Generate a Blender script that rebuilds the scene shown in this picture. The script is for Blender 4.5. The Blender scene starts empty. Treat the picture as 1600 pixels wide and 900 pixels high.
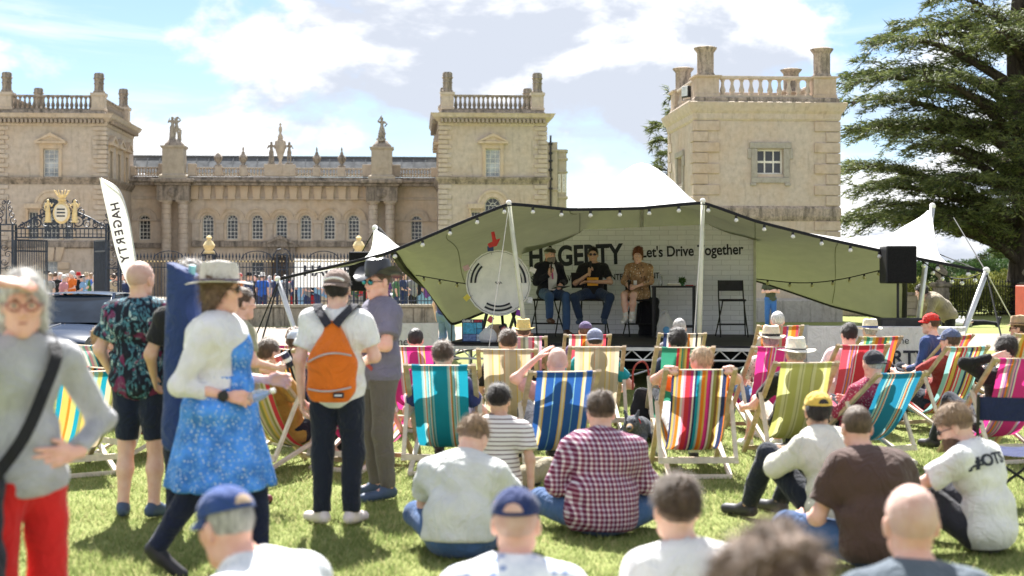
import bpy, math, random
import numpy as np
from mathutils import Vector, Matrix, Euler
R = math.radians
sc = bpy.context.scene
COL = sc.collection

# ---------------------------------------------------------------- camera
F = 2222.0          # focal length in photo pixels (1600 wide)
CH = 1.72           # camera height
HY = 428.0          # horizon row in the photo
cam_d = bpy.data.cameras.new("camera")
cam_d.lens = 50.0; cam_d.sensor_width = 36.0
cam_d.shift_y = -(450.0 - HY) / 1600.0
cam_d.clip_start = 0.05; cam_d.clip_end = 6000.0
cam_d.dof.use_dof = True; cam_d.dof.focus_distance = 23.0; cam_d.dof.aperture_fstop = 2.0
cam = bpy.data.objects.new("camera", cam_d)
cam.location = (0, 0, CH); cam.rotation_euler = (R(90), 0, 0)
COL.objects.link(cam); sc.camera = cam

# ---------------------------------------------------------------- sky and sun
SUN_EL, SUN_AZ = 50.0, -9.0        # azimuth from +Y, negative = to the left
sv = Vector((math.sin(R(SUN_AZ)) * math.cos(R(SUN_EL)), math.cos(R(SUN_AZ)) * math.cos(R(SUN_EL)), math.sin(R(SUN_EL))))
world = bpy.data.worlds.new("World"); sc.world = world; world.use_nodes = True
wt = world.node_tree; wn = wt.nodes; wl = wt.links
wn.clear()
def W_(t, **kw):
    n = wn.new(t)
    for k, v in kw.items(): setattr(n, k, v)
    return n
def wmath(op, a, b=None, c=None, clamp=False):
    n = W_('ShaderNodeMath', operation=op); n.use_clamp = clamp
    for i, v in enumerate((a, b, c)):
        if v is None: continue
        if isinstance(v, (int, float)): n.inputs[i].default_value = v
        else: wl.new(v, n.inputs[i])
    return n.outputs[0]
sky = W_('ShaderNodeTexSky', sky_type='NISHITA')
sky.sun_disc = False; sky.sun_elevation = R(SUN_EL); sky.sun_rotation = R(SUN_AZ)
sky.air_density = 1.0; sky.dust_density = 0.3; sky.ozone_density = 2.0
tc = W_('ShaderNodeTexCoord')
mp = W_('ShaderNodeMapping'); mp.inputs['Scale'].default_value = (1, 1, 1.9); mp.inputs['Location'].default_value = (2.7, 4.9, 0.3); mp.inputs['Rotation'].default_value = (0, 0, R(-7.5))
wl.new(tc.outputs['Generated'], mp.inputs['Vector'])
def wnoise(scale, detail, rough, vec, dist=0.0):
    n = W_('ShaderNodeTexNoise'); n.inputs['Scale'].default_value = scale; n.inputs['Detail'].default_value = detail
    n.inputs['Roughness'].default_value = rough; n.inputs['Distortion'].default_value = dist
    wl.new(vec, n.inputs['Vector']); return n.outputs['Fac']
def wramp(fac, stops):
    n = W_('ShaderNodeValToRGB'); e = n.color_ramp.elements
    e[0].position, e[0].color = stops[0][0], (*[stops[0][1]] * 3, 1)
    e[1].position, e[1].color = stops[1][0], (*[stops[1][1]] * 3, 1)
    for p, v in stops[2:]:
        k = e.new(p); k.color = (v, v, v, 1)
    n.color_ramp.interpolation = 'EASE'
    wl.new(fac, n.inputs[0]); return n.outputs[0]
big = wnoise(5.0, 9.0, 0.56, mp.outputs[0], 0.15)
up = W_('ShaderNodeMapping'); up.inputs['Location'].default_value = (0.0, 0.0, 0.05); wl.new(mp.outputs[0], up.inputs['Vector'])
big_up = wnoise(5.0, 9.0, 0.56, up.outputs[0], 0.15)
cum = wramp(big, [(0.415, 0.0), (0.515, 1.0)])
cir_m = W_('ShaderNodeMapping'); cir_m.inputs['Scale'].default_value = (1.0, 1.0, 5.5); cir_m.inputs['Rotation'].default_value = (0, R(7), 0)
wl.new(tc.outputs['Generated'], cir_m.inputs['Vector'])
cir = wramp(wnoise(4.0, 7.0, 0.6, cir_m.outputs[0], 0.6), [(0.46, 0.0), (0.72, 0.65)])
el_ = W_('ShaderNodeSeparateXYZ'); wl.new(tc.outputs['Generated'], el_.inputs[0])
cov = wmath('MAXIMUM', wmath('MAXIMUM', cum, cir), wramp(el_.outputs[2], [(0.0, 0.95), (0.085, 0.0)]))
thick = wramp(wmath('ADD', wmath('MULTIPLY', wmath('SUBTRACT', big_up, big), 2.0), wmath('MULTIPLY', big, 1.0)), [(0.42, 1.0), (0.60, 0.0)])
ccol = W_('ShaderNodeMixRGB'); ccol.inputs[1].default_value = (1.9, 2.05, 2.35, 1); ccol.inputs[2].default_value = (3.5, 3.53, 3.6, 1)
wl.new(thick, ccol.inputs[0])
dim = W_('ShaderNodeMixRGB', blend_type='MULTIPLY'); dim.inputs[0].default_value = 1.0; dim.inputs[2].default_value = (0.33, 0.35, 0.40, 1); wl.new(sky.outputs[0], dim.inputs[1])
mix = W_('ShaderNodeMixRGB'); wl.new(cov, mix.inputs[0]); wl.new(dim.outputs[0], mix.inputs[1]); wl.new(ccol.outputs[0], mix.inputs[2])
bg = W_('ShaderNodeBackground'); bg.inputs['Strength'].default_value = 0.065
wl.new(mix.outputs[0], bg.inputs[0])
wo = W_('ShaderNodeOutputWorld'); wl.new(bg.outputs[0], wo.inputs[0])
sun_d = bpy.data.lights.new("sun", 'SUN'); sun_d.energy = 2.9; sun_d.angle = R(0.53); sun_d.color = (1.0, 0.97, 0.92)
sun = bpy.data.objects.new("sun", sun_d); sun.rotation_euler = (-sv).to_track_quat('-Z', 'Y').to_euler()
sun.location = (0, 0, 60); COL.objects.link(sun)
vs = sc.view_settings
vs.view_transform = 'Standard'; vs.look = 'None'; vs.exposure = 2.58; vs.gamma = 1.0; vs.use_curve_mapping = False
sc.cycles.use_denoising = True
try: sc.cycles.denoiser = 'OPENIMAGEDENOISE'
except Exception: pass
sc.cycles.max_bounces = 6; sc.cycles.transparent_max_bounces = 8
sc.cycles.sample_clamp_indirect = 6.0

# ---------------------------------------------------------------- pixel helpers: a pixel gives a direction, the depth is chosen per thing
def WP(px, py, d): return Vector(((px - 800.0) * d / F, d, CH + (HY - py) * d / F))
def WX(px, d): return (px - 800.0) * d / F
def WZ(py, d): return CH + (HY - py) * d / F
def ground_d(py): return CH * F / (py - HY)
TH = R(4.1)         # the house and its walls stand turned by this much
TT = math.tan(TH)
def LX(px, D):
    k = (px - 800.0) / F
    return D * (k + TT) / (1 - k * TT)
def LZ(px, py, D):
    lx = LX(px, D); Y = lx * math.sin(TH) + D * math.cos(TH)
    return CH + (HY - py) * Y / F
def LW(lx, D, z=0.0):
    return Vector((lx * math.cos(TH) - D * math.sin(TH), lx * math.sin(TH) + D * math.cos(TH), z))
# ================================================================ materials
MATS = {}
class NT:
    def __init__(s, name):
        s.m = bpy.data.materials.new(name); s.m.use_nodes = True
        s.t = s.m.node_tree; s.n = s.t.nodes; s.l = s.t.links
        s.b = s.n['Principled BSDF']; s.out = s.n['Material Output']
    def new(s, t, **kw):
        n = s.n.new(t)
        for k, v in kw.items(): setattr(n, k, v)
        return n
    def link(s, a, b): s.l.new(a, b)
    def coord(s, scale=(1, 1, 1), rot=(0, 0, 0), which='Object'):
        t = s.new('ShaderNodeTexCoord'); m = s.new('ShaderNodeMapping')
        m.inputs['Scale'].default_value = scale; m.inputs['Rotation'].default_value = rot
        s.link(t.outputs[which], m.inputs['Vector']); return m.outputs[0]
    def noise(s, scale, detail=4, rough=0.55, vec=None, dist=0.0):
        n = s.new('ShaderNodeTexNoise'); n.inputs['Scale'].default_value = scale; n.inputs['Detail'].default_value = detail
        n.inputs['Roughness'].default_value = rough; n.inputs['Distortion'].default_value = dist
        s.link(vec if vec is not None else s.coord(), n.inputs['Vector']); return n.outputs['Fac']
    def ramp(s, fac, stops, interp='LINEAR'):
        n = s.new('ShaderNodeValToRGB'); r = n.color_ramp; r.interpolation = interp
        stops = [(p, c if len(c) == 4 else (*c, 1)) for p, c in stops]
        r.elements[0].position, r.elements[0].color = stops[0]
        if len(stops) == 1: r.elements.remove(r.elements[1])
        else:
            r.elements[1].position, r.elements[1].color = stops[1]
            for p, c in stops[2:]:
                e = r.elements.new(p); e.color = c
        s.link(fac, n.inputs[0]); return n.outputs[0]
    def mixc(s, fac, a, b, mode='MIX'):
        n = s.new('ShaderNodeMixRGB', blend_type=mode)
        for i, v in ((0, fac), (1, a), (2, b)):
            if isinstance(v, (int, float)): n.inputs[i].default_value = v
            elif isinstance(v, tuple): n.inputs[i].default_value = v if len(v) == 4 else (*v, 1)
            else: s.link(v, n.inputs[i])
        return n.outputs[0]
    def math(s, op, a, b=None, clamp=False):
        n = s.new('ShaderNodeMath', operation=op); n.use_clamp = clamp
        for i, v in enumerate((a, b)):
            if v is None: continue
            if isinstance(v, (int, float)): n.inputs[i].default_value = v
            else: s.link(v, n.inputs[i])
        return n.outputs[0]
    def xyz(s, vec):
        n = s.new('ShaderNodeSeparateXYZ'); s.link(vec, n.inputs[0]); return n.outputs
    def bump(s, h, strength=0.3, dist=0.01):
        n = s.new('ShaderNodeBump'); n.inputs['Strength'].default_value = strength; n.inputs['Distance'].default_value = dist
        s.link(h, n.inputs['Height']); s.link(n.outputs[0], s.b.inputs['Normal'])
    def base(s, c):
        if isinstance(c, tuple): s.b.inputs['Base Color'].default_value = c if len(c) == 4 else (*c, 1)
        else: s.link(c, s.b.inputs['Base Color'])
    def set(s, rough=None, metal=None, spec=None, **kw):
        if rough is not None: s.b.inputs['Roughness'].default_value = rough
        if metal is not None: s.b.inputs['Metallic'].default_value = metal
        if spec is not None: s.b.inputs['Specular IOR Level'].default_value = spec
        for k, v in kw.items(): s.b.inputs[k].default_value = v
    def translucent(s, col, amount):
        tr = s.new('ShaderNodeBsdfTranslucent')
        if isinstance(col, tuple): tr.inputs[0].default_value = (*col[:3], 1)
        else: s.link(col, tr.inputs[0])
        mx = s.new('ShaderNodeMixShader'); mx.inputs[0].default_value = amount
        s.link(s.b.outputs[0], mx.inputs[1]); s.link(tr.outputs[0], mx.inputs[2]); s.link(mx.outputs[0], s.out.inputs['Surface'])

def plain(key, c, rough=0.6, metal=0.0, spec=0.4, var=0.12, scale=9.0, bump=0.0):
    if key in MATS: return MATS[key]
    t = NT(key); n = t.noise(scale, 5)
    lo = tuple(max(0, v * (1 - var)) for v in c[:3]); hi = tuple(min(1, v * (1 + var)) for v in c[:3])
    t.base(t.ramp(n, [(0.3, lo), (0.7, hi)])); t.set(rough, metal, spec)
    if bump: t.bump(t.noise(scale * 6, 4), bump, 0.004)
    MATS[key] = t.m; return t.m

def stone(key, c, dirt=0.5, warm=0.35, sc_=1.0):
    lo_ = 0.53 - 0.10 * max(0, dirt - 0.5) * 2
    if key in MATS: return MATS[key]
    t = NT(key); v = t.coord()
    n1 = t.noise(0.35 * sc_, 5, 0.6, v); n2 = t.noise(2.6 * sc_, 7, 0.65, v); n3 = t.noise(14 * sc_, 4, 0.6, v)
    col = t.ramp(n2, [(0.25, tuple(x * 0.78 for x in c)), (0.75, tuple(min(1, x * 1.16) for x in c))])
    orange = (c[0] * 1.02, c[1] * 0.80, c[2] * 0.52)
    wf = t.ramp(n1, [(0.45, (0, 0, 0)), (0.68, (warm, warm, warm))])
    col = t.mixc(wf, col, orange)
    # rain streaks and lichen: narrow upright blotches
    vs_ = t.coord((1.6 * sc_, 1.6 * sc_, 0.28 * sc_))
    st = t.ramp(t.noise(1.7, 8, 0.72, vs_), [(lo_, (0, 0, 0)), (lo_ + 0.2, (dirt, dirt, dirt))])
    col = t.mixc(st, col, (0.085, 0.075, 0.062))
    sp = t.ramp(t.noise(5.5 * sc_, 9, 0.75, v), [(lo_ + 0.06, (0, 0, 0)), (lo_ + 0.16, (dirt * 0.7,) * 3)])
    col = t.mixc(sp, col, (0.12, 0.105, 0.085))
    t.base(col); t.set(0.9, 0, 0.2); t.bump(t.math('ADD', t.math('MULTIPLY', n2, 0.7), t.math('MULTIPLY', n3, 0.4)), 0.5, 0.03)
    MATS[key] = t.m; return t.m

def cloth(key, c, rough=0.9, var=0.12, trans=0.0, weave=260.0):
    if key in MATS: return MATS[key]
    t = NT(key); n = t.noise(7, 5); w = t.noise(weave, 2)
    lo = tuple(v * (1 - var) for v in c[:3]); hi = tuple(min(1, v * (1 + var)) for v in c[:3])
    col = t.ramp(t.math('ADD', t.math('MULTIPLY', n, 0.6), t.math('MULTIPLY', w, 0.4)), [(0.35, lo), (0.65, hi)])
    t.base(col); t.set(rough, 0, 0.15); t.b.inputs['Sheen Weight'].default_value = 0.15
    wr = t.noise(5.5, 3, 0.55, t.coord((1, 1, 0.75), (0.5, 0.3, 0.2)), 1.4); rd = t.math('ABSOLUTE', t.math('SUBTRACT', wr, 0.5))
    t.bump(t.math('ADD', t.math('MULTIPLY', rd, -2.2), t.math('ADD', t.math('MULTIPLY', t.noise(22, 3), 0.3), t.math('MULTIPLY', w, 0.06))), 0.75, 0.03)
    if trans: t.translucent(col, trans)
    MATS[key] = t.m; return t.m

def skin(key, c=(0.62, 0.37, 0.27)):
    if key in MATS: return MATS[key]
    t = NT(key); v = t.coord()
    col = t.ramp(t.noise(16, 5, 0.6, v), [(0.3, (c[0] * 0.93, c[1] * 0.82, c[2] * 0.78)), (0.7, (min(1, c[0] * 1.06), c[1] * 1.1, c[2] * 1.12))])
    t.base(col); t.set(0.5, 0, 0.4)
    t.b.inputs['Subsurface Weight'].default_value = 0.18; t.b.inputs['Subsurface Radius'].default_value = (0.02, 0.008, 0.004)
    t.bump(t.noise(90, 4), 0.12, 0.003)
    MATS[key] = t.m; return t.m

def hairm(key, c, curly=False):
    if key in MATS: return MATS[key]
    t = NT(key)
    v = t.coord((60, 60, 14) if not curly else (38, 38, 38))
    n = t.noise(1.0, 6, 0.7, v, 0.8 if curly else 0.25)
    col = t.ramp(n, [(0.3, tuple(x * 0.35 for x in c)), (0.5, c), (0.72, tuple(min(1, x * 1.7) for x in c))])
    t.base(col); t.set(0.5, 0, 0.35); t.bump(n, 0.9, 0.012)
    MATS[key] = t.m; return t.m

def glass(key, c=(0.03, 0.035, 0.04), rough=0.06):
    if key in MATS: return MATS[key]
    t = NT(key); n = t.noise(1.7, 3)
    t.base(t.ramp(n, [(0.3, tuple(x * 0.6 for x in c)), (0.7, tuple(min(1, x * 1.6) for x in c))])); t.set(rough, 0, 0.6)
    t.bump(t.noise(3.0, 2), 0.04, 0.02)
    MATS[key] = t.m; return t.m

# ================================================================ mesh building
class MB:
    def __init__(s): s.v = []; s.f = []
    def add(s, vs, fs):
        o = len(s.v); s.v.extend([tuple(p) for p in vs]); s.f.extend([tuple(i + o for i in f) for f in fs]); return s
    def box(s, x0, x1, y0, y1, z0, z1):
        return s.add([(x0, y0, z0), (x1, y0, z0), (x1, y1, z0), (x0, y1, z0), (x0, y0, z1), (x1, y0, z1), (x1, y1, z1), (x0, y1, z1)],
                     [(0, 3, 2, 1), (4, 5, 6, 7), (0, 1, 5, 4), (1, 2, 6, 5), (2, 3, 7, 6), (3, 0, 4, 7)])
    def bbox(s, x0, x1, y0, y1, z0, z1, b=0.01):
        """box with chamfered edges"""
        b = min(b, (x1 - x0) * 0.45, (y1 - y0) * 0.45, (z1 - z0) * 0.45)
        P = []; cx = [(x0, 1), (x1, -1)]; cy = [(y0, 1), (y1, -1)]; cz = [(z0, 1), (z1, -1)]
        idx = {}
        for i, (x, sx) in enumerate(cx):
            for j, (y, sy) in enumerate(cy):
                for k, (z, sz) in enumerate(cz):
                    for a, p in enumerate(((x, y + sy * b, z + sz * b), (x + sx * b, y, z + sz * b), (x + sx * b, y + sy * b, z))):
                        idx[i, j, k, a] = len(P); P.append(p)
        Fc = []
        def q(*t): Fc.append(tuple(idx[k] for k in t))
        for i in (0, 1): q((i, 0, 0, 0), (i, 1, 0, 0), (i, 1, 1, 0), (i, 0, 1, 0))
        for j in (0, 1): q((0, j, 0, 1), (1, j, 0, 1), (1, j, 1, 1), (0, j, 1, 1))
        for k in (0, 1): q((0, 0, k, 2), (1, 0, k, 2), (1, 1, k, 2), (0, 1, k, 2))
        for i in (0, 1):
            for j in (0, 1): q((i, j, 0, 0), (i, j, 0, 1), (i, j, 1, 1), (i, j, 1, 0))
            for k in (0, 1): q((i, 0, k, 0), (i, 0, k, 2), (i, 1, k, 2), (i, 1, k, 0))
        for j in (0, 1):
            for k in (0, 1): q((0, j, k, 1), (0, j, k, 2), (1, j, k, 2), (1, j, k, 1))
        for i in (0, 1):
            for j in (0, 1):
                for k in (0, 1): q((i, j, k, 0), (i, j, k, 1), (i, j, k, 2))
        return s.add(P, Fc)
    def lathe(s, prof, n=16, c=(0, 0, 0), sx=1.0, sy=1.0, caps=True):
        vs = []; fs = []
        for (r, z) in prof:
            for i in range(n):
                a = 2 * math.pi * i / n; vs.append((c[0] + r * math.cos(a) * sx, c[1] + r * math.sin(a) * sy, c[2] + z))
        for k in range(len(prof) - 1):
            for i in range(n):
                j = (i + 1) % n; fs.append((k * n + i, k * n + j, (k + 1) * n + j, (k + 1) * n + i))
        if caps:
            fs.append(tuple(reversed(range(n)))); fs.append(tuple(range((len(prof) - 1) * n, len(prof) * n)))
        return s.add(vs, fs)
    def tube(s, pts, r, n=8, caps=True):
        pts = [Vector(p) for p in pts]; m = len(pts)
        rr = r if isinstance(r, (list, tuple)) else [r] * m
        vs = []; fs = []; up = None
        for i, p in enumerate(pts):
            d = (pts[min(i + 1, m - 1)] - pts[max(i - 1, 0)]).normalized()
            if up is None:
                up = Vector((0, 0, 1)) if abs(d.z) < 0.9 else Vector((0, 1, 0))
            u = d.cross(up)
            if u.length < 1e-6: u = d.cross(Vector((1, 0, 0)))
            u.normalize(); w = u.cross(d).normalized(); up = w
            for k in range(n):
                a = 2 * math.pi * k / n; vs.append(p + u * (math.cos(a) * rr[i]) + w * (math.sin(a) * rr[i]))
        for i in range(m - 1):
            for k in range(n):
                j = (k + 1) % n; fs.append((i * n + k, i * n + j, (i + 1) * n + j, (i + 1) * n + k))
        if caps:
            fs.append(tuple(reversed(range(n)))); fs.append(tuple(range((m - 1) * n, m * n)))
        return s.add(vs, fs)
    def bar(s, a, b, w, h, upv=(0, 0, 1)):
        """rectangular batten from a to b"""
        a = Vector(a); b = Vector(b); d = (b - a).normalized(); u = d.cross(Vector(upv))
        if u.length < 1e-5: u = d.cross(Vector((0, 1, 0)))
        u.normalize(); v = u.cross(d); P = []
        for p in (a, b):
            for su, sv_ in ((-1, -1), (1, -1), (1, 1), (-1, 1)): P.append(p + u * (su * w / 2) + v * (sv_ * h / 2))
        return s.add(P, [(3, 2, 1, 0), (4, 5, 6, 7), (0, 1, 5, 4), (1, 2, 6, 5), (2, 3, 7, 6), (3, 0, 4, 7)])
    def prism(s, poly, y0, y1):
        """polygon in xz extruded along y"""
        n = len(poly)
        return s.add([(x, y0, z) for x, z in poly] + [(x, y1, z) for x, z in poly],
                     [tuple(range(n)), tuple(reversed(range(n, 2 * n)))] + [(i, i + n, (i + 1) % n + n, (i + 1) % n) for i in range(n)])
    def ball(s, c, rx, ry=None, rz=None, n=12, m=8):
        ry = ry or rx; rz = rz or rx; vs = [(c[0], c[1], c[2] - rz)]; fs = []
        for k in range(1, m):
            t = -math.pi / 2 + math.pi * k / m
            for i in range(n):
                a = 2 * math.pi * i / n; vs.append((c[0] + rx * math.cos(t) * math.cos(a), c[1] + ry * math.cos(t) * math.sin(a), c[2] + rz * math.sin(t)))
        vs.append((c[0], c[1], c[2] + rz)); L = len(vs) - 1
        for i in range(n): fs.append((0, 1 + (i + 1) % n, 1 + i)); fs.append((L, L - n + i, L - n + (i + 1) % n))
        for k in range(m - 2):
            for i in range(n):
                j = (i + 1) % n; a = 1 + k * n; fs.append((a + i, a + j, a + n + j, a + n + i))
        return s.add(vs, fs)
    def xf(s, M):
        s.v = [tuple(M @ Vector(p)) for p in s.v]; return s
    def mesh(s, name, m, smooth=False):
        me = bpy.data.meshes.new(name); me.from_pydata(s.v, [], s.f); me.update()
        if m: me.materials.append(m)
        if smooth: smooth_mesh(me, smooth)
        return me
    def build(s, name, m, parent=None, smooth=False, **kw):
        return link_obj(name, s.mesh(name, m, smooth), parent, **kw)

def smooth_mesh(me, ang=True):
    me.polygons.foreach_set('use_smooth', [True] * len(me.polygons))
    if not (ang is True or ang is None):
        try: me.set_sharp_from_angle(angle=R(ang))
        except Exception: pass

def link_obj(name, me, parent=None, loc=None, rz=None, label=None, cat=None, group=None, kind=None):
    o = bpy.data.objects.new(name, me); COL.objects.link(o)
    if parent is not None: o.parent = parent
    if loc is not None: o.location = loc
    if rz is not None: o.rotation_euler = (0, 0, rz)
    tag(o, label, cat, group, kind); return o
def tag(o, label=None, cat=None, group=None, kind=None):
    if label: o['label'] = label
    if cat: o['category'] = cat
    if group: o['group'] = group
    if kind: o['kind'] = kind
    return o
def thing(name, label, cat, loc=(0, 0, 0), rz=0.0, group=None):
    return link_obj(name, None, None, loc, rz, label, cat, group)
def inst(name, me, parent, loc=(0, 0, 0), rz=0.0, scale=None):
    o = link_obj(name, me, parent, loc, rz)
    if scale is not None: o.scale = scale
    return o
def np_mesh(name, v, f, m, smooth=True):
    """quads or triangles from numpy arrays"""
    me = bpy.data.meshes.new(name); nv, nf, k = len(v), len(f), f.shape[1]
    me.vertices.add(nv); me.vertices.foreach_set('co', np.asarray(v, np.float32).ravel())
    me.loops.add(nf * k); me.loops.foreach_set('vertex_index', np.asarray(f, np.int32).ravel())
    me.polygons.add(nf); me.polygons.foreach_set('loop_start', np.arange(0, nf * k, k, dtype=np.int32))
    me.update(calc_edges=True)
    if smooth: me.polygons.foreach_set('use_smooth', np.ones(nf, bool))
    if m: me.materials.append(m)
    return me
def text_mesh(txt, size, depth=0.002, bold=0.0, align='LEFT', sx=1.0, shear=0.0, space=1.0):
    cu = bpy.data.curves.new("lettering", 'FONT'); cu.body = txt; cu.size = size; cu.extrude = depth; cu.offset = bold
    cu.align_x = align; cu.shear = shear; cu.space_character = space
    o = bpy.data.objects.new("lettering", cu); COL.objects.link(o)
    dg = bpy.context.evaluated_depsgraph_get(); dg.update()
    me = bpy.data.meshes.new_from_object(o.evaluated_get(dg)); bpy.data.objects.remove(o); bpy.data.curves.remove(cu)
    if sx != 1.0:
        for v in me.vertices: v.co.x *= sx
    return me
def text_on(name, txt, size, m, parent, loc, rot=(R(90), 0, 0), width=None, **kw):
    me = text_mesh(txt, size, **kw); me.materials.clear(); me.materials.append(m)
    o = link_obj(name, me, parent, loc); o.rotation_euler = rot
    if width:
        w = max(v.co.x for v in me.vertices) - min(v.co.x for v in me.vertices); o.scale = (width / w, 1, 1)
    return o
def spline(pts, n=8, c_=0.5):
    """Catmull-Rom through pts"""
    P = [Vector(p) for p in pts]; P = [P[0] * 2 - P[1]] + P + [P[-1] * 2 - P[-2]]; out = []
    for i in range(1, len(P) - 2):
        for k in range(n):
            t = k / n; a, b, c, d = P[i - 1:i + 3]
            m0, m1 = (c - a) * c_, (d - b) * c_; out.append(b * (2 * t ** 3 - 3 * t * t + 1) + m0 * (t ** 3 - 2 * t * t + t) + c * (3 * t * t - 2 * t ** 3) + m1 * (t ** 3 - t * t))
    out.append(P[-2]); return out
# ================================================================ the setting
rng = np.random.default_rng(7); random.seed(7)
def sheet(name, poly, z, m, **kw):
    mb = MB(); mb.add([(x, y, z) for x, y in poly], [tuple(range(len(poly)))]); return mb.build(name, m, **kw)
def lawn_mat():
    t = NT('lawn'); v = t.coord()
    a = t.noise(0.25, 5, 0.6, v); b = t.noise(2.2, 6, 0.65, v); c = t.noise(26, 5, 0.7, v)
    col = t.ramp(t.math('ADD', t.math('MULTIPLY', b, 0.55), t.math('MULTIPLY', c, 0.45)), [(0.32, (0.12, 0.15, 0.04)), (0.5, (0.20, 0.23, 0.075)), (0.68, (0.30, 0.31, 0.12))])
    col = t.mixc(t.ramp(a, [(0.4, (0, 0, 0)), (0.7, (0.35,) * 3)]), col, (0.24, 0.235, 0.09))
    t.base(col); t.set(0.95, 0, 0.1); t.bump(c, 0.8, 0.03); return t.m
LAWN = lawn_mat()
sheet('ground', [(-2500, -60), (2500, -60), (2500, 4500), (-2500, 4500)], 0.0, LAWN, kind='structure')
def gravel_mat(key, c):
    t = NT(key); v = t.coord(); a = t.noise(0.3, 4, 0.6, v); b = t.noise(30, 6, 0.75, v)
    col = t.ramp(b, [(0.3, tuple(x * 0.72 for x in c)), (0.7, tuple(x * 1.15 for x in c))])
    col = t.mixc(t.ramp(a, [(0.4, (0, 0, 0)), (0.7, (0.3,) * 3)]), col, tuple(x * 0.8 for x in c))
    t.base(col); t.set(0.95, 0, 0.15); t.bump(b, 0.7, 0.02); return t.m
sheet('gravel_drive', [(-60, 30.5), (-3, 31.5), (6, 32), (18, 31.6), (60, 30), (60, 39), (18, 40.6), (11, 41.2), (7, 42.3), (3.5, 45.2), (-1, 46.3), (-60, 42.5)], 0.004, gravel_mat('gravel', (0.30, 0.255, 0.21)), kind='structure')
sheet('forecourt', [tuple(LW(x, d)[:2]) for x, d in ((-60, 48.2), (-0.6, 48.2), (-0.6, 128), (-60, 128))], 0.004, gravel_mat('forecourt_gravel', (0.29, 0.25, 0.20)), kind='structure')

# grass blades on the near lawn
def grass():
    N = 420000
    y = 4.5 + (21.5 - 4.5) * rng.random(N) ** 1.25
    x = (rng.random(N) * 2 - 1) * (0.40 * y + 0.6)
    # a patchy sward
    pat = np.sin(x * 3.1 + 1.3 * np.sin(y * 2.2)) * np.sin(y * 2.7 + 1.1 * np.sin(x * 1.9)) + 0.6 * np.sin(x * 9.7 + y * 4.1) * np.sin(y * 8.3 - x * 3.3)
    keep = rng.random(N) < 0.72 + 0.22 * pat
    x, y, pat = x[keep], y[keep], pat[keep]; n = len(x)
    h = (0.020 + 0.026 * rng.random(n)) * (1 + 0.22 * pat); w = 0.0028 + 0.0035 * rng.random(n)
    a = rng.random(n) * 2 * np.pi; le = h * (0.3 + 0.9 * rng.random(n)); b = rng.random(n) * 2 * np.pi
    V = np.zeros((n, 3, 3), np.float32)
    V[:, 0] = np.stack([x - w * np.cos(a), y - w * np.sin(a), np.full(n, -0.002)], 1)
    V[:, 1] = np.stack([x + w * np.cos(a), y + w * np.sin(a), np.full(n, -0.002)], 1)
    V[:, 2] = np.stack([x + le * np.cos(b), y + le * np.sin(b), h], 1)
    t = NT('grass_blade'); g = t.new('ShaderNodeNewGeometry')
    col = t.ramp(g.outputs['Random Per Island'], [(0.0, (0.15, 0.205, 0.06)), (0.45, (0.24, 0.29, 0.10)), (0.8, (0.33, 0.35, 0.145)), (1.0, (0.47, 0.43, 0.22))])
    t.base(col); t.set(0.75, 0, 0.15); t.translucent(col, 0.5)
    link_obj('grass', np_mesh('grass', V.reshape(-1, 3), np.arange(3 * n).reshape(-1, 3), t.m, False), kind='stuff', label='short sunlit green lawn grass with patchy blades', cat='grass')
grass()

# ---------------------------------------------------------------- foliage
def leaf_mat(key, dark, light, trans=0.25, scale=1.4):
    if key in MATS: return MATS[key]
    t = NT(key); g = t.new('ShaderNodeNewGeometry'); n = t.noise(scale, 4)
    f = t.math('ADD', t.math('MULTIPLY', g.outputs['Random Per Island'], 0.55), t.math('MULTIPLY', n, 0.45))
    col = t.ramp(f, [(0.25, dark), (0.75, light)]); t.base(col); t.set(0.65, 0, 0.25); t.translucent(col, trans)
    MATS[key] = t.m; return t.m
def tri_cloud(P, D, L, Wd, rg):
    """thin leaf triangles at P pointing along D"""
    n = len(P); D = D / (np.linalg.norm(D, axis=1, keepdims=True) + 1e-9); q = rg.normal(size=(n, 3)); S = np.cross(D, q); S /= np.linalg.norm(S, axis=1, keepdims=True) + 1e-9
    L = np.asarray(L).reshape(-1, 1); Wd = np.asarray(Wd).reshape(-1, 1)
    V = np.stack([P - S * Wd, P + S * Wd, P + D * L], 1)
    return V.reshape(-1, 3), np.arange(3 * n).reshape(-1, 3)
def leaf_blobs(blobs, n, size, rg, shell=0.45):
    """leaves through the volume of lumpy blobs: (centre, radii)"""
    vol = np.array([b[1][0] * b[1][1] * b[1][2] for b in blobs]) ** 0.67; cnt = (vol / vol.sum() * n).astype(int) + 8; P = []; D = []
    for (c, r), k in zip(blobs, cnt):
        u = rg.normal(size=(k, 3)); u /= np.linalg.norm(u, axis=1, keepdims=True)
        lump = 1 + 0.16 * np.sin(u[:, 0] * 7 + c[0]) * np.sin(u[:, 1] * 6 + c[1] * 2) + 0.12 * np.sin(u[:, 2] * 11 + c[2])
        s = (1 - shell * rg.random(k) ** 1.6) * lump
        P.append(np.array(c) + u * np.array(r) * s[:, None]); D.append(u + rg.normal(size=(k, 3)) * 0.7 + np.array([0, 0, 0.2]))
    P = np.concatenate(P); D = np.concatenate(D)
    return tri_cloud(P, D, size * (0.7 + 0.9 * rg.random(len(P))), size * (0.3 + 0.25 * rg.random(len(P))), rg)
BARK = None
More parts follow.
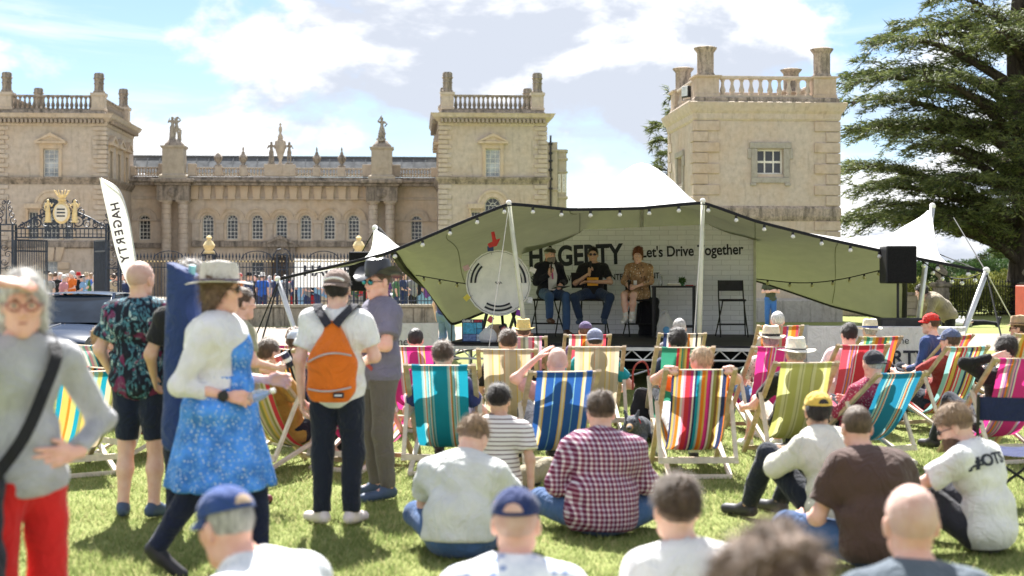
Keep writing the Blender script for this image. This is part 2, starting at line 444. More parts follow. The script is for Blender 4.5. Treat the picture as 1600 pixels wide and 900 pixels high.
def bark():
    if 'bark' in MATS: return MATS['bark']
    t = NT('bark'); v = t.coord((3, 3, 0.5)); n = t.noise(3, 8, 0.7, v, 0.4)
    t.base(t.ramp(n, [(0.3, (0.025, 0.02, 0.017)), (0.7, (0.11, 0.09, 0.072))])); t.set(0.95, 0, 0.1); t.bump(n, 0.9, 0.08); MATS['bark'] = t.m; return t.m
CEDAR = leaf_mat('cedar_needles', (0.04, 0.065, 0.024), (0.19, 0.215, 0.07), 0.28, 0.5)
def cedar(label, base, height, r0, limbs, seed, tuft=0.30, dens=1.0):
    rg = np.random.default_rng(seed); root = thing('cedar_tree', label, 'tree', base)
    tb = MB(); n = 14
    tb.tube([(0.25 * math.sin(k * 0.5), 0.15 * math.cos(k * 0.7), -0.3 + height * k / n) for k in range(n + 1)], [r0 * (1.25 if k == 0 else 1.0) * (1 - 0.9 * (k / n) ** 1.2) + 0.03 for k in range(n + 1)], 12)
    tb.build('trunk', bark(), root, smooth=True)
    lb = MB(); P = []; D = []
    for (z0, az, ln, rise, droop, fw) in limbs:
        pts = []; m = 12
        dirx, diry = math.sin(az), math.cos(az); side = np.array([diry, -dirx, 0.0])
        bend = rg.normal() * 0.06
        for k in range(m + 1):
            t = k / m
            p = np.array([dirx * ln * t, diry * ln * t, z0 + rise * (1 - (1 - t) ** 1.9) - droop * t ** 5]) + side * bend * ln * t * t + np.array([0, 0, 0.06 * ln * 0.2 * math.sin(5 * t + az)])
            pts.append(p)
        rr = [max(0.02, min(0.28, r0 * 0.34) * (1 - 0.93 * k / m) * (ln / 8.0) ** 0.5) for k in range(m + 1)]
        lb.tube(pts, rr, 7)
        pts = np.array(pts); nb = int(ln * 7.5 * dens)
        for j in range(nb):
            t = 0.16 + 0.84 * (j + rg.random()) / nb; q = t * m; i0 = min(int(q), m - 1)
            p = pts[i0] + (pts[i0 + 1] - pts[i0]) * (q - i0); tang = pts[i0 + 1] - pts[i0]; tang = tang / np.linalg.norm(tang)
            sgn = 1 if j % 2 else -1
            bl = fw * ln * (0.20 + 0.16 * math.sin(min(1, t * 1.15) * math.pi)) * (0.6 + 0.7 * rg.random()) * (1.0 if t < 0.93 else 0.75)
            bd = tang * (0.75 + 0.3 * rg.random()) + side * sgn * (0.65 + 0.5 * rg.random()) * (1.0 if t < 0.92 else 0.35); bd = bd / np.linalg.norm(bd)
            zoff = rg.normal() * 0.26
            lb.tube([p, p + bd * bl * 0.5 + np.array([0, 0, 0.05 * bl + zoff * 0.4]), p + bd * bl + np.array([0, 0, -0.14 * bl + zoff])], [0.035, 0.02, 0.006], 4, False)
            k = int(bl * 54 * dens) + 8
            u = rg.random(k) ** 0.8; ww = rg.normal(size=k) * (0.22 * bl * (1.05 - u) + 0.05); perp = np.cross(bd, [0, 0, 1.0])
            pp = p + bd * (u * bl)[:, None] + perp * ww[:, None]
            pp[:, 2] += 0.12 * bl * np.sin(u * 2.5) - 0.20 * bl * u * u + zoff * u + np.abs(rg.normal(size=k)) * -0.10 + 0.06
            dd = bd + perp * (np.sign(ww) * 0.55)[:, None] + rg.normal(size=(k, 3)) * 0.38 + np.array([0, 0, -0.16]); P.append(pp); D.append(dd)
    lb.build('limbs', bark(), root, smooth=True)
    P = np.concatenate(P); D = np.concatenate(D); k = len(P)
    v, f = tri_cloud(P, D, tuft * (0.5 + 0.9 * rg.random(k)), tuft * (0.06 + 0.06 * rg.random(k)), rg)
    link_obj('crown', np_mesh('crown', v, f, CEDAR, False), root); return root
def cedar_limbs():
    L = []; rg = random.Random(5); d = 60.0; X0 = WX(1600, d)
    # the long limbs reaching towards the tower: (tip x, tip y, rise, droop)
    for tx, ty, dep, zr, dr in ((1450, 6, -1.0, 0.5, 0.9), (1350, 80, -1.5, 1.1, 1.9), (1335, 128, 1.0, 1.0, 1.7), (1312, 212, -2.0, 1.2, 2.0), (1326, 168, -2.2, 0.9, 1.6), (1322, 262, 1.5, 1.4, 2.4),
                            (1330, 300, -1.6, 1.2, 2.4), (1322, 345, 1.0, 1.6, 3.4), (1335, 350, -2.6, 1.5, 3.2), (1400, 40, 2, 1.0, 1.5), (1390, 150, -4.0, 1.0, 1.6), (1400, 240, -4.2, 1.1, 2.0), (1420, 352, -3.5, 1.2, 3.2), (1440, 300, -5, 1.3, 2.2),
                            (1480, 40, -3, 0.8, 1.0), (1470, 110, 3, 0.8, 1.4), (1520, 330, -5.5, 1.0, 2.6), (1500, 200, 4, 1.0, 1.5), (1470, 340, 3, 1.2, 3.0), (1560, 60, -4, 0.8, 1.3), (1555, 150, -5, 0.9, 1.6), (1560, 250, -6, 1.0, 2.0), (1380, 190, 3, 1, 1), (1372, 325, 2.5, 1, 1), (1430, 60, 1, 1, 1), (1365, 105, 3.5, 1, 1), (1410, 275, 4, 1, 1), (1395, 345, -1, 1, 1), (1450, 225, 0, 1, 1), (1500, 20, 2, 1, 1)):
        dx = WX(tx, d) - X0; ln = math.hypot(dx, dep); az = math.atan2(dx, dep); zr, dr = rg.uniform(0.6, 2.6), rg.uniform(0.1, 0.5); L.append((WZ(ty, d) - zr + dr, az, ln, zr, dr, 0.9))
    for k in range(22):
        z = 5.6 + 9.5 * k / 22; az = k * 2.4; ln = (8.5 - 0.30 * z) * (0.75 + 0.4 * rg.random())
        if math.sin(az) < -0.75: continue
        L.append((z, az, ln, rg.uniform(0.5, 2), 0.4, 0.8))
    return L
cedar('broad dark cedar with layered drooping limbs beyond the stone tower', (WX(1600, 60), 60, 0), 17.5, 0.85, cedar_limbs(), 3, 0.30, 0.66)
def small_limbs():
    L = []; rg = random.Random(8)
    for k in range(30):
        z = 2.5 + 8.3 * k / 30; L.append((z, k * 2.4 + 0.3, (4.6 - 0.36 * z) * (0.8 + 0.5 * rg.random()), 0.5, 0.3, 0.95))
    return L
cedar('dark cedar showing from behind the stone tower beside the tent peak', (WX(1066, 72), 72, 0), 9.6, 0.35, small_limbs(), 11, 0.34, 0.9)

def bush(name, label, base, blobs, dark, light, n=4000, size=0.08, group=None, cat='bush', seed=1, trunk=0.0):
    rg = np.random.default_rng(seed); root = thing(name, label, cat, base, group=group)
    v, f = leaf_blobs(blobs, n, size, rg)
    key = 'leaf_%02d%02d%02d_%02d' % (int(dark[0] * 999), int(dark[1] * 999), int(light[0] * 999), int(light[1] * 999))
    link_obj('crown' if trunk else 'foliage', np_mesh('foliage', v, f, leaf_mat(key, dark, light), False), root)
    if trunk:
        MB().tube([(0, 0, -0.2), (0.1, 0, trunk * 0.5), (0, 0.1, trunk)], [0.3, 0.22, 0.12], 8).build('trunk', bark(), root, smooth=True)
    else:
        MB().tube([(0, 0, -0.1), (0.02, 0, blobs[0][0][2] * 0.6), (0, 0, blobs[0][0][2])], [0.07, 0.05, 0.03], 6).build('stem', bark(), root, smooth=True)
    return root
# clipped yews, golden shrubs and flower border behind the right-hand wall
def at(px, d): return (WX(px, d), d, 0)
bush('topiary_dome', 'clipped dark yew dome behind the tent guy pole', at(1448, 66), [((0, 0, 1.25), (1.05, 1.05, 1.3))], (0.02, 0.05, 0.018), (0.07, 0.12, 0.035), 9000, 0.09, seed=2)
bush('topiary_dome', 'clipped dark yew dome beside the cedar trunk', at(1537, 84), [((0, 0, 1.5), (1.6, 1.6, 1.35))], (0.02, 0.05, 0.018), (0.07, 0.12, 0.035), 9000, 0.10, seed=3)
for i, (px, d, r, h, lab) in enumerate(((1420, 60.5, 1.0, 1.2, 'pale golden shrub over the low garden wall by the tent edge'), (1400, 62, 1.1, 1.4, 'yellow flowering shrub behind the tall loudspeaker'),
                                        (1492, 60, 0.85, 1.15, 'golden green shrub behind the iron railings by the stone pier'), (1515, 61.5, 0.9, 1.5, 'tall yellow flowering shrub behind the iron railings'),
                                        (1548, 60, 0.95, 1.2, 'rounded golden shrub behind the railings by the cedar'), (1572, 62.5, 1.1, 1.7, 'loose pale yellow shrub against the cedar trunk'))):
    bush('golden_shrub', lab, at(px, d), [((0, 0, h * 0.55), (r, r, h * 0.6)), ((r * 0.5, 0.2, h * 0.8), (r * 0.6, r * 0.6, h * 0.4)), ((-r * 0.5, -0.1, h * 0.65), (r * 0.5, r * 0.5, h * 0.45))], (0.10, 0.13, 0.025), (0.36, 0.36, 0.10), 5200, 0.075, 'garden shrubs', seed=20 + i)
bush('garden_tree', 'pale green tree standing beyond the garden railings', at(1585, 120), [((0, 0, 2.6), (2.3, 2, 1.9)), ((-0.6, 0, 3.9), (1.5, 1.4, 1.2)), ((1.4, 0, 3.3), (1.6, 1.4, 1.5))], (0.05, 0.09, 0.03), (0.17, 0.21, 0.07), 12000, 0.16, cat='tree', seed=31, trunk=2.4)
bush('garden_tree', 'dark distant tree seen under the cedar boughs', at(1498, 190), [((0, 0, 1.7), (3.0, 2, 1.6)), ((2.4, 0, 2.2), (2.0, 2, 1.4))], (0.035, 0.065, 0.03), (0.10, 0.15, 0.06), 7000, 0.24, cat='tree', seed=32, trunk=1.5)
# far rising fields, a belt of trees and blue hills
def ridge(name, Y, X0, X1, h, m, seed, rough=0.5, **kw):
    rg = random.Random(seed); mb = MB(); n = 60; P = []; ph = [rg.random() * 6 for _ in range(4)]
    for k in range(n + 1):
        t = k / n; x = X0 + (X1 - X0) * t
        z = h * (0.62 + rough * 0.3 * math.sin(t * 7 + ph[0]) + rough * 0.18 * math.sin(t * 17 + ph[1]) + rough * 0.05 * math.sin(t * 61 + ph[2]))
        P += [(x, Y - h * 14, -0.5), (x, Y - h * 3, z * 0.72), (x, Y, z), (x, Y + h * 8, -0.5)]
    mb.add(P, [(4 * k + j, 4 * k + j + 1, 4 * k + j + 5, 4 * k + j + 4) for k in range(n) for j in range(3)]); return mb.build(name, m, smooth=True, kind='structure', **kw)
ridge('field_hill', 620, -500, 620, 5.2, plain('far_field', (0.33, 0.30, 0.16), 0.95, var=0.2, scale=0.02), 4, 0.4)
ridge('far_hills', 2600, 150, 2200, 34, plain('far_wood', (0.055, 0.085, 0.06), 0.95, var=0.45, scale=0.02), 9)
rg_ = np.random.default_rng(44)
v_, f_ = leaf_blobs([((x, 560 + rg_.random() * 30, 1.5 + rg_.random() * 1.2), (5 + 5 * rg_.random(), 4, 2.2 + 1.8 * rg_.random())) for x in np.linspace(120, 330, 36)], 26000, 0.9, rg_)
link_obj('far_wood', np_mesh('far_wood', v_, f_, leaf_mat('far_leaves', (0.03, 0.05, 0.025), (0.10, 0.14, 0.06), 0.2, 0.05), False), kind='stuff', label='distant belt of trees along the fields', cat='wood')
# ================================================================ the house
ST = stone('limestone', (0.50, 0.43, 0.36), 0.45, 0.3)
ST_D = stone('weathered_stone', (0.37, 0.315, 0.265), 0.92, 0.2)
ST_Q = stone('quoin_stone', (0.50, 0.435, 0.37), 0.42, 0.3)
ST_W = stone('warm_stone', (0.55, 0.455, 0.35), 0.28, 0.45)
LEAD = plain('lead', (0.115, 0.122, 0.13), 0.95, 0.0, 0.05, 0.35, 1.5)
WHITE = plain('white_paint', (0.74, 0.72, 0.66), 0.5, var=0.06)
PANE = glass('window_pane'); PANE_L = glass('window_pane_pale', (0.34, 0.37, 0.39), 0.12)
IRON = plain('navy_iron', (0.022, 0.032, 0.055), 0.45, 0.2, 0.5, 0.3, 5)
BLACKI = plain('black_iron', (0.012, 0.012, 0.014), 0.5, 0.2, 0.5, 0.3, 8)
GOLD = plain('gold_leaf', (0.74, 0.58, 0.30), 0.45, 0.25, 0.5, 0.15, 4)

class Site:
    """a building part frame: local x along the front, y into the house, z up; base at (lx, D)"""
    def __init__(s, name, label, cat, lx, D):
        s.lx, s.D = lx, D; s.root = thing(name, label, cat, LW(lx, D), TH)
    def X(s, px, D=None): return LX(px, D or s.D) - s.lx
    def Z(s, px, py, D=None): return LZ(px, py, D or s.D)
def arch_pts(x0, x1, zs, n=10, r=None):
    c = (x0 + x1) / 2; r = r or (x1 - x0) / 2
    return [(c - r * math.cos(math.pi * k / n), zs + r * math.sin(math.pi * k / n)) for k in range(n + 1)]
def wall_holes(mb, x0, x1, z0, z1, holes, y0, y1):
    """wall slab with openings; a hole is (x0, x1, z0, z1, arched)"""
    H = [(a, b, c, d + ((b - a) / 2 if ar else 0), ar, d) for a, b, c, d, ar in holes]
    xs = sorted({x0, x1, *[h[0] for h in H], *[h[1] for h in H]}); zs = sorted({z0, z1, *[h[2] for h in H], *[h[3] for h in H]})
    for i in range(len(xs) - 1):
        k = 0
        while k < len(zs) - 1:
            def hole(kk):
                cx, cz = (xs[i] + xs[i + 1]) / 2, (zs[kk] + zs[kk + 1]) / 2
                return any(h[0] < cx < h[1] and h[2] < cz < h[3] for h in H)
            if hole(k): k += 1; continue
            e = k
            while e + 1 < len(zs) - 1 and not hole(e + 1): e += 1
            mb.box(xs[i], xs[i + 1], y0, y1, zs[k], zs[e + 1]); k = e + 1
    for a, b, c, top, ar, sp in H:
        if ar:
            A = arch_pts(a, b, sp, 12)
            mb.prism([(a, top), *reversed(A[:7])][::1], y0, y1); mb.prism([*reversed(A[6:]), ] + [(b, top)][::1], y0, y1)
def window(parent, x0, x1, z0, z1, y, arched, nx, nz, pane=PANE, fw=0.055, bw=0.028, M=None):
    """sash window: glazing bars as one frame, the glass behind it"""
    mb = MB(); t = 0.05
    mb.box(x0, x0 + fw, y, y + t, z0, z1); mb.box(x1 - fw, x1, y, y + t, z0, z1); mb.box(x0 + fw, x1 - fw, y + 0.001, y + t, z0, z0 + fw)
    if not arched: mb.box(x0 + fw, x1 - fw, y + 0.001, y + t, z1 - fw, z1)
    for i in range(1, nx):
        x = x0 + (x1 - x0) * i / nx; mb.box(x - bw / 2, x + bw / 2, y + 0.006, y + t, z0 + fw, z1 - (0 if arched else fw))
    for k in range(1, nz + (1 if arched else 0)):
        z = z0 + (z1 - z0) * k / nz; w = bw * (1.5 if k == nz // 2 or k == nz else 1); mb.box(x0 + fw, x1 - fw, y + 0.008, y + t, z - w / 2, z + w / 2)
    poly = [(x0, z0), (x1, z0)]
    if arched:
        c = (x0 + x1) / 2; r = (x1 - x0) / 2; O = arch_pts(x0, x1, z1, 12); I = arch_pts(x0 + fw, x1 - fw, z1, 12)
        for k in range(12): mb.prism([O[k], O[k + 1], I[k + 1], I[k]][::-1], y, y + t)
        for a in (0.25, 0.5, 0.75):
            u = math.pi * a; mb.bar((c + 0.3 * r * math.cos(u), y + 0.03, z1 + 0.3 * r * math.sin(u)), (c + r * 0.96 * math.cos(u), y + 0.03, z1 + r * 0.96 * math.sin(u)), bw, 0.03, (0, 1, 0))
        I2 = arch_pts(c - 0.36 * r, c + 0.36 * r, z1, 8); I3 = arch_pts(c - 0.28 * r, c + 0.28 * r, z1, 8)
        for k in range(8): mb.prism([I2[k], I2[k + 1], I3[k + 1], I3[k]][::-1], y + 0.01, y + t)
        poly += list(reversed(O))
    else: poly += [(x1, z1), (x0, z1)]
    pm = MB(); pm.prism(poly, y + 0.035, y + 0.045)
    if M is not None: mb.xf(M); pm.xf(M)
    w = mb.build('window', WHITE, parent); pm.build('pane', pane, w); return w
def archivolt(mb, c, zs, r0, r1, y0, y1, n=14):
    O = arch_pts(c - r1, c + r1, zs, n); I = arch_pts(c - r0, c + r0, zs, n)
    for k in range(n): mb.prism([O[k], O[k + 1], I[k + 1], I[k]][::-1], y0, y1)
BAL = {}
def baluster_mesh(h, r, m=None):
    key = (round(h, 3), round(r, 3), id(m))
    if key not in BAL:
        p = [(0.95, 0), (0.95, 0.07), (0.6, 0.1), (0.75, 0.16), (1.0, 0.28), (0.98, 0.36), (0.62, 0.55), (0.5, 0.72), (0.52, 0.82), (0.75, 0.86), (0.6, 0.9), (0.95, 0.93), (0.95, 1.0)]
        BAL[key] = MB().lathe([(a * r, b * h) for a, b in p], 8).mesh('baluster', m or ST_D, 40)
    return BAL[key]
def balustrade(parent, p0, p1, z0, z1, n, r, th=0.32, rail=0.14, m=None):
    """rails along p0-p1 (x, y) and a row of balusters"""
    m = m or ST_D; d = Vector((p1[0] - p0[0], p1[1] - p0[1], 0)); L = d.length; a = math.atan2(d.y, d.x)
    mb = MB().bbox(0, L, -th / 2, th / 2, z1 - rail, z1, 0.02); mb.box(0.002, L - 0.002, -th / 2 - 0.02, th / 2 + 0.02, z0, z0 + rail * 0.8)
    o = mb.build('balustrade', m, parent, loc=(p0[0], p0[1], 0), rz=a)
    h = z1 - rail - z0 - rail * 0.8 + 0.01
    for k in range(n): inst('baluster', baluster_mesh(h, r, m), o, (L * (k + 0.5) / n, 0, z0 + rail * 0.8 - 0.005))
    return o
def ring(mb, x0, x1, y0, y1, prof):
    """a moulding running round a block: prof is [(projection, z)...]"""
    vs = []; n = len(prof)
    for p, z in prof: vs += [(x0 - p, y0 - p, z), (x1 + p, y0 - p, z), (x1 + p, y1 + p, z), (x0 - p, y1 + p, z)]
    fs = [(4 * k + i, 4 * k + (i + 1) % 4, 4 * k + 4 + (i + 1) % 4, 4 * k + 4 + i) for k in range(n - 1) for i in range(4)]
    fs += [(0, 3, 2, 1), tuple(4 * (n - 1) + i for i in range(4))]
    return mb.add(vs, fs)
def quoins(parent, x, sgn, y0, zs, wl, ws, p=0.035, side_len=0.5, m=None, gap=0.035, flank=True):
    """alternate corner stones on the front edge at x; each stone wraps the corner"""
    for k in range(len(zs) - 1):
        w = wl if k % 2 == 0 else ws; xa, xb = (x - p, x + w) if sgn > 0 else (x - w, x + p)
        s = side_len if k % 2 == 0 else side_len * 1.5
        MB().bbox(xa, xb, y0 - p, y0 + (s if flank else 0.1), zs[k] + gap, zs[k + 1] - gap, 0.02).build('quoin', m or ST_Q, parent)
def pediment(mb, c, z, hw, h, y0, y1):
    t = h * 0.30
    mb.prism([(c - hw, z), (c + hw, z), (c + hw, z + t * 0.7), (c - hw, z + t * 0.7)], y0, y1)
    mb.prism([(c - hw * 1.02, z + t * 0.7), (c - hw * 0.8, z + t * 0.7), (c, z + h - t), (c, z + h)][::1], y0 - 0.02, y1)
    mb.prism([(c + hw * 1.02, z + t * 0.7), (c, z + h), (c, z + h - t), (c + hw * 0.8, z + t * 0.7)], y0 - 0.018, y1)
    mb.prism([(c - hw * 0.8, z + t * 0.7), (c + hw * 0.8, z + t * 0.7), (c, z + h - t)], y0 + 0.1, y1)

# ---------------------------------------------------------------- the two corner pavilions
def pavilion(label, pl, pr, flank):
    D = 110.0; pc = (pl + pr) / 2; S = Site('house_pavilion', label, 'building', LX(pc, D), D); r = S.root
    x0, x1 = S.X(pl), S.X(pr); dep = 10.5; Z = lambda py: S.Z(pc, py); W = x1 - x0; c = (x0 + x1) / 2
    px = 110 / F
    z_str, z_str0, z_cor0, z_cor1 = Z(277), Z(288), Z(197), Z(178)
    uw = (c - 11.5 * px, c + 11.5 * px, Z(276), Z(233), False)
    lw = (c - 12.5 * px, c + 12.5 * px, Z(374), Z(321), True)
    sw1 = (c - 34 * px, c - 19 * px, Z(374), Z(331), False); sw2 = (c + 19 * px, c + 34 * px, Z(374), Z(331), False)
    gw = (c - 9.5 * px, c + 9.5 * px, Z(450), Z(408), False)
    wm = MB(); wall_holes(wm, x0, x1, -0.2, z_cor0 + 0.1, [uw, lw, sw1, sw2, gw], 0, 0.4)
    fx = x1 if flank == 'R' else x0; s = 1 if flank == 'R' else -1
    # flank wall, with its openings, built along y and turned
    fm = MB(); fh = [(1.2 + 3.0 * k, 2.25 + 3.0 * k, Z(276), Z(233), False) for k in range(3)] + [(1.2 + 3.0 * k, 2.25 + 3.0 * k, Z(372), Z(325), False) for k in range(3)]
    wall_holes(fm, 0.4, dep, -0.2, z_cor0 + 0.1, fh, 0, 0.4)
    if s > 0: M = Matrix.Translation((x1, 0, 0)) @ Matrix.Rotation(R(90), 4, 'Z')
    else: M = Matrix.Translation((x0, 0, 0)) @ Matrix.Rotation(R(90), 4, 'Z') @ Matrix.Scale(-1, 4, (0, 1, 0))
    fm.xf(M); wm.add(fm.v, fm.f)
    if s > 0: wm.box(x0, x0 + 0.4, 0.4, dep, -0.2, z_cor0 + 0.1)
    else: wm.box(x1 - 0.4, x1, 0.4, dep, -0.2, z_cor0 + 0.1)
    wm.box(x0, x1, dep, dep + 0.4, -0.2, z_cor0 + 0.1)
    wm.box(x0 + 0.41, x1 - 0.41, 0.75, dep - 0.02, -0.2, z_cor0)      # dark rooms: solid core keeps light out
    wm.build('wall', ST, r)
    for h, nx, nz, pn in ((uw, 3, 6, PANE_L), (lw, 4, 5, PANE), (sw1, 3, 4, PANE), (sw2, 3, 4, PANE), (gw, 3, 4, PANE_L)): window(r, h[0], h[1], h[2], h[3], 0.24, h[4], nx, nz, pn)
    for h in fh: window(r, h[0], h[1], h[2], h[3], 0.2, False, 2, 5, PANE, M=M)
    # cornice, frieze brackets and parapet
    mb = MB(); ring(mb, x0, x1, 0, dep, [(0.05, z_cor0 + 0.02), (0.12, z_cor0 + 0.12), (0.14, z_cor0 + 0.32), (0.55, z_cor1 - 0.28), (0.62, z_cor1 - 0.12), (0.70, z_cor1)]); mb.build('cornice', ST, r)
    dm = MB().bbox(-0.10, 0.10, -0.46, 0, -0.15, 0.15, 0.015).mesh('bracket', ST_D)
    for k in range(26): inst('bracket', dm, r, (x0 + W * (k + 0.5) / 26, -0.10, z_cor0 + 0.36))
    for k in range(14): inst('bracket', dm, r, (fx + s * 0.10, dep * (k + 0.5) / 14, z_cor0 + 0.36), s * R(90))
    zb, zt = Z(171), Z(147)
    mb = MB(); ring(mb, x0 + 0.15, x1 - 0.15, 0.15, dep - 0.15, [(0.12, z_cor1 - 0.02), (0.12, z_cor1 + 0.1), (0.02, z_cor1 + 0.2), (0.02, zb)]); mb.build('parapet', ST_D, r)
    pw = 19 * px
    pier = MB(); ring(pier, -pw / 2, pw / 2, -pw / 2, pw / 2, [(0.06, 0), (0.06, 0.15), (0, 0.2), (0, zt - zb - 0.12), (0.09, zt - zb - 0.04), (0.09, zt - zb + 0.16)]); pier = pier.mesh('pier', ST)
    ch = Z(112) - zt; cw = 14.5 * px / 2
    cp = MB().lathe([(cw * 1.25, 0.1), (cw * 1.25, 0.3), (cw, 0.42), (cw, ch * 0.50), (cw * 1.15, ch * 0.53), (cw * 0.98, ch * 0.58), (cw * 1.05, ch * 0.72), (cw * 1.28, ch * 0.76), (cw * 1.06, ch * 0.82), (cw * 1.06, ch * 0.95), (cw * 0.9, ch), (cw * 0.5, ch * 1.01)], 10, caps=True).mesh('chimney', ST_D, 35)
    cx = [x0 + 0.15 + pw / 2, x1 - 0.15 - pw / 2]; cy = [0.15 + pw / 2, dep - 0.15 - pw / 2]
    for a in cx:
        for b in cy: inst('pier', pier, r, (a, b, zb)); inst('chimney', cp, r, (a, b, zt))
    balustrade(r, (cx[0] + pw / 2, cy[0]), (cx[1] - pw / 2, cy[0]), zb, zt, 17, 0.15)
    balustrade(r, (cx[0] + pw / 2, cy[1]), (cx[1] - pw / 2, cy[1]), zb, zt, 17, 0.15)
    for a in cx: balustrade(r, (a, cy[0] + pw / 2), (a, cy[1] - pw / 2), zb, zt, 20, 0.15)
    # string courses
    mb = MB(); ring(mb, x0, x1, 0, dep, [(0.06, z_str0), (0.10, z_str0 + 0.12), (0.30, z_str - 0.14), (0.33, z_str)]); mb.build('string_course', ST_D, r)
    mb = MB(); ring(mb, x0, x1, 0, dep, [(0.06, Z(388)), (0.16, Z(386)), (0.16, Z(378)), (0.05, Z(376))]); mb.build('string_course', ST_D, r)
    for sgn, x in ((1, x0), (-1, x1)):
        n = 11; quoins(r, x, sgn, 0, [z_str + (z_cor0 - z_str) * k / n for k in range(n + 1)], 0.92, 0.62, 0.10)
        n = 11; quoins(r, x, sgn, 0, [Z(376) + (z_str0 - Z(376)) * k / n for k in range(n + 1)], 0.92, 0.62, 0.10)
        n = 6; quoins(r, x, sgn, 0, [0.3 + (Z(388) - 0.3) * k / n for k in range(n + 1)], 0.95, 0.65, 0.11)
    # window surrounds
    mb = MB(); a, b, z0, z1, _ = uw; f = 0.24
    mb.box(a - f, a, -0.09, 0.05, z0 - 0.1, z1 + 0.05); mb.box(b, b + f, -0.09, 0.05, z0 - 0.1, z1 + 0.05); mb.box(a - f - 0.05, b + f + 0.05, -0.11, 0.05, z1 + 0.05, z1 + 0.42); mb.box(a - 0.3, b + 0.3, -0.14, 0.05, z0 - 0.24, z0 - 0.1)
    pediment(mb, c, z1 + 0.42, (b - a) / 2 + 0.60, 0.80, -0.36, 0.02); mb.build('pediment', ST_W, r)
    for h in fh[:3]:
        mb = MB(); f = 0.2; mb.box(h[0] - f, h[0], -0.09, 0.05, h[2], h[3]); mb.box(h[1], h[1] + f, -0.09, 0.05, h[2], h[3]); mb.box(h[0] - f - 0.05, h[1] + f + 0.05, -0.12, 0.05, h[3], h[3] + 0.4)
        pediment(mb, (h[0] + h[1]) / 2, h[3] + 0.4, (h[1] - h[0]) / 2 + 0.6, 0.85, -0.4, 0.02); mb.xf(M).build('pediment', ST_W, r)
    mb = MB(); a, b, z0, z1, _ = lw; archivolt(mb, c, z1, (b - a) / 2 + 0.02, (b - a) / 2 + 0.42, -0.10, 0.05); archivolt(mb, c, z1, (b - a) / 2 + 0.421, (b - a) / 2 + 0.6, -0.16, 0.05)
    for h in (sw1, sw2): mb.box(h[0] - 0.25, h[1] + 0.25 if h is sw2 else h[1] + 0.28, -0.26, 0.05, h[3] + 0.25, h[3] + 0.62); mb.box(h[0] - 0.16, h[0] - 0.002, -0.12, 0.05, h[2], h[3] + 0.25); mb.box(h[1] + 0.002, h[1] + 0.16, -0.12, 0.05, h[2], h[3] + 0.25)
    mb.build('window_surround', ST_W, r)
    mb = MB(); a, b, z0, z1, _ = gw
    for k in (-1, 0, 1): mb.prism([(c + k * 0.5 - 0.18 + k * 0.05, z1 + 0.02), (c + k * 0.5 + 0.18 + k * 0.05, z1 + 0.02), (c + k * 0.72 + 0.30, z1 + 1.05 + (0.1 if k == 0 else 0)), (c + k * 0.72 - 0.30, z1 + 1.05 + (0.1 if k == 0 else 0))], -0.14, 0.05)
    for sx in (-1, 1):
        for k in range(3): mb.bbox(c + sx * 0.95 - 0.42, c + sx * 0.95 + 0.42, -0.12, 0.04, z1 - 0.6 - k * 0.62, z1 - 0.1 - k * 0.62, 0.02)
    mb.build('keystone', ST_W, r)
    mb = MB(); ring(mb, x0, x1, 0, dep, [(0.12, -0.2), (0.12, 0.5), (0.02, 0.6)]); mb.build('plinth', ST_D, r)
    return S
pavilion('sandstone corner pavilion standing behind the ornate gates and gold crest', -6, 165, 'R')
pavilion('sandstone corner pavilion rising behind the tent and prize wheel', 687, 853, 'L')

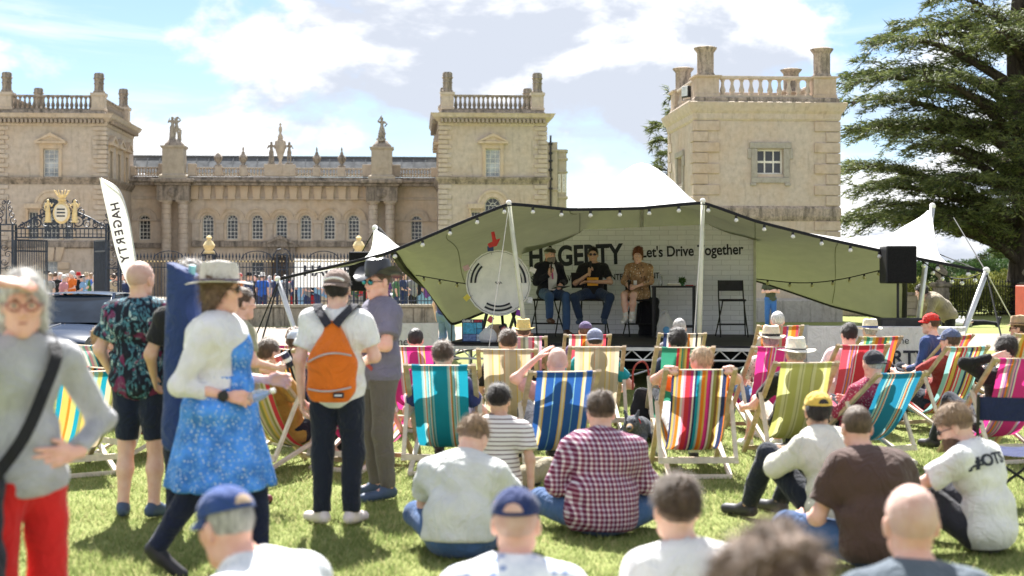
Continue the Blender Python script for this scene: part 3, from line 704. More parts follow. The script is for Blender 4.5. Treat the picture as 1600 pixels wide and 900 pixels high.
# ---------------------------------------------------------------- the hall between them
def hall():
    D = 120.0; S = Site('house_hall', 'arcaded hall range with seven arched windows between the two pavilions', 'building', LX(440, D), D); r = S.root
    Z = lambda py: S.Z(440, py); X = S.X; px = D / F
    x0, x1 = X(196), X(690); dep = 9.0; ztop = Z(290)
    wins = [(X(q) - 8.6 * px, X(q) + 8.6 * px, Z(374), Z(344), True) for q in (325, 363, 402, 440, 478, 515, 553)]
    side = [(X(q) - 8.6 * px, X(q) + 8.6 * px, Z(375), Z(345), True) for q in (226, 651)]
    door = (X(438) - 0.75, X(438) + 0.75, -0.2, Z(402), False)
    low = [(X(q) - 0.5, X(q) + 0.5, Z(432), Z(409), False) for q in (325, 363, 402, 478, 515, 553)]
    wm = MB(); wall_holes(wm, x0, x1, -0.2, ztop, wins + side + [door] + low, 0, 0.5); wm.box(x0, x1, 0.8, dep, -0.2, ztop); wm.build('wall', stone('hall_stone', (0.56, 0.475, 0.385), 0.28, 0.40), r)
    for h in wins + side: window(r, h[0], h[1], h[2], h[3], 0.3, True, 3, 5, PANE, 0.07, 0.04)
    for h in low: window(r, h[0], h[1], h[2], h[3], 0.3, False, 3, 3, PANE, 0.06, 0.04)
    dmb = MB().box(door[0], door[1], 0.3, 0.36, door[2], door[3]); dd = dmb.build('door', plain('hall_door', (0.09, 0.06, 0.04), 0.5), r)
    MB().ball((door[1] - 0.2, 0.27, 1.1), 0.05).build('handle', GOLD, dd, smooth=True)
    for h in wins + side:
        mb = MB(); c = (h[0] + h[1]) / 2; rr = (h[1] - h[0]) / 2
        archivolt(mb, c, h[3], rr + 0.18, rr + 0.46, -0.12, 0.05); archivolt(mb, c, h[3], rr + 0.461, rr + 0.58, -0.19, 0.05)
        mb.build('window_arch', ST_W if h in wins else ST, r)
    # pilasters and imposts between the arches, sill band
    mid = [(a[1] + b[0]) / 2 for a, b in zip(wins[:-1], wins[1:])] + [wins[0][0] - 0.55, wins[-1][1] + 0.55]
    for m_ in mid:
        mb = MB().box(m_ - 0.3, m_ + 0.3, -0.14, 0.05, Z(376), Z(349)); mb.box(m_ - 0.42, m_ + 0.42, -0.2, 0.05, Z(349) + 0.002, Z(344)); mb.build('pilaster', ST, r)
    MB().bbox(X(300), X(576), -0.22, 0.05, Z(386), Z(377), 0.03).build('sill_band', ST_D, r)
    for a, b in ((200, 252), (618, 688)): MB().bbox(X(a), X(b), -0.16, 0.05, Z(388), Z(380), 0.03).build('sill_band', ST_D, r); MB().bbox(X(a), X(b), -0.10, 0.05, Z(346), Z(343), 0.02).build('impost_band', ST, r)
    # door pediment
    mb = MB(); c = X(438); pediment(mb, c, Z(386), 1.5, 0.98, -0.7, 0.02); mb.box(c - 1.3, c - 0.95, -0.55, 0.05, -0.2, Z(386)); mb.box(c + 0.95, c + 1.3, -0.55, 0.05, -0.2, Z(386)); mb.box(c - 0.945, c + 0.945, -0.4, 0.05, Z(400), Z(386)); mb.build('door_pediment', ST_D, r)
    # frieze: brackets with a shaded band
    MB().bbox(x0, x1, -0.08, 0.05, Z(312), Z(308), 0.02).build('architrave', ST, r)
    bm = MB(); bm.prism([(-0.26, -0.95), (0.26, -0.95), (0.36, 0.0), (-0.36, 0.0)], -0.36, 0.0); bm.box(-0.30, 0.30, -0.42, 0, -1.12, -0.951); bm = bm.mesh('frieze_bracket', ST_W)
    for k in range(15): inst('frieze_bracket', bm, r, (X(305) + (X(573) - X(305)) * k / 14, 0, Z(291)))
    mb = MB(); mb.bbox(x0, x1, -0.75, 0.1, Z(291) + 0.005, Z(286), 0.04); mb.bbox(x0, x1, -0.95, 0.1, Z(286) + 0.002, Z(282), 0.05); mb.build('cornice', ST_D, r)
    mb = MB(); mb.box(x0, x1, -0.30, 0.4, Z(282) + 0.002, Z(277)); mb.build('parapet', ST_D, r)
    # balustrade panels between dies
    dies = [(205, 212), (248, 258), (294, 307), (336, 348), (374, 387), (413, 462), (489, 501), (527, 540), (566, 581), (612, 626), (673, 690)]
    zb, zt = Z(276), Z(262)
    for a, b in dies: MB().bbox(X(a), X(b), -0.34, 0.34, zb + 0.003, zt + (0.28 if (b - a > 40 or a in (248, 294, 566, 612)) else 0.05), 0.04).build('balustrade_die', ST, r)
    for (a, b), (c_, d_) in zip(dies[:-1], dies[1:]):
        if c_ - b < 4 or (b == 258) or (b == 581): continue
        n = max(3, int((c_ - b) / 4.4)); balustrade(r, (X(b), 0), (X(c_), 0), zb, zt, n, 0.09, 0.26, 0.12, ST)
    # paired rusticated columns carrying statue plinths
    for a, b, pc in ((263, 289, 275), (584, 610, 597)):
        for q in (a, b):
            cr = 7.8 * px; prof = []; z = -0.2; zt_ = Z(321); n = 19
            for k in range(n):
                za, zb_ = z + (zt_ - z) * k / n, z + (zt_ - z) * (k + 1) / n; prof += [(cr * 0.90, za), (cr, za + 0.05), (cr, zb_ - 0.05), (cr * 0.90, zb_)]
            mb = MB().lathe(prof, 16, (X(q), -1.0, 0)); mb.lathe([(cr * 0.95, zt_), (cr * 1.2, zt_ + 0.14), (cr * 1.2, zt_ + 0.2)], 16, (X(q), -1.0, 0)); mb.bbox(X(q) - cr * 1.25, X(q) + cr * 1.25, -1.0 - cr * 1.25, -1.0 + cr * 1.25, zt_ + 0.2, zt_ + 0.36, 0.02)
            mb.build('column', ST, r, smooth=35)
        mb = MB(); mb.box(X(pc) - 24 * px, X(pc) + 24 * px, -1.62, 0.05, Z(315), Z(292)); mb.bbox(X(pc) - 27 * px, X(pc) + 27 * px, -1.85, 0.05, Z(292) + 0.003, Z(288), 0.04); mb.bbox(X(pc) - 32 * px, X(pc) + 32 * px, -2.15, 0.05, Z(288) + 0.003, Z(282), 0.06); mb.build('entablature', ST_D, r)
        mb = MB(); mb.ball((X(pc), -1.66, Z(303)), 0.42, 0.08, 0.42, 12, 6); mb.tube([(X(pc) - 0.3, -1.7, Z(303)), (X(pc) + 0.3, -1.7, Z(303))], 0.06, 6); mb.tube([(X(pc), -1.7, Z(303) - 0.3), (X(pc), -1.7, Z(303) + 0.3)], 0.06, 6); mb.build('carved_boss', ST_D, r, smooth=True)
        mb = MB(); ring(mb, X(pc) - 16 * px, X(pc) + 16 * px, -1.62, 0.0, [(0.25, Z(282)), (0.25, Z(277)), (0, Z(274)), (0, Z(236)), (0.14, Z(233)), (0.14, Z(231))]); mb.box(X(pc) - 9 * px, X(pc) + 9 * px, -1.66, -1.6, Z(264), Z(242)); mb.build('statue_plinth', stone('pale_plinth', (0.46, 0.40, 0.32), 0.25, 0.2), r)
    # lead roof behind
    mb = MB(); mb.add([(x0, 1.2, Z(270)), (x1, 1.2, Z(270)), (x1, 3.2, S.Z(440, 246, 123.2)), (x0, 3.2, S.Z(440, 246, 123.2)), (x1, dep, Z(262)), (x0, dep, Z(262))], [(0, 1, 2, 3), (3, 2, 4, 5)]); mb.build('roof', LEAD, r)
    rl = MB().bar((0, 1.2, Z(270) + 0.03), (0, 3.2, S.Z(440, 246, 123.2) + 0.05), 0.07, 0.05).mesh('roof_roll', LEAD)
    for k in range(26): inst('roof_roll', rl, r, (x0 + 0.3 + (x1 - x0 - 0.6) * k / 25, 0, 0))
    MB().tube([(x0, 3.2, S.Z(440, 246, 123.2)), (x1, 3.2, S.Z(440, 246, 123.2))], 0.14, 6).build('ridge', plain('dark_lead', (0.10, 0.105, 0.11), 0.6, 0.2), r)
    for q in (341, 380, 495, 534):     # urn finials on the dies
        h = 1.15 if q == 341 else 1.6; zz = zt + 0.05
        MB().lathe([(0.30, 0), (0.30, 0.12), (0.16, 0.2), (0.14, 0.3), (0.32, 0.55), (0.36, 0.8), (0.24, 1.0), (0.14, 1.1)] + ([(0.08, 1.15)] if q == 341 else [(0.14, 1.2), (0.05, 1.35), (0.09, 1.45), (0.03, 1.7)]), 10, (X(q), 0, zz)).build('urn_finial', ST_D, r, smooth=35)
    # armorial shield between supporters, on the centre die
    za = zt + 0.28
    mb = MB().lathe([(0.3, 0), (0.2, 0.3), (0.62, 0.9), (0.95, 1.5), (0.85, 1.95), (0.4, 2.1), (0.45, 2.3), (0.3, 2.45), (0.16, 2.6), (0.3, 2.85), (0.26, 3.1), (0.1, 3.2), (0.2, 3.35), (0.02, 3.5)], 12, (X(438), 0.05, za), 0.52, 0.3); mb.build('armorial_shield', ST, r, smooth=40)
    return S
HALL = hall()
def bay_wing():
    D = 132.0; S = Site('garden_wing', 'pale canted bay wing with iron downpipe between pavilion and square tower', 'building', LX(870, D), D); r = S.root
    Z = lambda py: S.Z(870, py); X = S.X; m = stone('wing_stone', (0.37, 0.335, 0.275), 0.4, 0.2)
    MB().box(X(835), X(871), 0, 6, -0.2, Z(222)).build('wall', m, r); MB().bbox(X(834), X(872), -0.12, 6, Z(236), Z(233), 0.03).build('string_course', m, r); MB().bbox(X(834), X(872), -0.14, 6, Z(298), Z(295), 0.03).build('string_course', m, r)
    mb = MB(); poly = [(X(871) + 0.01, 0.3), (X(884), 0.3), (X(887.5), 1.2), (X(887.5), 6), (X(871) + 0.01, 6)]
    def pr(z0, z1, g=0.0):
        n = len(poly); c = (sum(p[0] for p in poly) / n, sum(p[1] for p in poly) / n); q = [(x + g * (1 if x > c[0] else 0), y - g * (1 if y < c[1] else -1)) for x, y in poly]
        return [(x, y, z0) for x, y in q] + [(x, y, z1) for x, y in q], [tuple(range(n))[::-1], tuple(range(n, 2 * n))] + [(i, (i + 1) % n, n + (i + 1) % n, n + i) for i in range(n)]
    mb.add(*pr(-0.2, Z(234))); mb.build('bay', m, r)
    for za, zb in ((249, 246), (269, 267), (310, 306), (237, 233)):
        mb = MB(); mb.add(*pr(Z(za), Z(zb), 0.12)); mb.build('string_course', m, r)
    for a, b in ((872.5, 876.5), (879, 884)):
        window(r, X(a), X(b), Z(300), Z(272), 0.22, False, 2, 5, PANE_L, 0.05, 0.03)
    MB().tube([(X(860), -0.2, 0), (X(860), -0.2, Z(212))], 0.09, 8).build('downpipe', BLACKI, r)
    for py in (225, 240, 252, 266, 280, 295): MB().bbox(X(860) - 0.18, X(860) + 0.18, -0.32, 0.0, Z(py) - 0.1, Z(py) + 0.1, 0.02).build('pipe_collar', BLACKI, r)
bay_wing()

# ---------------------------------------------------------------- the square stone tower by the garden wall
def gate_tower():
    D = 50.0; S = Site('stone_tower', 'square stone tower with balustrade and four drum chimneys behind the stage', 'building', LX(1198, D), D); r = S.root
    Z = lambda py: S.Z(1198, py); X = S.X; px = D / F
    x0, x1 = X(1086), X(1310); dep = 5.1; m = stone('tower_stone', (0.50, 0.43, 0.365), 0.36, 0.35, 2.0); mq = stone('tower_quoin', (0.475, 0.395, 0.325), 0.28, 0.35, 2.0); md = stone('tower_weathered', (0.40, 0.335, 0.28), 0.9, 0.25, 2.2)
    w = (X(1183), X(1224), Z(272), Z(233), False)
    wm = MB(); wall_holes(wm, x0, x1, -0.2, Z(186), [w], 0, 0.35)
    M = Matrix.Translation((x0, 0, 0)) @ Matrix.Rotation(R(90), 4, 'Z') @ Matrix.Scale(-1, 4, (0, 1, 0))
    fw = (2.2, 3.2, Z(280), Z(238), False); fm = MB(); wall_holes(fm, 0.35, dep, -0.2, Z(186), [fw], 0, 0.35); fm.xf(M); wm.add(fm.v, fm.f)
    wm.box(x1 - 0.35, x1, 0.35, dep, -0.2, Z(186)); wm.box(x0, x1, dep, dep + 0.3, -0.2, Z(186)); wm.box(x0 + 0.36, x1 - 0.36, 0.6, dep - 0.01, -0.2, Z(186)); wm.build('wall', m, r)
    window(r, w[0], w[1], w[2], w[3], 0.2, False, 3, 2, PANE, 0.06, 0.05)
    mb = MB().box(fw[0], fw[1], 0.25, 0.3, fw[2], fw[3]); mb.xf(M).build('blind_panel', md, r)
    def surround(a, b, z0, z1, MM=None):
        mb = MB(); f = 0.22
        mb.bbox(a - f, a - 0.001, -0.07, 0.04, z0 - 0.12, z1 + 0.02, 0.015); mb.bbox(b + 0.001, b + f, -0.07, 0.04, z0 - 0.12, z1 + 0.02, 0.015); mb.bbox(a - f - 0.06, b + f + 0.06, -0.09, 0.04, z1 + 0.022, z1 + 0.24, 0.015); mb.bbox(a - f, b + f, -0.08, 0.04, z0 - 0.32, z0 - 0.122, 0.015)
        mb.bbox(a - f - 0.03, a - 0.05, -0.10, 0.04, z0 - 0.42, z0 - 0.322, 0.01); mb.bbox(b + 0.05, b + f + 0.03, -0.10, 0.04, z0 - 0.42, z0 - 0.322, 0.01); mb.bbox(a - f - 0.12, a - f - 0.002, -0.06, 0.04, z1 - 0.35, z1 + 0.02, 0.01); mb.bbox(b + f + 0.002, b + f + 0.12, -0.06, 0.04, z1 - 0.35, z1 + 0.02, 0.01)
        if MM is not None: mb.xf(MM)
        mb.build('window_surround', stone('grey_surround', (0.36, 0.335, 0.295), 0.35, 0.1, 3.0), r)
    surround(*w[:4]); surround(*fw[:4], M)
    mb = MB(); ring(mb, x0, x1, 0, dep, [(0.02, Z(189)), (0.07, Z(186)), (0.09, Z(178)), (0.16, Z(174)), (0.24, Z(166)), (0.27, Z(161)), (0.20, Z(160))]); mb.build('cornice', m, r)
    zc = Z(160); zb, zt = Z(152), Z(118)
    mb = MB(); ring(mb, x0 + 0.02, x1 - 0.02, 0.02, dep - 0.02, [(0.05, zc - 0.02), (0.05, zb - 0.06), (0.01, zb)]); mb.build('parapet', md, r)
    for k in range(1):
        pass
    pw = 0.82
    for a in (x0 + 0.06, x1 - 0.06 - pw):
        for b in (0.06, dep - 0.06 - pw):
            mb = MB(); ring(mb, a, a + pw, b, b + pw, [(0.03, zb), (0.03, zb + 0.1), (0, zb + 0.12), (0, zt - 0.09), (0.09, zt - 0.05), (0.09, zt)]); mb.build('pier', mq, r)
    hdr = [Z(70), Z(76), Z(84), Z(88)]
    for i, (a, b) in enumerate(((x0 + 0.06 + pw / 2, 0.06 + pw / 2), (x1 - 0.06 - pw / 2, 0.06 + pw / 2), (x0 + 0.06 + pw / 2, dep - 0.06 - pw / 2), (x1 - 0.06 - pw / 2, dep - 0.06 - pw / 2))):
        h = Z(71) - zt if i < 2 else (Z(71) - zt) * 0.86; q = 0.30
        MB().lathe([(q * 1.16, 0.0), (q * 1.16, 0.06), (q * 1.03, 0.12), (q, 0.15), (q, h * 0.78), (q * 1.08, h * 0.82), (q * 1.36, h * 0.92), (q * 1.40, h * 0.96), (q * 1.0, h), (q * 0.5, h * 1.01)], 20, (a, b, zt)).build('chimney', md, r, smooth=35)
    A0, A1, B0, B1 = x0 + 0.06 + pw, x1 - 0.06 - pw, 0.06 + pw, dep - 0.06 - pw; yc = 0.06 + 0.2; yb = dep - 0.26
    balustrade(r, (A0, yc), (A1, yc), zb, zt, 10, 0.105, 0.28, 0.11, m); balustrade(r, (A0, yb), (A1, yb), zb, zt, 10, 0.105, 0.28, 0.11, m)
    balustrade(r, (x0 + 0.26, B0), (x0 + 0.26, B1), zb, zt, 10, 0.105, 0.28, 0.11, m); balustrade(r, (x1 - 0.26, B0), (x1 - 0.26, B1), zb, zt, 10, 0.105, 0.28, 0.11, m)
    mb = MB(); ring(mb, x0, x1, 0, dep, [(0.02, Z(345)), (0.05, Z(342)), (0.08, Z(338)), (0.08, Z(326)), (0.02, Z(322))]); mb.build('string_course', md, r)
    zs = [Z(322) + (Z(189) - Z(322)) * k / 8 for k in range(9)]; zs2 = [Z(505) + (Z(345) - Z(505)) * k / 10 for k in range(11)]
    for sgn, x in ((1, x0), (-1, x1)):
        for zz in (zs, zs2):
            for k in range(len(zz) - 1):
                wd = 0.88 if k % 2 else 0.46; sd = 0.30 if k % 2 else 0.62; p = 0.065
                xa, xb = (x - p, x + wd) if sgn > 0 else (x - wd, x + p)
                mb = MB().bbox(xa, xb, -p, 0.02, zz[k] + 0.014, zz[k + 1] - 0.014, 0.016)
                xs_ = (x - p + 0.001, x + 0.02) if sgn > 0 else (x - 0.02, x + p - 0.001)
                mb.bbox(xs_[0], xs_[1], 0.02, sd, zz[k] + 0.014, zz[k + 1] - 0.014, 0.016); mb.build('quoin', mq, r)
    for zz in (zs, zs2):
        for k in range(len(zz) - 1):
            sd = 0.34 if k % 2 else 0.62; MB().bbox(x0 - 0.035, x0 + 0.02, dep - sd, dep + 0.03, zz[k] + 0.014, zz[k + 1] - 0.014, 0.016).build('quoin', mq, r)
    mb = MB(); ring(mb, x0, x1, 0, dep, [(0.12, -0.2), (0.12, 0.75), (0.03, 0.85)]); mb.build('plinth', stone('grey_plinth', (0.36, 0.34, 0.31), 0.6, 0.1, 2.0), r)
    # low doorway behind the tent
    # floodlight on the flank parapet
    f = thing('floodlight', 'black floodlight fixed to the parapet of the square stone tower', 'floodlight', LW(S.lx + x0 - 0.1, D + 1.1, zb + 0.02), TH + R(-60))
    b = MB().bbox(-0.2, 0.2, -0.08, 0.08, 0.08, 0.5, 0.03).build('housing', BLACKI, f); MB().box(-0.16, 0.16, -0.09, -0.078, 0.13, 0.46).build('lens', glass('flood_lens', (0.55, 0.57, 0.58), 0.1), b)
    MB().tube([(-0.22, 0, 0.3), (-0.24, 0.02, 0.0), (0.24, 0.02, 0.0), (0.22, 0, 0.3)], 0.018, 6).build('bracket', BLACKI, f)
gate_tower()

# ---------------------------------------------------------------- forecourt wall, railings and gates
RAILD = 47.0
def forecourt():
    D = RAILD; m = stone('court_wall', (0.36, 0.32, 0.255), 0.8, 0.25, 2.0); zw = LZ(420, 476, D)
    S = Site('forecourt_wall', 'low mossy stone wall under the iron railings', 'wall', LX(460, D), D); r = S.root
    xa, xb = S.X(205), S.X(700); n = 9
    MB().box(xa, xb, 0.05, 0.45, -0.2, zw - 0.1).build('core', m, r)
    MB().bbox(xa - 0.02, xb + 0.02, -0.04, 0.52, zw - 0.098, zw, 0.02).build('coping', stone('coping_stone', (0.40, 0.36, 0.28), 0.7, 0.2, 2.0), r)
    for k in range(n):
        a, b = xa + (xb - xa) * k / n, xa + (xb - xa) * (k + 1) / n; MB().bbox(a + 0.02, a + (b - a) * 0.32, 0.0, 0.1, -0.1, zw - 0.11, 0.015).build('wall_block', m, r); MB().bbox(a + (b - a) * 0.32 + 0.02, b - 0.01, 0.015, 0.1, -0.1, zw - 0.11, 0.015).build('wall_block', m, r)
    F_ = Site('iron_railings', 'navy iron railings with gilt spearheads on the low stone wall', 'railings', LX(460, D), D); r = F_.root
    zt = LZ(420, 403, D); nb = 94
    bar = MB().tube([(0, 0, 0), (0, 0, zt - zw)], 0.0135, 5); bar.lathe([(0.012, zt - zw - 0.02), (0.032, zt - zw + 0.04), (0.004, zt - zw + 0.17)], 6); bar = bar.mesh('bar', IRON)
    col = MB().lathe([(0.012, 0), (0.034, 0.02), (0.034, 0.04), (0.012, 0.06)], 6).mesh('gilt_collar', GOLD)
    for k in range(nb):
        x = F_.X(207) + (F_.X(700) - F_.X(207)) * k / (nb - 1); b = inst('bar', bar, r, (x, 0.25, zw)); inst('gilt_collar', col, b, (0, 0, zt - zw - 0.14))
    for z in (zw + 0.10, zt - 0.12, zt - 0.32): MB().box(xa, xb, 0.232, 0.268, z, z + 0.03).build('rail', IRON, r)
    for q in (325, 560, 440):     # piers with gilt crowns
        x = F_.X(q); mb = MB()
        for sx in (-0.16, 0.16):
            for sy in (0.1, 0.4): mb.box(x + sx - 0.025, x + sx + 0.025, sy - 0.025, sy + 0.025, zw, zt + 0.12)
        for z in (zw + 0.3, zt - 0.4, zt + 0.09): mb.box(x - 0.186, x + 0.186, 0.07, 0.43, z, z + 0.035)
        for sx in (-1, 1): mb.tube([(x + sx * 0.3, 0.25, zt - 0.1), (x + sx * 0.26, 0.25, zt + 0.12), (x + sx * 0.15, 0.25, zt + 0.28), (x + sx * 0.04, 0.25, zt + 0.3)], 0.018, 5)
        p = mb.build('iron_pier', IRON, r)
        if q != 440: MB().lathe([(0.16, 0), (0.19, 0.05), (0.13, 0.12), (0.2, 0.28), (0.13, 0.4), (0.06, 0.46), (0.1, 0.54), (0.02, 0.62)], 12, (x, 0.25, zt + 0.13)).build('gilt_crown', GOLD, p, smooth=40)
        if q == 440:
            mb = MB()
            for sx in (-1, 1):
                for k in range(5):
                    pts = [(x + sx * (0.10 + 0.06 * math.sin(a * 2.2)), 0.2, zw + 0.3 + 0.28 * k + 0.14 * a / 3) for a in np.linspace(0, 6, 12)]; mb.tube(pts, 0.012, 4, False)
            mb.build('scrollwork', IRON, p)
    for x, q in ((F_.X(400), 1), (F_.X(505), 1), (F_.X(262), 1)):
        MB().tube([(x + 0.5 * math.cos(a), 0.25, zt - 0.05 + 0.28 * math.sin(a)) for a in np.linspace(0, math.pi, 13)], 0.016, 5).build('hoop', IRON, r)
    # ---- the gates
    G = Site('ornate_gateway', 'navy wrought iron gateway with scrolled overthrow and open leaves', 'gate', LX(90, D), D); r = G.root
    X, Z = G.X, lambda py: G.Z(90, py)
    def scroll(mb, cx, cz, rad, turns, a0, sgn, rr=0.022):
        pts = [];
        for k in range(int(18 * turns) + 1):
            a = a0 + sgn * 2 * math.pi * k / 18; q = rad * (1 - 0.8 * k / (18 * turns)); pts.append((cx + q * math.cos(a), 0.1, cz + q * math.sin(a)))
        mb.tube(pts, [rr * (1 - 0.5 * i / len(pts)) for i in range(len(pts))], 5)
    for pa, pb in ((-4, 21), (167, 186)):
        mb = MB(); a, b = X(pa), X(pb); zt = Z(352)
        for x in (a, b):
            for y in (-0.1, 0.3): mb.box(x - 0.03, x + 0.03, y - 0.03, y + 0.03, 0, zt)
        for z in (0.1, 0.9, Z(420), Z(362), zt): mb.box(a - 0.031, b + 0.031, -0.13, 0.33, z, z + 0.04)
        for k in range(1, 4): mb.box(a + (b - a) * k / 4 - 0.012, a + (b - a) * k / 4 + 0.012, -0.11, -0.085, 0, 0.9)
        for k in range(7): scroll(mb, (a + b) / 2 + (0.06 if k % 2 else -0.06), 1.15 + 0.24 * k, 0.12, 1.4, 0, 1 if k % 2 else -1, 0.016)
        # crest of the pier
        c = (a + b) / 2
        mb.tube([(c, 0.1, zt), (c, 0.1, Z(308))], [0.03, 0.006], 5)
        for k in range(4):
            for sx in (-1, 1): scroll(mb, c + sx * (0.24 - 0.05 * k), zt + 0.14 + 0.2 * k, 0.13 - 0.02 * k, 1.3, math.pi / 2, sx, 0.02)
        mb.build('iron_pier', IRON, r)
    mb = MB(); a, b = X(22), X(167)
    for z in (Z(372), Z(358)): mb.box(a, b, 0.06, 0.14, z, z + 0.045)
    for k in range(22):
        x = a + (b - a) * (k + 0.5) / 22; mb.box(x - 0.012, x + 0.012, 0.08, 0.12, Z(372), Z(358))
    for z in (Z(366),): mb.box(a + 0.1, b - 0.1, 0.08, 0.12, z, z + 0.025)
    mb.build('overthrow_beam', IRON, r)
    mb = MB(); c = X(96)
    for sx in (-1, 1):
        for dx, dz, q, s_ in ((0.25, 0.16, 0.15, 1), (0.50, 0.22, 0.20, -1), (0.80, 0.16, 0.14, 1), (1.05, 0.12, 0.11, -1), (1.28, 0.1, 0.1, 1), (0.62, 0.55, 0.13, 1), (0.22, 0.6, 0.16, -1), (0.42, 0.85, 0.11, 1)): scroll(mb, c + sx * dx, Z(357) + dz, q, 1.5, math.pi / 2, sx * s_, 0.024)
        mb.tube([(c + sx * 1.4, 0.1, Z(357) + 0.05), (c + sx * 0.9, 0.1, Z(357) + 0.35), (c + sx * 0.45, 0.1, Z(357) + 0.55), (c + sx * 0.12, 0.1, Z(357) + 0.95)], 0.024, 5)
        for q in range(5): mb.ball((c + sx * (0.35 + 0.17 * q), 0.1, Z(357) + 0.55 - 0.08 * q), 0.055, 0.03, 0.075, 6, 5)
    mb.tube([(c, 0.1, Z(357)), (c, 0.1, Z(312))], 0.03, 5); mb.build('scrollwork', IRON, r)
    for pa, deg in ((22, 62), (167, 118)):     # open leaves
        L = (X(167) - X(22)) / 2; mb = MB(); zt = Z(375); ca, sa = math.cos(R(deg)), math.sin(R(deg)); x = X(pa)
        lf = link_obj('gate_leaf', None, r)
        for k in range(19):
            q = L * k / 18; mb.tube([(x + q * ca, 0.1 - q * sa * (-1), 0.08), (x + q * ca, 0.1 + q * sa, zt)], 0.016 if k % 18 else 0.035, 5)
        for z in (0.1, 0.75, zt - 0.35, zt): mb.bar((x, 0.1, z), (x + L * ca, 0.1 + L * sa, z), 0.03, 0.05)
        bpy.data.objects.remove(lf); mb.build('gate_leaf', IRON, r)
    # gilt arms on the overthrow
    mb = MB(); zc = Z(333); mb.lathe([(0.0, -0.05), (0.24, -0.05), (0.27, -0.02), (0.27, 0.02), (0.24, 0.05), (0, 0.05)], 24, caps=False); mb.xf(Matrix.Translation((c, 0.02, zc)) @ Matrix.Rotation(R(90), 4, 'X') @ Matrix.Scale(1.28, 4, (0, 1, 0)))
    sh = mb.build('gilt_shield', GOLD, r, smooth=40)
    mb = MB(); mb.lathe([(0.0, -0.03), (0.21, -0.03), (0.21, 0.03), (0, 0.03)], 24, caps=False); mb.xf(Matrix.Translation((c, -0.035, zc)) @ Matrix.Rotation(R(90), 4, 'X') @ Matrix.Scale(1.3, 4, (0, 1, 0))); mb.build('shield_face', plain('shield_cream', (0.72, 0.66, 0.55), 0.5), sh)
    for k in range(3): MB().box(c - 0.13, c + 0.13, -0.075, -0.062, zc + 0.10 - 0.11 * k, zc + 0.145 - 0.11 * k).build('shield_bar', IRON, sh)
    CR = Matrix.Translation((c, 0.08, Z(318))) @ Matrix.Diagonal((0.8, 0.8, 0.62, 1)) @ Matrix.Translation((-c, -0.08, -Z(318))); mb = MB().lathe([(0.10, 0), (0.17, 0.03), (0.12, 0.1), (0.19, 0.2), (0.14, 0.26)], 12, (c, 0.08, Z(318)));
    for k in range(7): a = 2 * math.pi * k / 7; mb.tube([(c + 0.18 * math.cos(a), 0.08 + 0.18 * math.sin(a), Z(318) + 0.42), (c + 0.3 * math.cos(a), 0.08 + 0.3 * math.sin(a), Z(318) + 0.66)], [0.03, 0.015], 5); mb.ball((c + 0.3 * math.cos(a), 0.08 + 0.3 * math.sin(a), Z(318) + 0.68), 0.03, n=6, m=4)
    mb.lathe([(0.12, 0.28), (0.2, 0.4), (0.2, 0.46)], 12, (c, 0.08, Z(318))); mb.xf(CR).build('gilt_crown', GOLD, sh, smooth=40)
    return G, c, Z(357)
GATE, GATE_C, GATE_Z = forecourt()
# ---------------------------------------------------------------- garden wall, pier and railings right of the tower
def garden_boundary():
    D = 57.0; m = stone('garden_wall', (0.45, 0.385, 0.28), 0.45, 0.3, 2.0)
    S = Site('garden_wall', 'low coursed stone garden wall beside the square tower', 'wall', LX(1420, D), D); r = S.root; xa, xb = S.X(1312), S.X(1484); zt = S.Z(1420, 457)
    MB().box(xa, xb, 0.04, 0.4, -0.1, zt - 0.12).build('core', m, r); MB().bbox(xa, xb, -0.05, 0.45, zt - 0.118, zt, 0.02).build('coping', ST_D, r)
    rg = random.Random(3)
    for row in range(3):
        x = xa
        while x < xb - 0.05:
            w = min(0.5 + 0.5 * rg.random(), xb - x); h0, h1 = 0.02 + (zt - 0.14) * row / 3, (zt - 0.14) * (row + 1) / 3
            MB().bbox(x + 0.008, x + w - 0.008, 0.0 + 0.012 * rg.random(), 0.08, h0 + 0.008, h1 - 0.004, 0.012).build('stone_block', m, r); x += w
    for q, lab in ((1470, 'square stone gate pier with ball finial beside the iron railings'), (1608, 'stone pier with urn finial near the cedar trunk')):
        P = Site('stone_pier', lab, 'pier', LX(q, D - 0.1), D - 0.1); w = 0.5
        mb = MB(); ring(mb, -w / 2, w / 2, -w / 2, w / 2, [(0.06, -0.1), (0.06, 0.3), (0, 0.36), (0, 1.15), (0.09, 1.22), (0.11, 1.32), (0.02, 1.38)]); mb.build('shaft', ST_D, P.root)
        MB().lathe([(0.2, 1.38), (0.2, 1.43), (0.1, 1.5), (0.12, 1.56), (0.27, 1.72), (0.28, 1.8), (0.2, 1.93), (0.08, 2.02), (0.1, 2.08), (0.02, 2.16)], 14).build('finial', ST_D, P.root, smooth=40)
    Fq = Site('garden_railings', 'black iron garden railings under the cedar', 'railings', LX(1540, D), D); r = Fq.root; a, b = Fq.X(1480), Fq.X(1660); zt = Fq.Z(1540, 442); n = 44
    bar = MB().tube([(0, 0, 0), (0, 0, zt)], 0.013, 5); bar.lathe([(0.012, zt), (0.03, zt + 0.05), (0.003, zt + 0.16)], 5); bar = bar.mesh('bar', BLACKI)
    for k in range(n): inst('bar', bar, r, (a + (b - a) * k / (n - 1), 0.1, 0))
    for z in (0.15, zt - 0.15): MB().box(a, b, 0.082, 0.118, z, z + 0.035).build('rail', BLACKI, r)
garden_boundary()
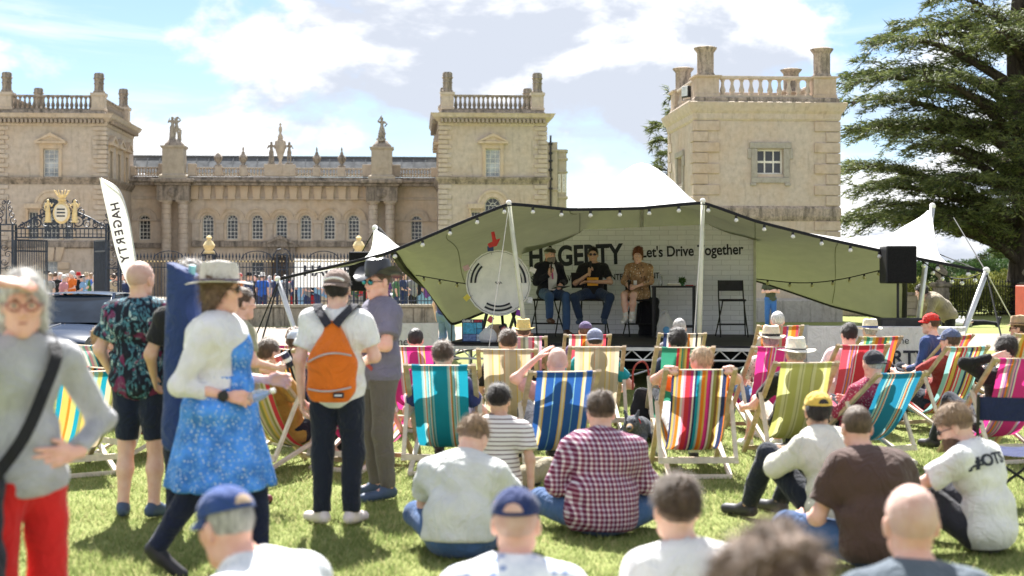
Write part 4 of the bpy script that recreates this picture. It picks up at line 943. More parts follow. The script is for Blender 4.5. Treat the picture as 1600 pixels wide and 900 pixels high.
# ================================================================ stage, tent and what stands on them
BLACK = plain('matt_black', (0.016, 0.016, 0.018), 0.55, 0, 0.4, 0.3, 12); BLACKC = cloth('black_cloth', (0.02, 0.02, 0.024))
ALU = plain('aluminium', (0.62, 0.62, 0.62), 0.38, 0.75, 0.5, 0.1, 20); CREAM_P = plain('cream_pole', (0.55, 0.55, 0.42), 0.5, 0.0, 0.5, 0.12, 8)
ROPE = plain('white_rope', (0.62, 0.60, 0.55), 0.9); DROPE = plain('dark_rope', (0.02, 0.02, 0.02), 0.9); PAPER = plain('paper', (0.80, 0.79, 0.77), 0.8, var=0.04); INK = plain('dark_ink', (0.018, 0.022, 0.035), 0.6, var=0.05)
SROT = R(-9); SX, SY = WX(688, 21.6), 21.6; DZ = 0.66
Sroot = (SX, SY); ex, ny = Vector((math.cos(SROT), math.sin(SROT), 0)), Vector((-math.sin(SROT), math.cos(SROT), 0))
def s_at(px, y):
    """stage-local x under pixel column px at stage-local depth y, and the camera depth there"""
    k = (px - 800) / F; t = (y + ny.x * SX + ny.y * SY) / (ny.x * k + ny.y); P = Vector((t * k - SX, t - SY, 0)); return P.dot(ex), t
def s_world(px, y, z=0.0):
    x, t = s_at(px, y); return Vector((SX, SY, 0)) + ex * x + ny * y + Vector((0, 0, z))
def stage():
    r = thing('stage', 'low black stage deck on a white truss frame under the tent', 'stage', (SX, SY, 0), SROT); W = s_at(1194, 0)[0]; Dp = 4.4
    pm = plain('stage_ply', (0.022, 0.022, 0.024), 0.6, 0, 0.35, 0.5, 3)
    for i in range(4):
        for j in range(3): MB().bbox(W * i / 4 + 0.003, W * (i + 1) / 4 - 0.003, Dp * j / 3 + 0.003, Dp * (j + 1) / 3 - 0.003, DZ - 0.03, DZ, 0.004).build('deck_panel', pm, r)
    WT = plain('truss_white', (0.66, 0.66, 0.64), 0.45, 0.1)
    tr = MB(); tr.box(0, W, -0.03, 0.02, DZ - 0.08, DZ - 0.031); tr.tube([(0, 0, DZ - 0.22), (W, 0, DZ - 0.22)], 0.018, 6); n = 30
    for k in range(n): a, b = W * k / n, W * (k + 1) / n; tr.tube([(a, 0, DZ - (0.22 if k % 2 else 0.07)), (b, 0, DZ - (0.07 if k % 2 else 0.22))], 0.011, 5)
    tr.build('truss', WT, r)
    tr = MB(); tr.box(-0.03, 0.0, 0.02, Dp, DZ - 0.08, DZ - 0.031); tr.box(W, W + 0.03, 0.02, Dp, DZ - 0.08, DZ - 0.031); tr.tube([(0, 0, DZ - 0.22), (0, Dp, DZ - 0.22)], 0.018, 6); tr.tube([(W, 0, DZ - 0.22), (W, Dp, DZ - 0.22)], 0.018, 6); tr.build('side_frame', WT, r)
    lg = MB().tube([(0, 0, 0), (0, 0, DZ - 0.08)], 0.035, 8); lg.lathe([(0.07, 0), (0.07, 0.015), (0.036, 0.03)], 8); lg = lg.mesh('leg', ALU)
    for i in range(5):
        for j in range(3): inst('leg', lg, r, (min(W - 0.05, 0.05 + (W - 0.1) * i / 4), 0.06 + (Dp - 0.12) * j / 2, 0))
    for k in range(4): MB().tube([(W * k / 4 + 0.1, 0.1, 0.08), (W * (k + 1) / 4 - 0.1, 0.1, DZ - 0.25)], 0.018, 6).build('brace', ALU, r)
    MB().box(0.03, W - 0.03, Dp - 0.03, Dp - 0.02, 0.01, DZ - 0.04).build('rear_skirt', BLACKC, r)
    # rope sleeves and cables on the deck edge
    MB().tube(spline([(0.02 + 0.35 * k, 0.05 + 0.03 * math.sin(k * 2.3), DZ + 0.012) for k in range(8)], 5), 0.012, 5).build('cable', BLACK, r)
    return r
STAGE = stage()
def brickprint():
    t = NT('brick_print'); v = t.coord(); b = t.new('ShaderNodeTexBrick'); x = t.xyz(v); cm = t.new('ShaderNodeCombineXYZ'); t.link(x[0], cm.inputs[0]); t.link(x[2], cm.inputs[1])
    d = t.noise(2.6, 6, 0.7, v); add = t.new('ShaderNodeVectorMath', operation='ADD'); sc2 = t.math('MULTIPLY', d, 0.035); cb = t.new('ShaderNodeCombineXYZ'); t.link(sc2, cb.inputs[1]); t.link(sc2, cb.inputs[0]); t.link(cm.outputs[0], add.inputs[0]); t.link(cb.outputs[0], add.inputs[1]); t.link(add.outputs[0], b.inputs['Vector'])
    b.inputs['Scale'].default_value = 1.0; b.inputs['Brick Width'].default_value = 0.31; b.inputs['Row Height'].default_value = 0.088; b.inputs['Mortar Size'].default_value = 0.006; b.inputs['Mortar Smooth'].default_value = 0.6
    b.inputs['Color1'].default_value = (0.86, 0.87, 0.93, 1); b.inputs['Color2'].default_value = (0.79, 0.80, 0.86, 1); b.inputs['Mortar'].default_value = (0.56, 0.565, 0.62, 1)
    col = t.mixc(t.ramp(t.noise(5.5, 7, 0.7, v), [(0.4, (0, 0, 0)), (0.75, (0.5,) * 3)]), b.outputs[0], (0.70, 0.71, 0.77)); t.base(col); t.set(0.75, 0, 0.2); return t.m
def backdrop():
    y = 4.05; xa, da = s_at(815, y); xb, db = s_at(1177, y)
    r = thing('backdrop', 'white brick print backdrop lettered with the company name behind the speakers', 'backdrop', s_world(815, y, DZ), SROT); W = xb - xa
    za, zb = WZ(363, da) - DZ, WZ(347.5, db) - DZ
    mb = MB(); mb.add([(0, 0, 0.0), (W, 0, 0.0), (W, 0, zb), (0, 0, za), (0, 0.05, 0.0), (W, 0.05, 0.0), (W, 0.05, zb), (0, 0.05, za)], [(0, 1, 2, 3), (5, 4, 7, 6), (0, 4, 5, 1), (1, 5, 6, 2), (2, 6, 7, 3), (3, 7, 4, 0)]); mb.build('panel', brickprint(), r)
    MB().box(W + 0.001, W + 0.05, -0.02, 0.07, 0, zb).build('side_post', CREAM_P, r)
    MB().bar((-0.3, 0.5, 0.02), (0.2, 0.06, za * 0.8), 0.04, 0.04).build('rear_brace', BLACK, r)
    def T(txt, pa, pb, py, cap, bold, name):
        x0, d0 = s_at(pa, y - 0.004); x1, d1 = s_at(pb, y - 0.004); z = WZ(py, d0) - DZ; size = cap * d0 / F / 0.70
        tilt = -math.atan2(WZ(py - 5 * (pb - pa) / 150.0, d1) - WZ(py, d0), x1 - x0)
        text_on(name, txt, size, INK, r, (x0 - xa, -0.004, z), (R(90), tilt, 0), width=x1 - x0, bold=bold, depth=0.0015)
    T('HAGERTY', 826, 973, 416, 30, 0.016, 'company_lettering'); T("Let's Drive Together", 1001, 1161, 402, 16, 0.0055, 'slogan_lettering')
    T('INSURANCE', 820, 872, 441, 9, 0.002, 'small_lettering'); T('VALUATIONS', 887, 942, 439.5, 9, 0.002, 'small_lettering'); T('ENTERTAINMENT', 949, 1030, 437.5, 9, 0.002, 'small_lettering')
backdrop()
def stool(label, px, y, rz, occupied=False):
    """black folding counter chair"""
    r = thing('folding_stool', label, 'chair', s_world(px, y, DZ), SROT + rz, 'black folding stools on the stage'); s = 0.21
    for sx in (-1, 1):
        MB().tube([(sx * (s + 0.045), -0.22, 0), (sx * (s - 0.02), 0.10, 0.5), (sx * (s - 0.03), 0.16, 0.61)], 0.012, 6).build('rear_leg', BLACK, r)
        MB().tube([(sx * (s + 0.02), 0.28, 0), (sx * (s + 0.005), 0.0, 0.42), (sx * s, -0.16, 0.68), (sx * (s - 0.005), -0.22, 0.95)], 0.012, 6).build('front_leg', BLACK, r)
    MB().bbox(-s, s, -0.14, 0.22, 0.60, 0.635, 0.015).build('seat', BLACK, r)
    mb = MB(); P = [(x * 0.0245 - 0.208, 0.03 * math.cos((x - 8.5) / 8.5 * 1.5)) for x in range(18)]
    for k in range(17): mb.add([(P[k][0], -0.20 - P[k][1], 0.77), (P[k + 1][0], -0.20 - P[k + 1][1], 0.77), (P[k + 1][0], -0.215 - P[k + 1][1], 0.95), (P[k][0], -0.215 - P[k][1], 0.95), (P[k][0], -0.215 - P[k][1], 0.77), (P[k + 1][0], -0.215 - P[k + 1][1], 0.77), (P[k + 1][0], -0.23 - P[k + 1][1], 0.95), (P[k][0], -0.23 - P[k][1], 0.95)], [(0, 1, 2, 3), (5, 4, 7, 6), (3, 2, 6, 7), (0, 4, 5, 1)])
    mb.build('backrest', BLACK, r, smooth=50)
    MB().tube([(-s - 0.01, 0.19, 0.22), (s + 0.01, 0.19, 0.22)], 0.010, 6).build('footrest', BLACK, r); MB().tube([(-s - 0.03, -0.13, 0.2), (s + 0.03, -0.13, 0.2)], 0.010, 6).build('stretcher', BLACK, r)
    return r
STOOL_Y = 3.05
stool('empty black folding stool beyond the tall black table', 1144, 3.15, R(188)); stool('black folding stool under the man in the dark blazer', 855, STOOL_Y, R(170)); stool('black folding stool under the man in the black tee shirt', 927, STOOL_Y, R(180)); stool('black folding stool under the woman in the floral dress', 1000, STOOL_Y, R(195))
def bar_table():
    r = thing('bar_table', 'tall black metal table with bottle and books on the stage', 'table', s_world(1053, 3.0, DZ), SROT); w, d, h = 0.365, 0.25, 0.86
    MB().bbox(-w, w, -d, d, h - 0.03, h, 0.005).build('tabletop', BLACK, r)
    for sx in (-1, 1):
        for sy in (-1, 1): MB().box(sx * (w - 0.03) - 0.02, sx * (w - 0.03) + 0.02, sy * (d - 0.03) - 0.02, sy * (d - 0.03) + 0.02, 0, h - 0.03).build('leg', BLACK, r)
    for sy in (-1, 1): MB().box(-w + 0.05, w - 0.05, sy * (d - 0.03) - 0.012, sy * (d - 0.03) + 0.012, 0.16, 0.19).build('rail', BLACK, r)
    def on(px, z=0.86): return s_world(px, 3.0, DZ + z)
    b = thing('water_bottle', 'clear plastic water bottle on the tall black table', 'bottle', on(1032)); clear = glass('clear_plastic', (0.75, 0.80, 0.85), 0.08); clear.node_tree.nodes['Principled BSDF'].inputs['Transmission Weight'].default_value = 0.8
    MB().lathe([(0.03, 0), (0.033, 0.01), (0.033, 0.14), (0.012, 0.18), (0.012, 0.2)], 14).build('body', clear, b, smooth=40); MB().lathe([(0.015, 0.2), (0.015, 0.22), (0.005, 0.222)], 12).build('cap', PAPER, b)
    bk = thing('book_stack', 'two pale books lying on the tall black table', 'books', on(1053)); MB().bbox(-0.11, 0.11, -0.09, 0.09, 0, 0.025, 0.003).build('book', plain('book_cream', (0.65, 0.60, 0.45), 0.7), bk); MB().bbox(-0.10, 0.09, -0.085, 0.085, 0.026, 0.045, 0.003).build('book', PAPER, bk)
    g = thing('small_plant', 'little green plant pot on the tall black table', 'plant', on(1066)); MB().lathe([(0.025, 0), (0.032, 0.05), (0.03, 0.05)], 10).build('pot', plain('pot_green', (0.05, 0.16, 0.06), 0.5), g); v, f = leaf_blobs([((0, 0, 0.085), (0.045, 0.045, 0.05))], 160, 0.03, np.random.default_rng(3)); link_obj('leaves', np_mesh('leaves', v, f, leaf_mat('pot_leaf', (0.03, 0.08, 0.02), (0.10, 0.2, 0.05)), False), g)
    p = thing('red_notebook', 'thin red notebook at the end of the tall table', 'notebook', on(1078)); MB().bbox(-0.07, 0.05, -0.08, 0.08, 0, 0.012, 0.002).build('cover', plain('red_card', (0.5, 0.03, 0.03), 0.6), p)
bar_table()
# shopping bag under the table, and a jacket over a stool back
def carrier_bag():
    r = thing('carrier_bag', 'crumpled white shopping bag with blue print under the table', 'bag', s_world(1040, 2.65, DZ), SROT); mb = MB(); n = 14; rg = random.Random(4)
    prof = [(0.15, 0.0), (0.155, 0.08), (0.145, 0.2), (0.11, 0.3), (0.06, 0.36), (0.03, 0.40)]; vs = []
    for k, (q, z) in enumerate(prof):
        for i in range(n): a = 2 * math.pi * i / n; u = q * (1 + 0.16 * rg.uniform(-1, 1)); vs.append((u * math.cos(a), u * 0.65 * math.sin(a), z + (0.03 * rg.uniform(-1, 1) if k else 0)))
    fs = [(k * n + i, k * n + (i + 1) % n, (k + 1) * n + (i + 1) % n, (k + 1) * n + i) for k in range(len(prof) - 1) for i in range(n)] + [tuple(reversed(range(n))), tuple(range((len(prof) - 1) * n, len(prof) * n))]
    mb.add(vs, fs); mb.build('body', cloth('bag_white', (0.68, 0.68, 0.66), 0.6, trans=0.2), r, smooth=60); MB().tube(spline([(-0.06, 0, 0.33), (-0.07, -0.02, 0.43), (0.0, -0.02, 0.46), (0.05, 0, 0.36)], 5), 0.012, 5).build('handle', cloth('bag_white', (0.7, 0.7, 0.7)), r)
    MB().lathe([(0.0, 0), (0.06, 0.0), (0.06, 0.01), (0.0, 0.012)], 10, caps=False).xf(Matrix.Translation((0.02, -0.112, 0.13)) @ Matrix.Rotation(R(88), 4, 'X')).build('blue_print', plain('bag_blue', (0.10, 0.35, 0.62), 0.6), r)
carrier_bag()
# ---------------------------------------------------------------- the wheel game board
def wheel_board():
    d = 22.8; c = WP(779, 442, d); y0 = 1.25; rad = 51.5 * d / F
    r = thing('prize_wheel', 'round white marbled spinning wheel with black curved bands on the stage', 'wheel', s_world(779, y0, DZ), SROT); cz = c.z - DZ
    t = NT('marble'); n = t.noise(3, 8, 0.7); t.base(t.ramp(n, [(0.35, (0.72, 0.73, 0.75)), (0.6, (0.90, 0.90, 0.91))])); t.set(0.35, 0, 0.4); marble = t.m
    RX = Matrix.Translation((0, 0, cz)) @ Matrix.Rotation(R(90), 4, 'X')
    disc = MB().lathe([(0, -0.02), (rad * 0.97, -0.02), (rad * 0.97, 0.02), (0, 0.02)], 64, caps=False).xf(RX).build('disc', marble, r)
    def arc(name, r0, r1, a0, a1, y, m):
        mb = MB(); n = 24; vs = []
        for k in range(n + 1):
            a = R(a0 + (a1 - a0) * k / n)
            for q in (r0, r1):
                for yy in (y, y + 0.012): vs.append((q * math.cos(a), yy, cz + q * math.sin(a)))
        fs = [(0, 1, 3, 2), (4 * n, 4 * n + 2, 4 * n + 3, 4 * n + 1)]
        for k in range(n): o = 4 * k; fs += [(o, o + 2, o + 6, o + 4), (o + 1, o + 5, o + 7, o + 3), (o, o + 4, o + 5, o + 1), (o + 2, o + 3, o + 7, o + 6)]
        return mb.add(vs, fs).build(name, m, disc)
    arc('outer_rim', rad * 0.955, rad, 0, 360, -0.034, plain('rim_white', (0.74, 0.74, 0.74), 0.4)); arc('rim_line', rad * 0.945, rad * 0.954, 0, 360, -0.034, INK)
    for a in (0, 120, 240):
        for q0, q1 in ((0.68, 0.735), (0.80, 0.86)): arc('black_band', rad * q0, rad * q1, a + 0 if a else 0, (a + 60) if a != 0 else 45, -0.034, INK) if a != 120 else arc('black_band', rad * q0, rad * q1, 135, 180, -0.034, INK)
        b0, b1 = {0: (0, 45), 120: (135, 180), 240: (240, 300)}[a]; arc('grey_band', rad * 0.736, rad * 0.799, b0, b1, -0.0335, plain('band_grey', (0.60, 0.60, 0.61), 0.5))
    mb = MB(); mb.tube(spline([(-0.05 + 0.011 * k, -0.03, cz + 0.018 * math.sin(k * 1.7)) for k in range(11)], 4), 0.004, 4); mb.build('script', INK, disc)
    flags = [((0.95, 205), (0.75, 0.62, 0.10), 'yellow'), ((1.08, 155), (0.55, 0.35, 0.40), 'striped'), ((1.12, 20), (0.75, 0.72, 0.72), 'white'), ((1.10, 332), (0.70, 0.72, 0.76), 'pale'), ((1.10, 305), (0.30, 0.06, 0.45), 'purple'), ((1.13, 258), (0.60, 0.12, 0.14), 'red'), ((1.06, 103), (0.04, 0.07, 0.22), 'navy')]
    for (q, a), c_, nm in flags:
        q = max(q, 1.06); x, z = rad * q * math.cos(R(a)), cz + rad * q * math.sin(R(a)); M = Matrix.Translation((x, -0.03, z)) @ Matrix.Rotation(R(-(a - 90) * 0.35), 4, 'Y')
        MB().bbox(-0.05, 0.05, -0.006, 0.006, -0.042, 0.042, 0.003).xf(M).build('flag_card', plain('card_' + nm, c_, 0.6), r); MB().bar((0, 0.012, -0.03), (-0.1 * math.cos(R(a)), 0.012, -0.1 * math.sin(R(a))), 0.008, 0.004).xf(Matrix.Translation((x, -0.03, z))).build('card_stem', BLACK, r)
    mb = MB(); x, z = rad * 1.13 * math.cos(R(98)), cz + rad * 1.13 * math.sin(R(98)); mb.prism([(x - 0.03, z + 0.22), (x + 0.02, z + 0.23), (x + 0.05, z + 0.1), (x + 0.12, z + 0.12), (x + 0.06, z + 0.0), (x - 0.06, z - 0.03), (x - 0.09, z + 0.03), (x - 0.01, z + 0.07)], -0.04, -0.03); mb.build('red_pointer', plain('pointer_red', (0.62, 0.04, 0.05), 0.5), r)
    for sx in (-1, 1): MB().bar((sx * 0.32, 0.15, 0), (sx * 0.06, 0.05, cz + 0.1), 0.04, 0.04).build('easel_leg', BLACK, r)
    MB().bar((0, 0.55, 0), (0, 0.06, cz), 0.04, 0.04).build('easel_leg', BLACK, r); MB().tube([(0, -0.022, cz), (0, 0.09, cz)], 0.04, 10).build('axle', ALU, r)
wheel_board()
def magazine_stand():
    r = thing('magazine_board', 'blue magazine cover display board at the front of the stage', 'board', s_world(738, 0.55, DZ), SROT); w, h = 0.165, 0.355
    MB().bbox(-w, w, 0, 0.05, 0.0, h, 0.005).build('board', plain('board_navy', (0.02, 0.035, 0.09), 0.5), r)
    def pic(x0, x1, z0, z1, c, nm): MB().box(x0, x1, -0.003, 0, z0, z1).build('cover_picture', plain(nm, c, 0.4, var=0.5, scale=22), r)
    pic(-w + 0.02, 0.06, 0.13, 0.30, (0.06, 0.36, 0.58), 'mag_cyan'); pic(0.068, w - 0.012, 0.215, 0.30, (0.10, 0.42, 0.62), 'mag_cyan2'); pic(0.068, w - 0.012, 0.13, 0.208, (0.05, 0.30, 0.55), 'mag_blue'); pic(-w + 0.02, 0.06, 0.02, 0.12, (0.12, 0.20, 0.42), 'mag_blue2'); pic(0.068, w - 0.012, 0.02, 0.12, (0.45, 0.55, 0.66), 'mag_pale')
    text_on('title_lettering', 'CLASSIC &', 0.05, PAPER, r, (-w + 0.012, -0.004, 0.312), width=0.17, bold=0.002, depth=0.001); text_on('title_lettering', 'SPORTS', 0.05, plain('mag_red', (0.6, 0.05, 0.08), 0.5), r, (0.03, -0.004, 0.312), width=0.12, bold=0.002, depth=0.001)
    def boxy(name, label, px, y, w, d, h, m, lid=True):
        q = thing(name, label, 'box', s_world(px, y, DZ), SROT + R(8)); MB().bbox(-w / 2, w / 2, -d / 2, d / 2, 0, h, 0.006).build('carton', m, q); MB().box(-0.03, 0.03, -d / 2 - 0.002, d / 2 + 0.002, h + 0.001, h + 0.003).build('tape', plain('tape', (0.45, 0.38, 0.26), 0.3), q)
    card = plain('cardboard', (0.42, 0.29, 0.18), 0.85)
    boxy('cardboard_box', 'brown cardboard box under the prize wheel', 779, 1.0, 0.26, 0.3, 0.26, card); boxy('cardboard_box', 'small brown box by the tent pole on the stage', 823, 0.9, 0.2, 0.2, 0.13, plain('cardboard_red', (0.36, 0.16, 0.10), 0.85))
    q = thing('white_sack', 'slumped white plastic sack beside the magazine board', 'bag', s_world(762, 0.6, DZ), SROT); MB().lathe([(0.12, 0), (0.15, 0.05), (0.14, 0.14), (0.09, 0.2), (0.03, 0.22)], 12, sy=0.7).build('sack', cloth('sack_white', (0.70, 0.71, 0.73), 0.6), q, smooth=True); MB().tube([(0.0, 0, 0.21), (0.04, 0, 0.26)], 0.02, 6).build('knot', cloth('sack_white', (0.7, 0.7, 0.7)), q)
    q = thing('hand_radio', 'dark radio handset leaning below the purple card', 'radio', s_world(798, 0.8, DZ), SROT); M = Matrix.Rotation(R(-28), 4, 'Y'); MB().bbox(-0.06, 0.06, -0.03, 0.03, 0.02, 0.30, 0.01).xf(M).build('body', BLACK, q); MB().box(-0.04, 0.04, -0.034, -0.029, 0.18, 0.26).xf(M).build('screen', plain('radio_red', (0.35, 0.05, 0.06), 0.4), q)
magazine_stand()
# ---------------------------------------------------------------- the stretch tent
TG = [  # rows from the front edge to the rear hem; each control point is pixel column, row, depth
    [(436, 436, 19.5), (600, 397, 20.0), (700, 356, 20.2), (795, 319, 20.4), (890, 327, 20.6), (1000, 325, 20.6), (1098, 317, 20.5), (1180, 345, 20.5), (1300, 375, 20.5), (1440, 405, 20.5), (1540, 424, 20.3)],
    [(566, 406, 20.3), (607, 396, 20.7), (702, 359, 20.9), (795, 326, 21.0), (892, 332, 21.0), (1000, 322, 21.3), (1097, 322, 21.0), (1180, 350, 21.1), (1305, 372, 21.2), (1420, 388, 21.4), (1470, 405, 21.4)],
    [(588, 358, 22.6), (622, 388, 22.4), (698, 372, 22.4), (793, 345, 22.4), (900, 333, 22.4), (1000, 302, 22.6), (1092, 328, 22.4), (1180, 358, 22.4), (1310, 376, 22.5), (1395, 364, 22.8), (1450, 331, 23.4)],
    [(618, 399, 24.2), (655, 400, 24.2), (715, 390, 24.2), (800, 362, 24.3), (905, 330, 24.4), (1003, 259, 25.5), (1090, 322, 24.4), (1180, 368, 24.4), (1305, 392, 24.6), (1390, 402, 24.8), (1416, 410, 25.0)],
    [(632, 418, 25.2), (678, 436, 25.4), (725, 438, 25.6), (810, 420, 26.0), (905, 405, 26.2), (1003, 395, 26.3), (1090, 398, 26.3), (1180, 405, 26.2), (1305, 440, 26.0), (1390, 455, 25.9), (1414, 456, 25.8)],
    [(664, 446, 25.8), (706, 506, 26.0), (756, 488, 26.3), (820, 478, 26.8), (905, 470, 27.2), (1003, 462, 27.4), (1090, 450, 27.3), (1179, 438, 27.0), (1300, 478, 26.6), (1392, 501, 26.2), (1413, 505, 26.0)]]
def tent():
    G = [[WP(*q) for q in row] for row in TG]; n = 7
    rows = [spline(row, n, 0.5 if i_ == 3 else 0.16) for i_, row in enumerate(G)]; cols = list(zip(*rows)); cols = [spline(c, n) for c in cols]; U, V = len(cols), len(cols[0])
    P = np.array([[tuple(p) for p in c] for c in cols])
    r = thing('stretch_tent', 'white stretch tent with olive lining over the stage', 'tent', (P[:, :, 0].mean(), 23.0, 0)); o = np.array(r.location); P = P - o
    du = np.gradient(P, axis=0); dv = np.gradient(P, axis=1); N = np.cross(du, dv); N /= np.linalg.norm(N, axis=2, keepdims=True) + 1e-9
    # small tension wrinkles
    uu, vv = np.meshgrid(np.linspace(0, 10, U), np.linspace(0, 5, V), indexing='ij'); wr = 0.010 * np.sin(uu * 9 + 2 * np.sin(vv * 3)) * np.sin(vv * 5 + uu)
    P = P + N * wr[..., None] * np.clip(vv[..., None] / 0.8, 0, 1) * np.clip((5 - vv[..., None]) / 0.6, 0, 1)
    idx = np.arange(U * V).reshape(U, V); f = np.stack([idx[:-1, :-1], idx[1:, :-1], idx[1:, 1:], idx[:-1, 1:]], -1).reshape(-1, 4)
    tw = NT('tent_white'); tw.base((0.80, 0.80, 0.79)); tw.set(0.6, 0, 0.3); tw.bump(tw.noise(60, 3), 0.1, 0.004); tw.translucent((0.80, 0.79, 0.75), 0.38)
    tl = NT('tent_olive'); col = tl.ramp(tl.noise(3.5, 6, 0.6), [(0.3, (0.20, 0.212, 0.135)), (0.7, (0.24, 0.252, 0.165))]); tl.base(col); tl.set(0.85, 0, 0.15); tl.bump(tl.noise(120, 2), 0.15, 0.003); tl.translucent((0.36, 0.37, 0.25), 0.17)
    link_obj('outer_skin', np_mesh('outer_skin', (P + N * 0.008).reshape(-1, 3), f, tw.m), r); link_obj('lining', np_mesh('lining', (P - N * 0.008).reshape(-1, 3), f, tl.m), r)
    ov = Vector(o); B = plain('black_webbing', (0.012, 0.012, 0.014), 0.8)
    MB().tube([Vector(p) for p in P[:, 0]], 0.022, 6).build('front_hem', B, r); MB().tube([Vector(p) for p in P[:, -1]], 0.028, 6).build('rear_hem', B, r)
    MB().tube([Vector(p) for p in P[0, 2 * n:]], [0.05 + 0.03 * math.sin(3.0 * k / (V - 2 * n)) for k in range(V - 2 * n)], 6).build('side_hem', B, r); MB().tube([Vector(p) for p in P[-1, 3 * n:]], 0.045, 6).build('side_hem', B, r); MB().tube([Vector(p) for p in P[-1, :3 * n + 1]], 0.015, 6).build('side_hem', PAPER, r)
    seam = plain('seam', (0.13, 0.14, 0.06), 0.9)
    for k in (2, 4, 5, 7, 8): MB().tube([Vector(p) - Vector(N[k * n, j]) * 0.012 for j, p in enumerate(P[k * n])][2:-1], 0.006, 4).build('seam', seam, r)
    # poles
    def pole(a, b, rad, nm='pole', m=ALU):
        a, b = Vector(a) - ov, Vector(b) - ov; q = MB().tube([a, b], rad, 10).build(nm, m, r, smooth=True); MB().ball(tuple(b), rad * 1.2, n=10, m=6).build('pole_cap', PAPER, q, smooth=True); return q
    def foot(px, d): return (WX(px, d), d, -0.02)
    pole(foot(833, 20.2), WP(795, 317, 20.4), 0.035, m=CREAM_P); pole(foot(1090, 20.2), WP(1098, 314, 20.5), 0.035, m=CREAM_P)
    pole(foot(622, 22.4), WP(586, 356, 22.6), 0.04); pole(foot(1424, 23.2), WP(1457, 322, 23.4), 0.045); pole(foot(497, 19.5), WP(434, 436, 19.5), 0.035); pole(foot(1468, 20.0), WP(1541, 423, 20.3), 0.045)
    # inner peak pole, only its head shows under the lining; foot on the deck behind the backdrop
    pole(s_world(1002, 4.34, DZ), WP(1003, 262, 25.5), 0.04)
    def rope(name, a, b, rad, m, sag=0.0):
        a, b = Vector(a) - ov, Vector(b) - ov; MB().tube([a.lerp(b, t) - Vector((0, 0, sag * math.sin(math.pi * t))) for t in (0, 0.25, 0.5, 0.75, 1)], rad, 5).build(name, m, r)
    rope('guy_rope', WP(795, 321, 20.4), foot(752, 19.2), 0.006, ROPE); rope('guy_rope', WP(1098, 318, 20.5), foot(1078, 19.3), 0.008, ROPE); rope('guy_rope', WP(586, 358, 22.6), WP(545, 430, 25.0), 0.01, DROPE); rope('guy_rope', WP(436, 437, 19.5), foot(380, 18.6), 0.012, DROPE); rope('guy_rope', WP(436, 437, 19.5), foot(360, 20.0), 0.01, DROPE)
    rope('guy_rope', WP(1541, 425, 20.3), foot(1590, 18.5), 0.012, DROPE); rope('guy_rope', WP(1541, 425, 20.3), WP(1490, 340, 30), 0.01, DROPE); rope('guy_rope', WP(1450, 390, 23.0), WP(1535, 424, 20.3), 0.008, DROPE); rope('guy_rope', WP(1541, 425, 20.3), foot(1640, 21.5), 0.010, ROPE); rope('guy_rope', WP(1413, 505, 26.0), (WX(1416, 26.3), 26.3, 0), 0.012, DROPE); rope('guy_rope', WP(706, 506, 26.0), (WX(704, 26.4), 26.4, 0), 0.012, DROPE)
    return r, P + o
TENT, TP = tent()
# ---------------------------------------------------------------- festoon lights
BULB = glass('bulb_glass', (0.85, 0.84, 0.80), 0.1); BULB.node_tree.nodes['Principled BSDF'].inputs['Transmission Weight'].default_value = 0.35
BULB_D = glass('bulb_amber', (0.32, 0.30, 0.14), 0.15)
def festoon(label, path, bulbs, drop, bm, size):
    r = thing('festoon_lights', label, 'string lights', path[0]); o = Vector(path[0]); MB().tube([p - o for p in path], 0.009, 5).build('cable', DROPE, r)
    cum = [0.0]
    for a, b in zip(path[:-1], path[1:]): cum.append(cum[-1] + (b - a).length)
    bme = MB().lathe([(0.4, 0.0), (0.55, -0.2), (0.95, -0.7), (1.0, -1.1), (0.75, -1.6), (0.3, -1.85), (0.02, -1.9)], 10); bme = bme.xf(Matrix.Scale(size, 4)).mesh('bulb', bm, True); sme = MB().lathe([(0.6, 0.9), (0.62, 0.0), (0.5, -0.1)], 8).xf(Matrix.Scale(size, 4)).mesh('bulb_socket', BLACK)
    for t in bulbs:
        s_ = t * cum[-1]; i = max(k for k in range(len(cum)) if cum[k] <= s_ + 1e-6); i = min(i, len(path) - 2); p = path[i].lerp(path[i + 1], (s_ - cum[i]) / max(1e-6, cum[i + 1] - cum[i])) - o
        k = inst('bulb_socket', sme, r, p - Vector((0, 0, drop))); inst('bulb', bme, k, (0, 0, 0))
n_ = 7
edge = [Vector(TP[k, 0]) + Vector((0, -0.035, -0.02)) for k in range(TP.shape[0])]
festoon('string of white bulbs along the front edge of the tent', edge[7:], [(k + 0.4) / 21 for k in range(21)], 0.04, BULB, 0.034)
festoon('string of unlit bulbs across the lining by the tall loudspeaker', spline([WP(1182, 436, 25.2), WP(1250, 442, 25.0), WP(1310, 437, 24.6), WP(1385, 420, 23.5)], 6), [(k + 0.5) / 7 for k in range(7)], 0.03, BULB_D, 0.03)
festoon('string of unlit bulbs across the lining behind the prize wheel', spline([WP(650, 430, 24.6), WP(690, 437, 24.2), WP(735, 444, 23.9), WP(800, 448, 23.9)], 6), [(k + 0.5) / 5 for k in range(5)], 0.03, BULB_D, 0.03)
festoon('short string of white bulbs between tent pole and tall loudspeaker', spline([WP(1436, 404, 23.0), WP(1470, 428, 22.0), WP(1505, 436, 21.0), WP(1535, 427, 20.4)], 6), [(k + 0.5) / 6 for k in range(6)], 0.03, BULB, 0.034)
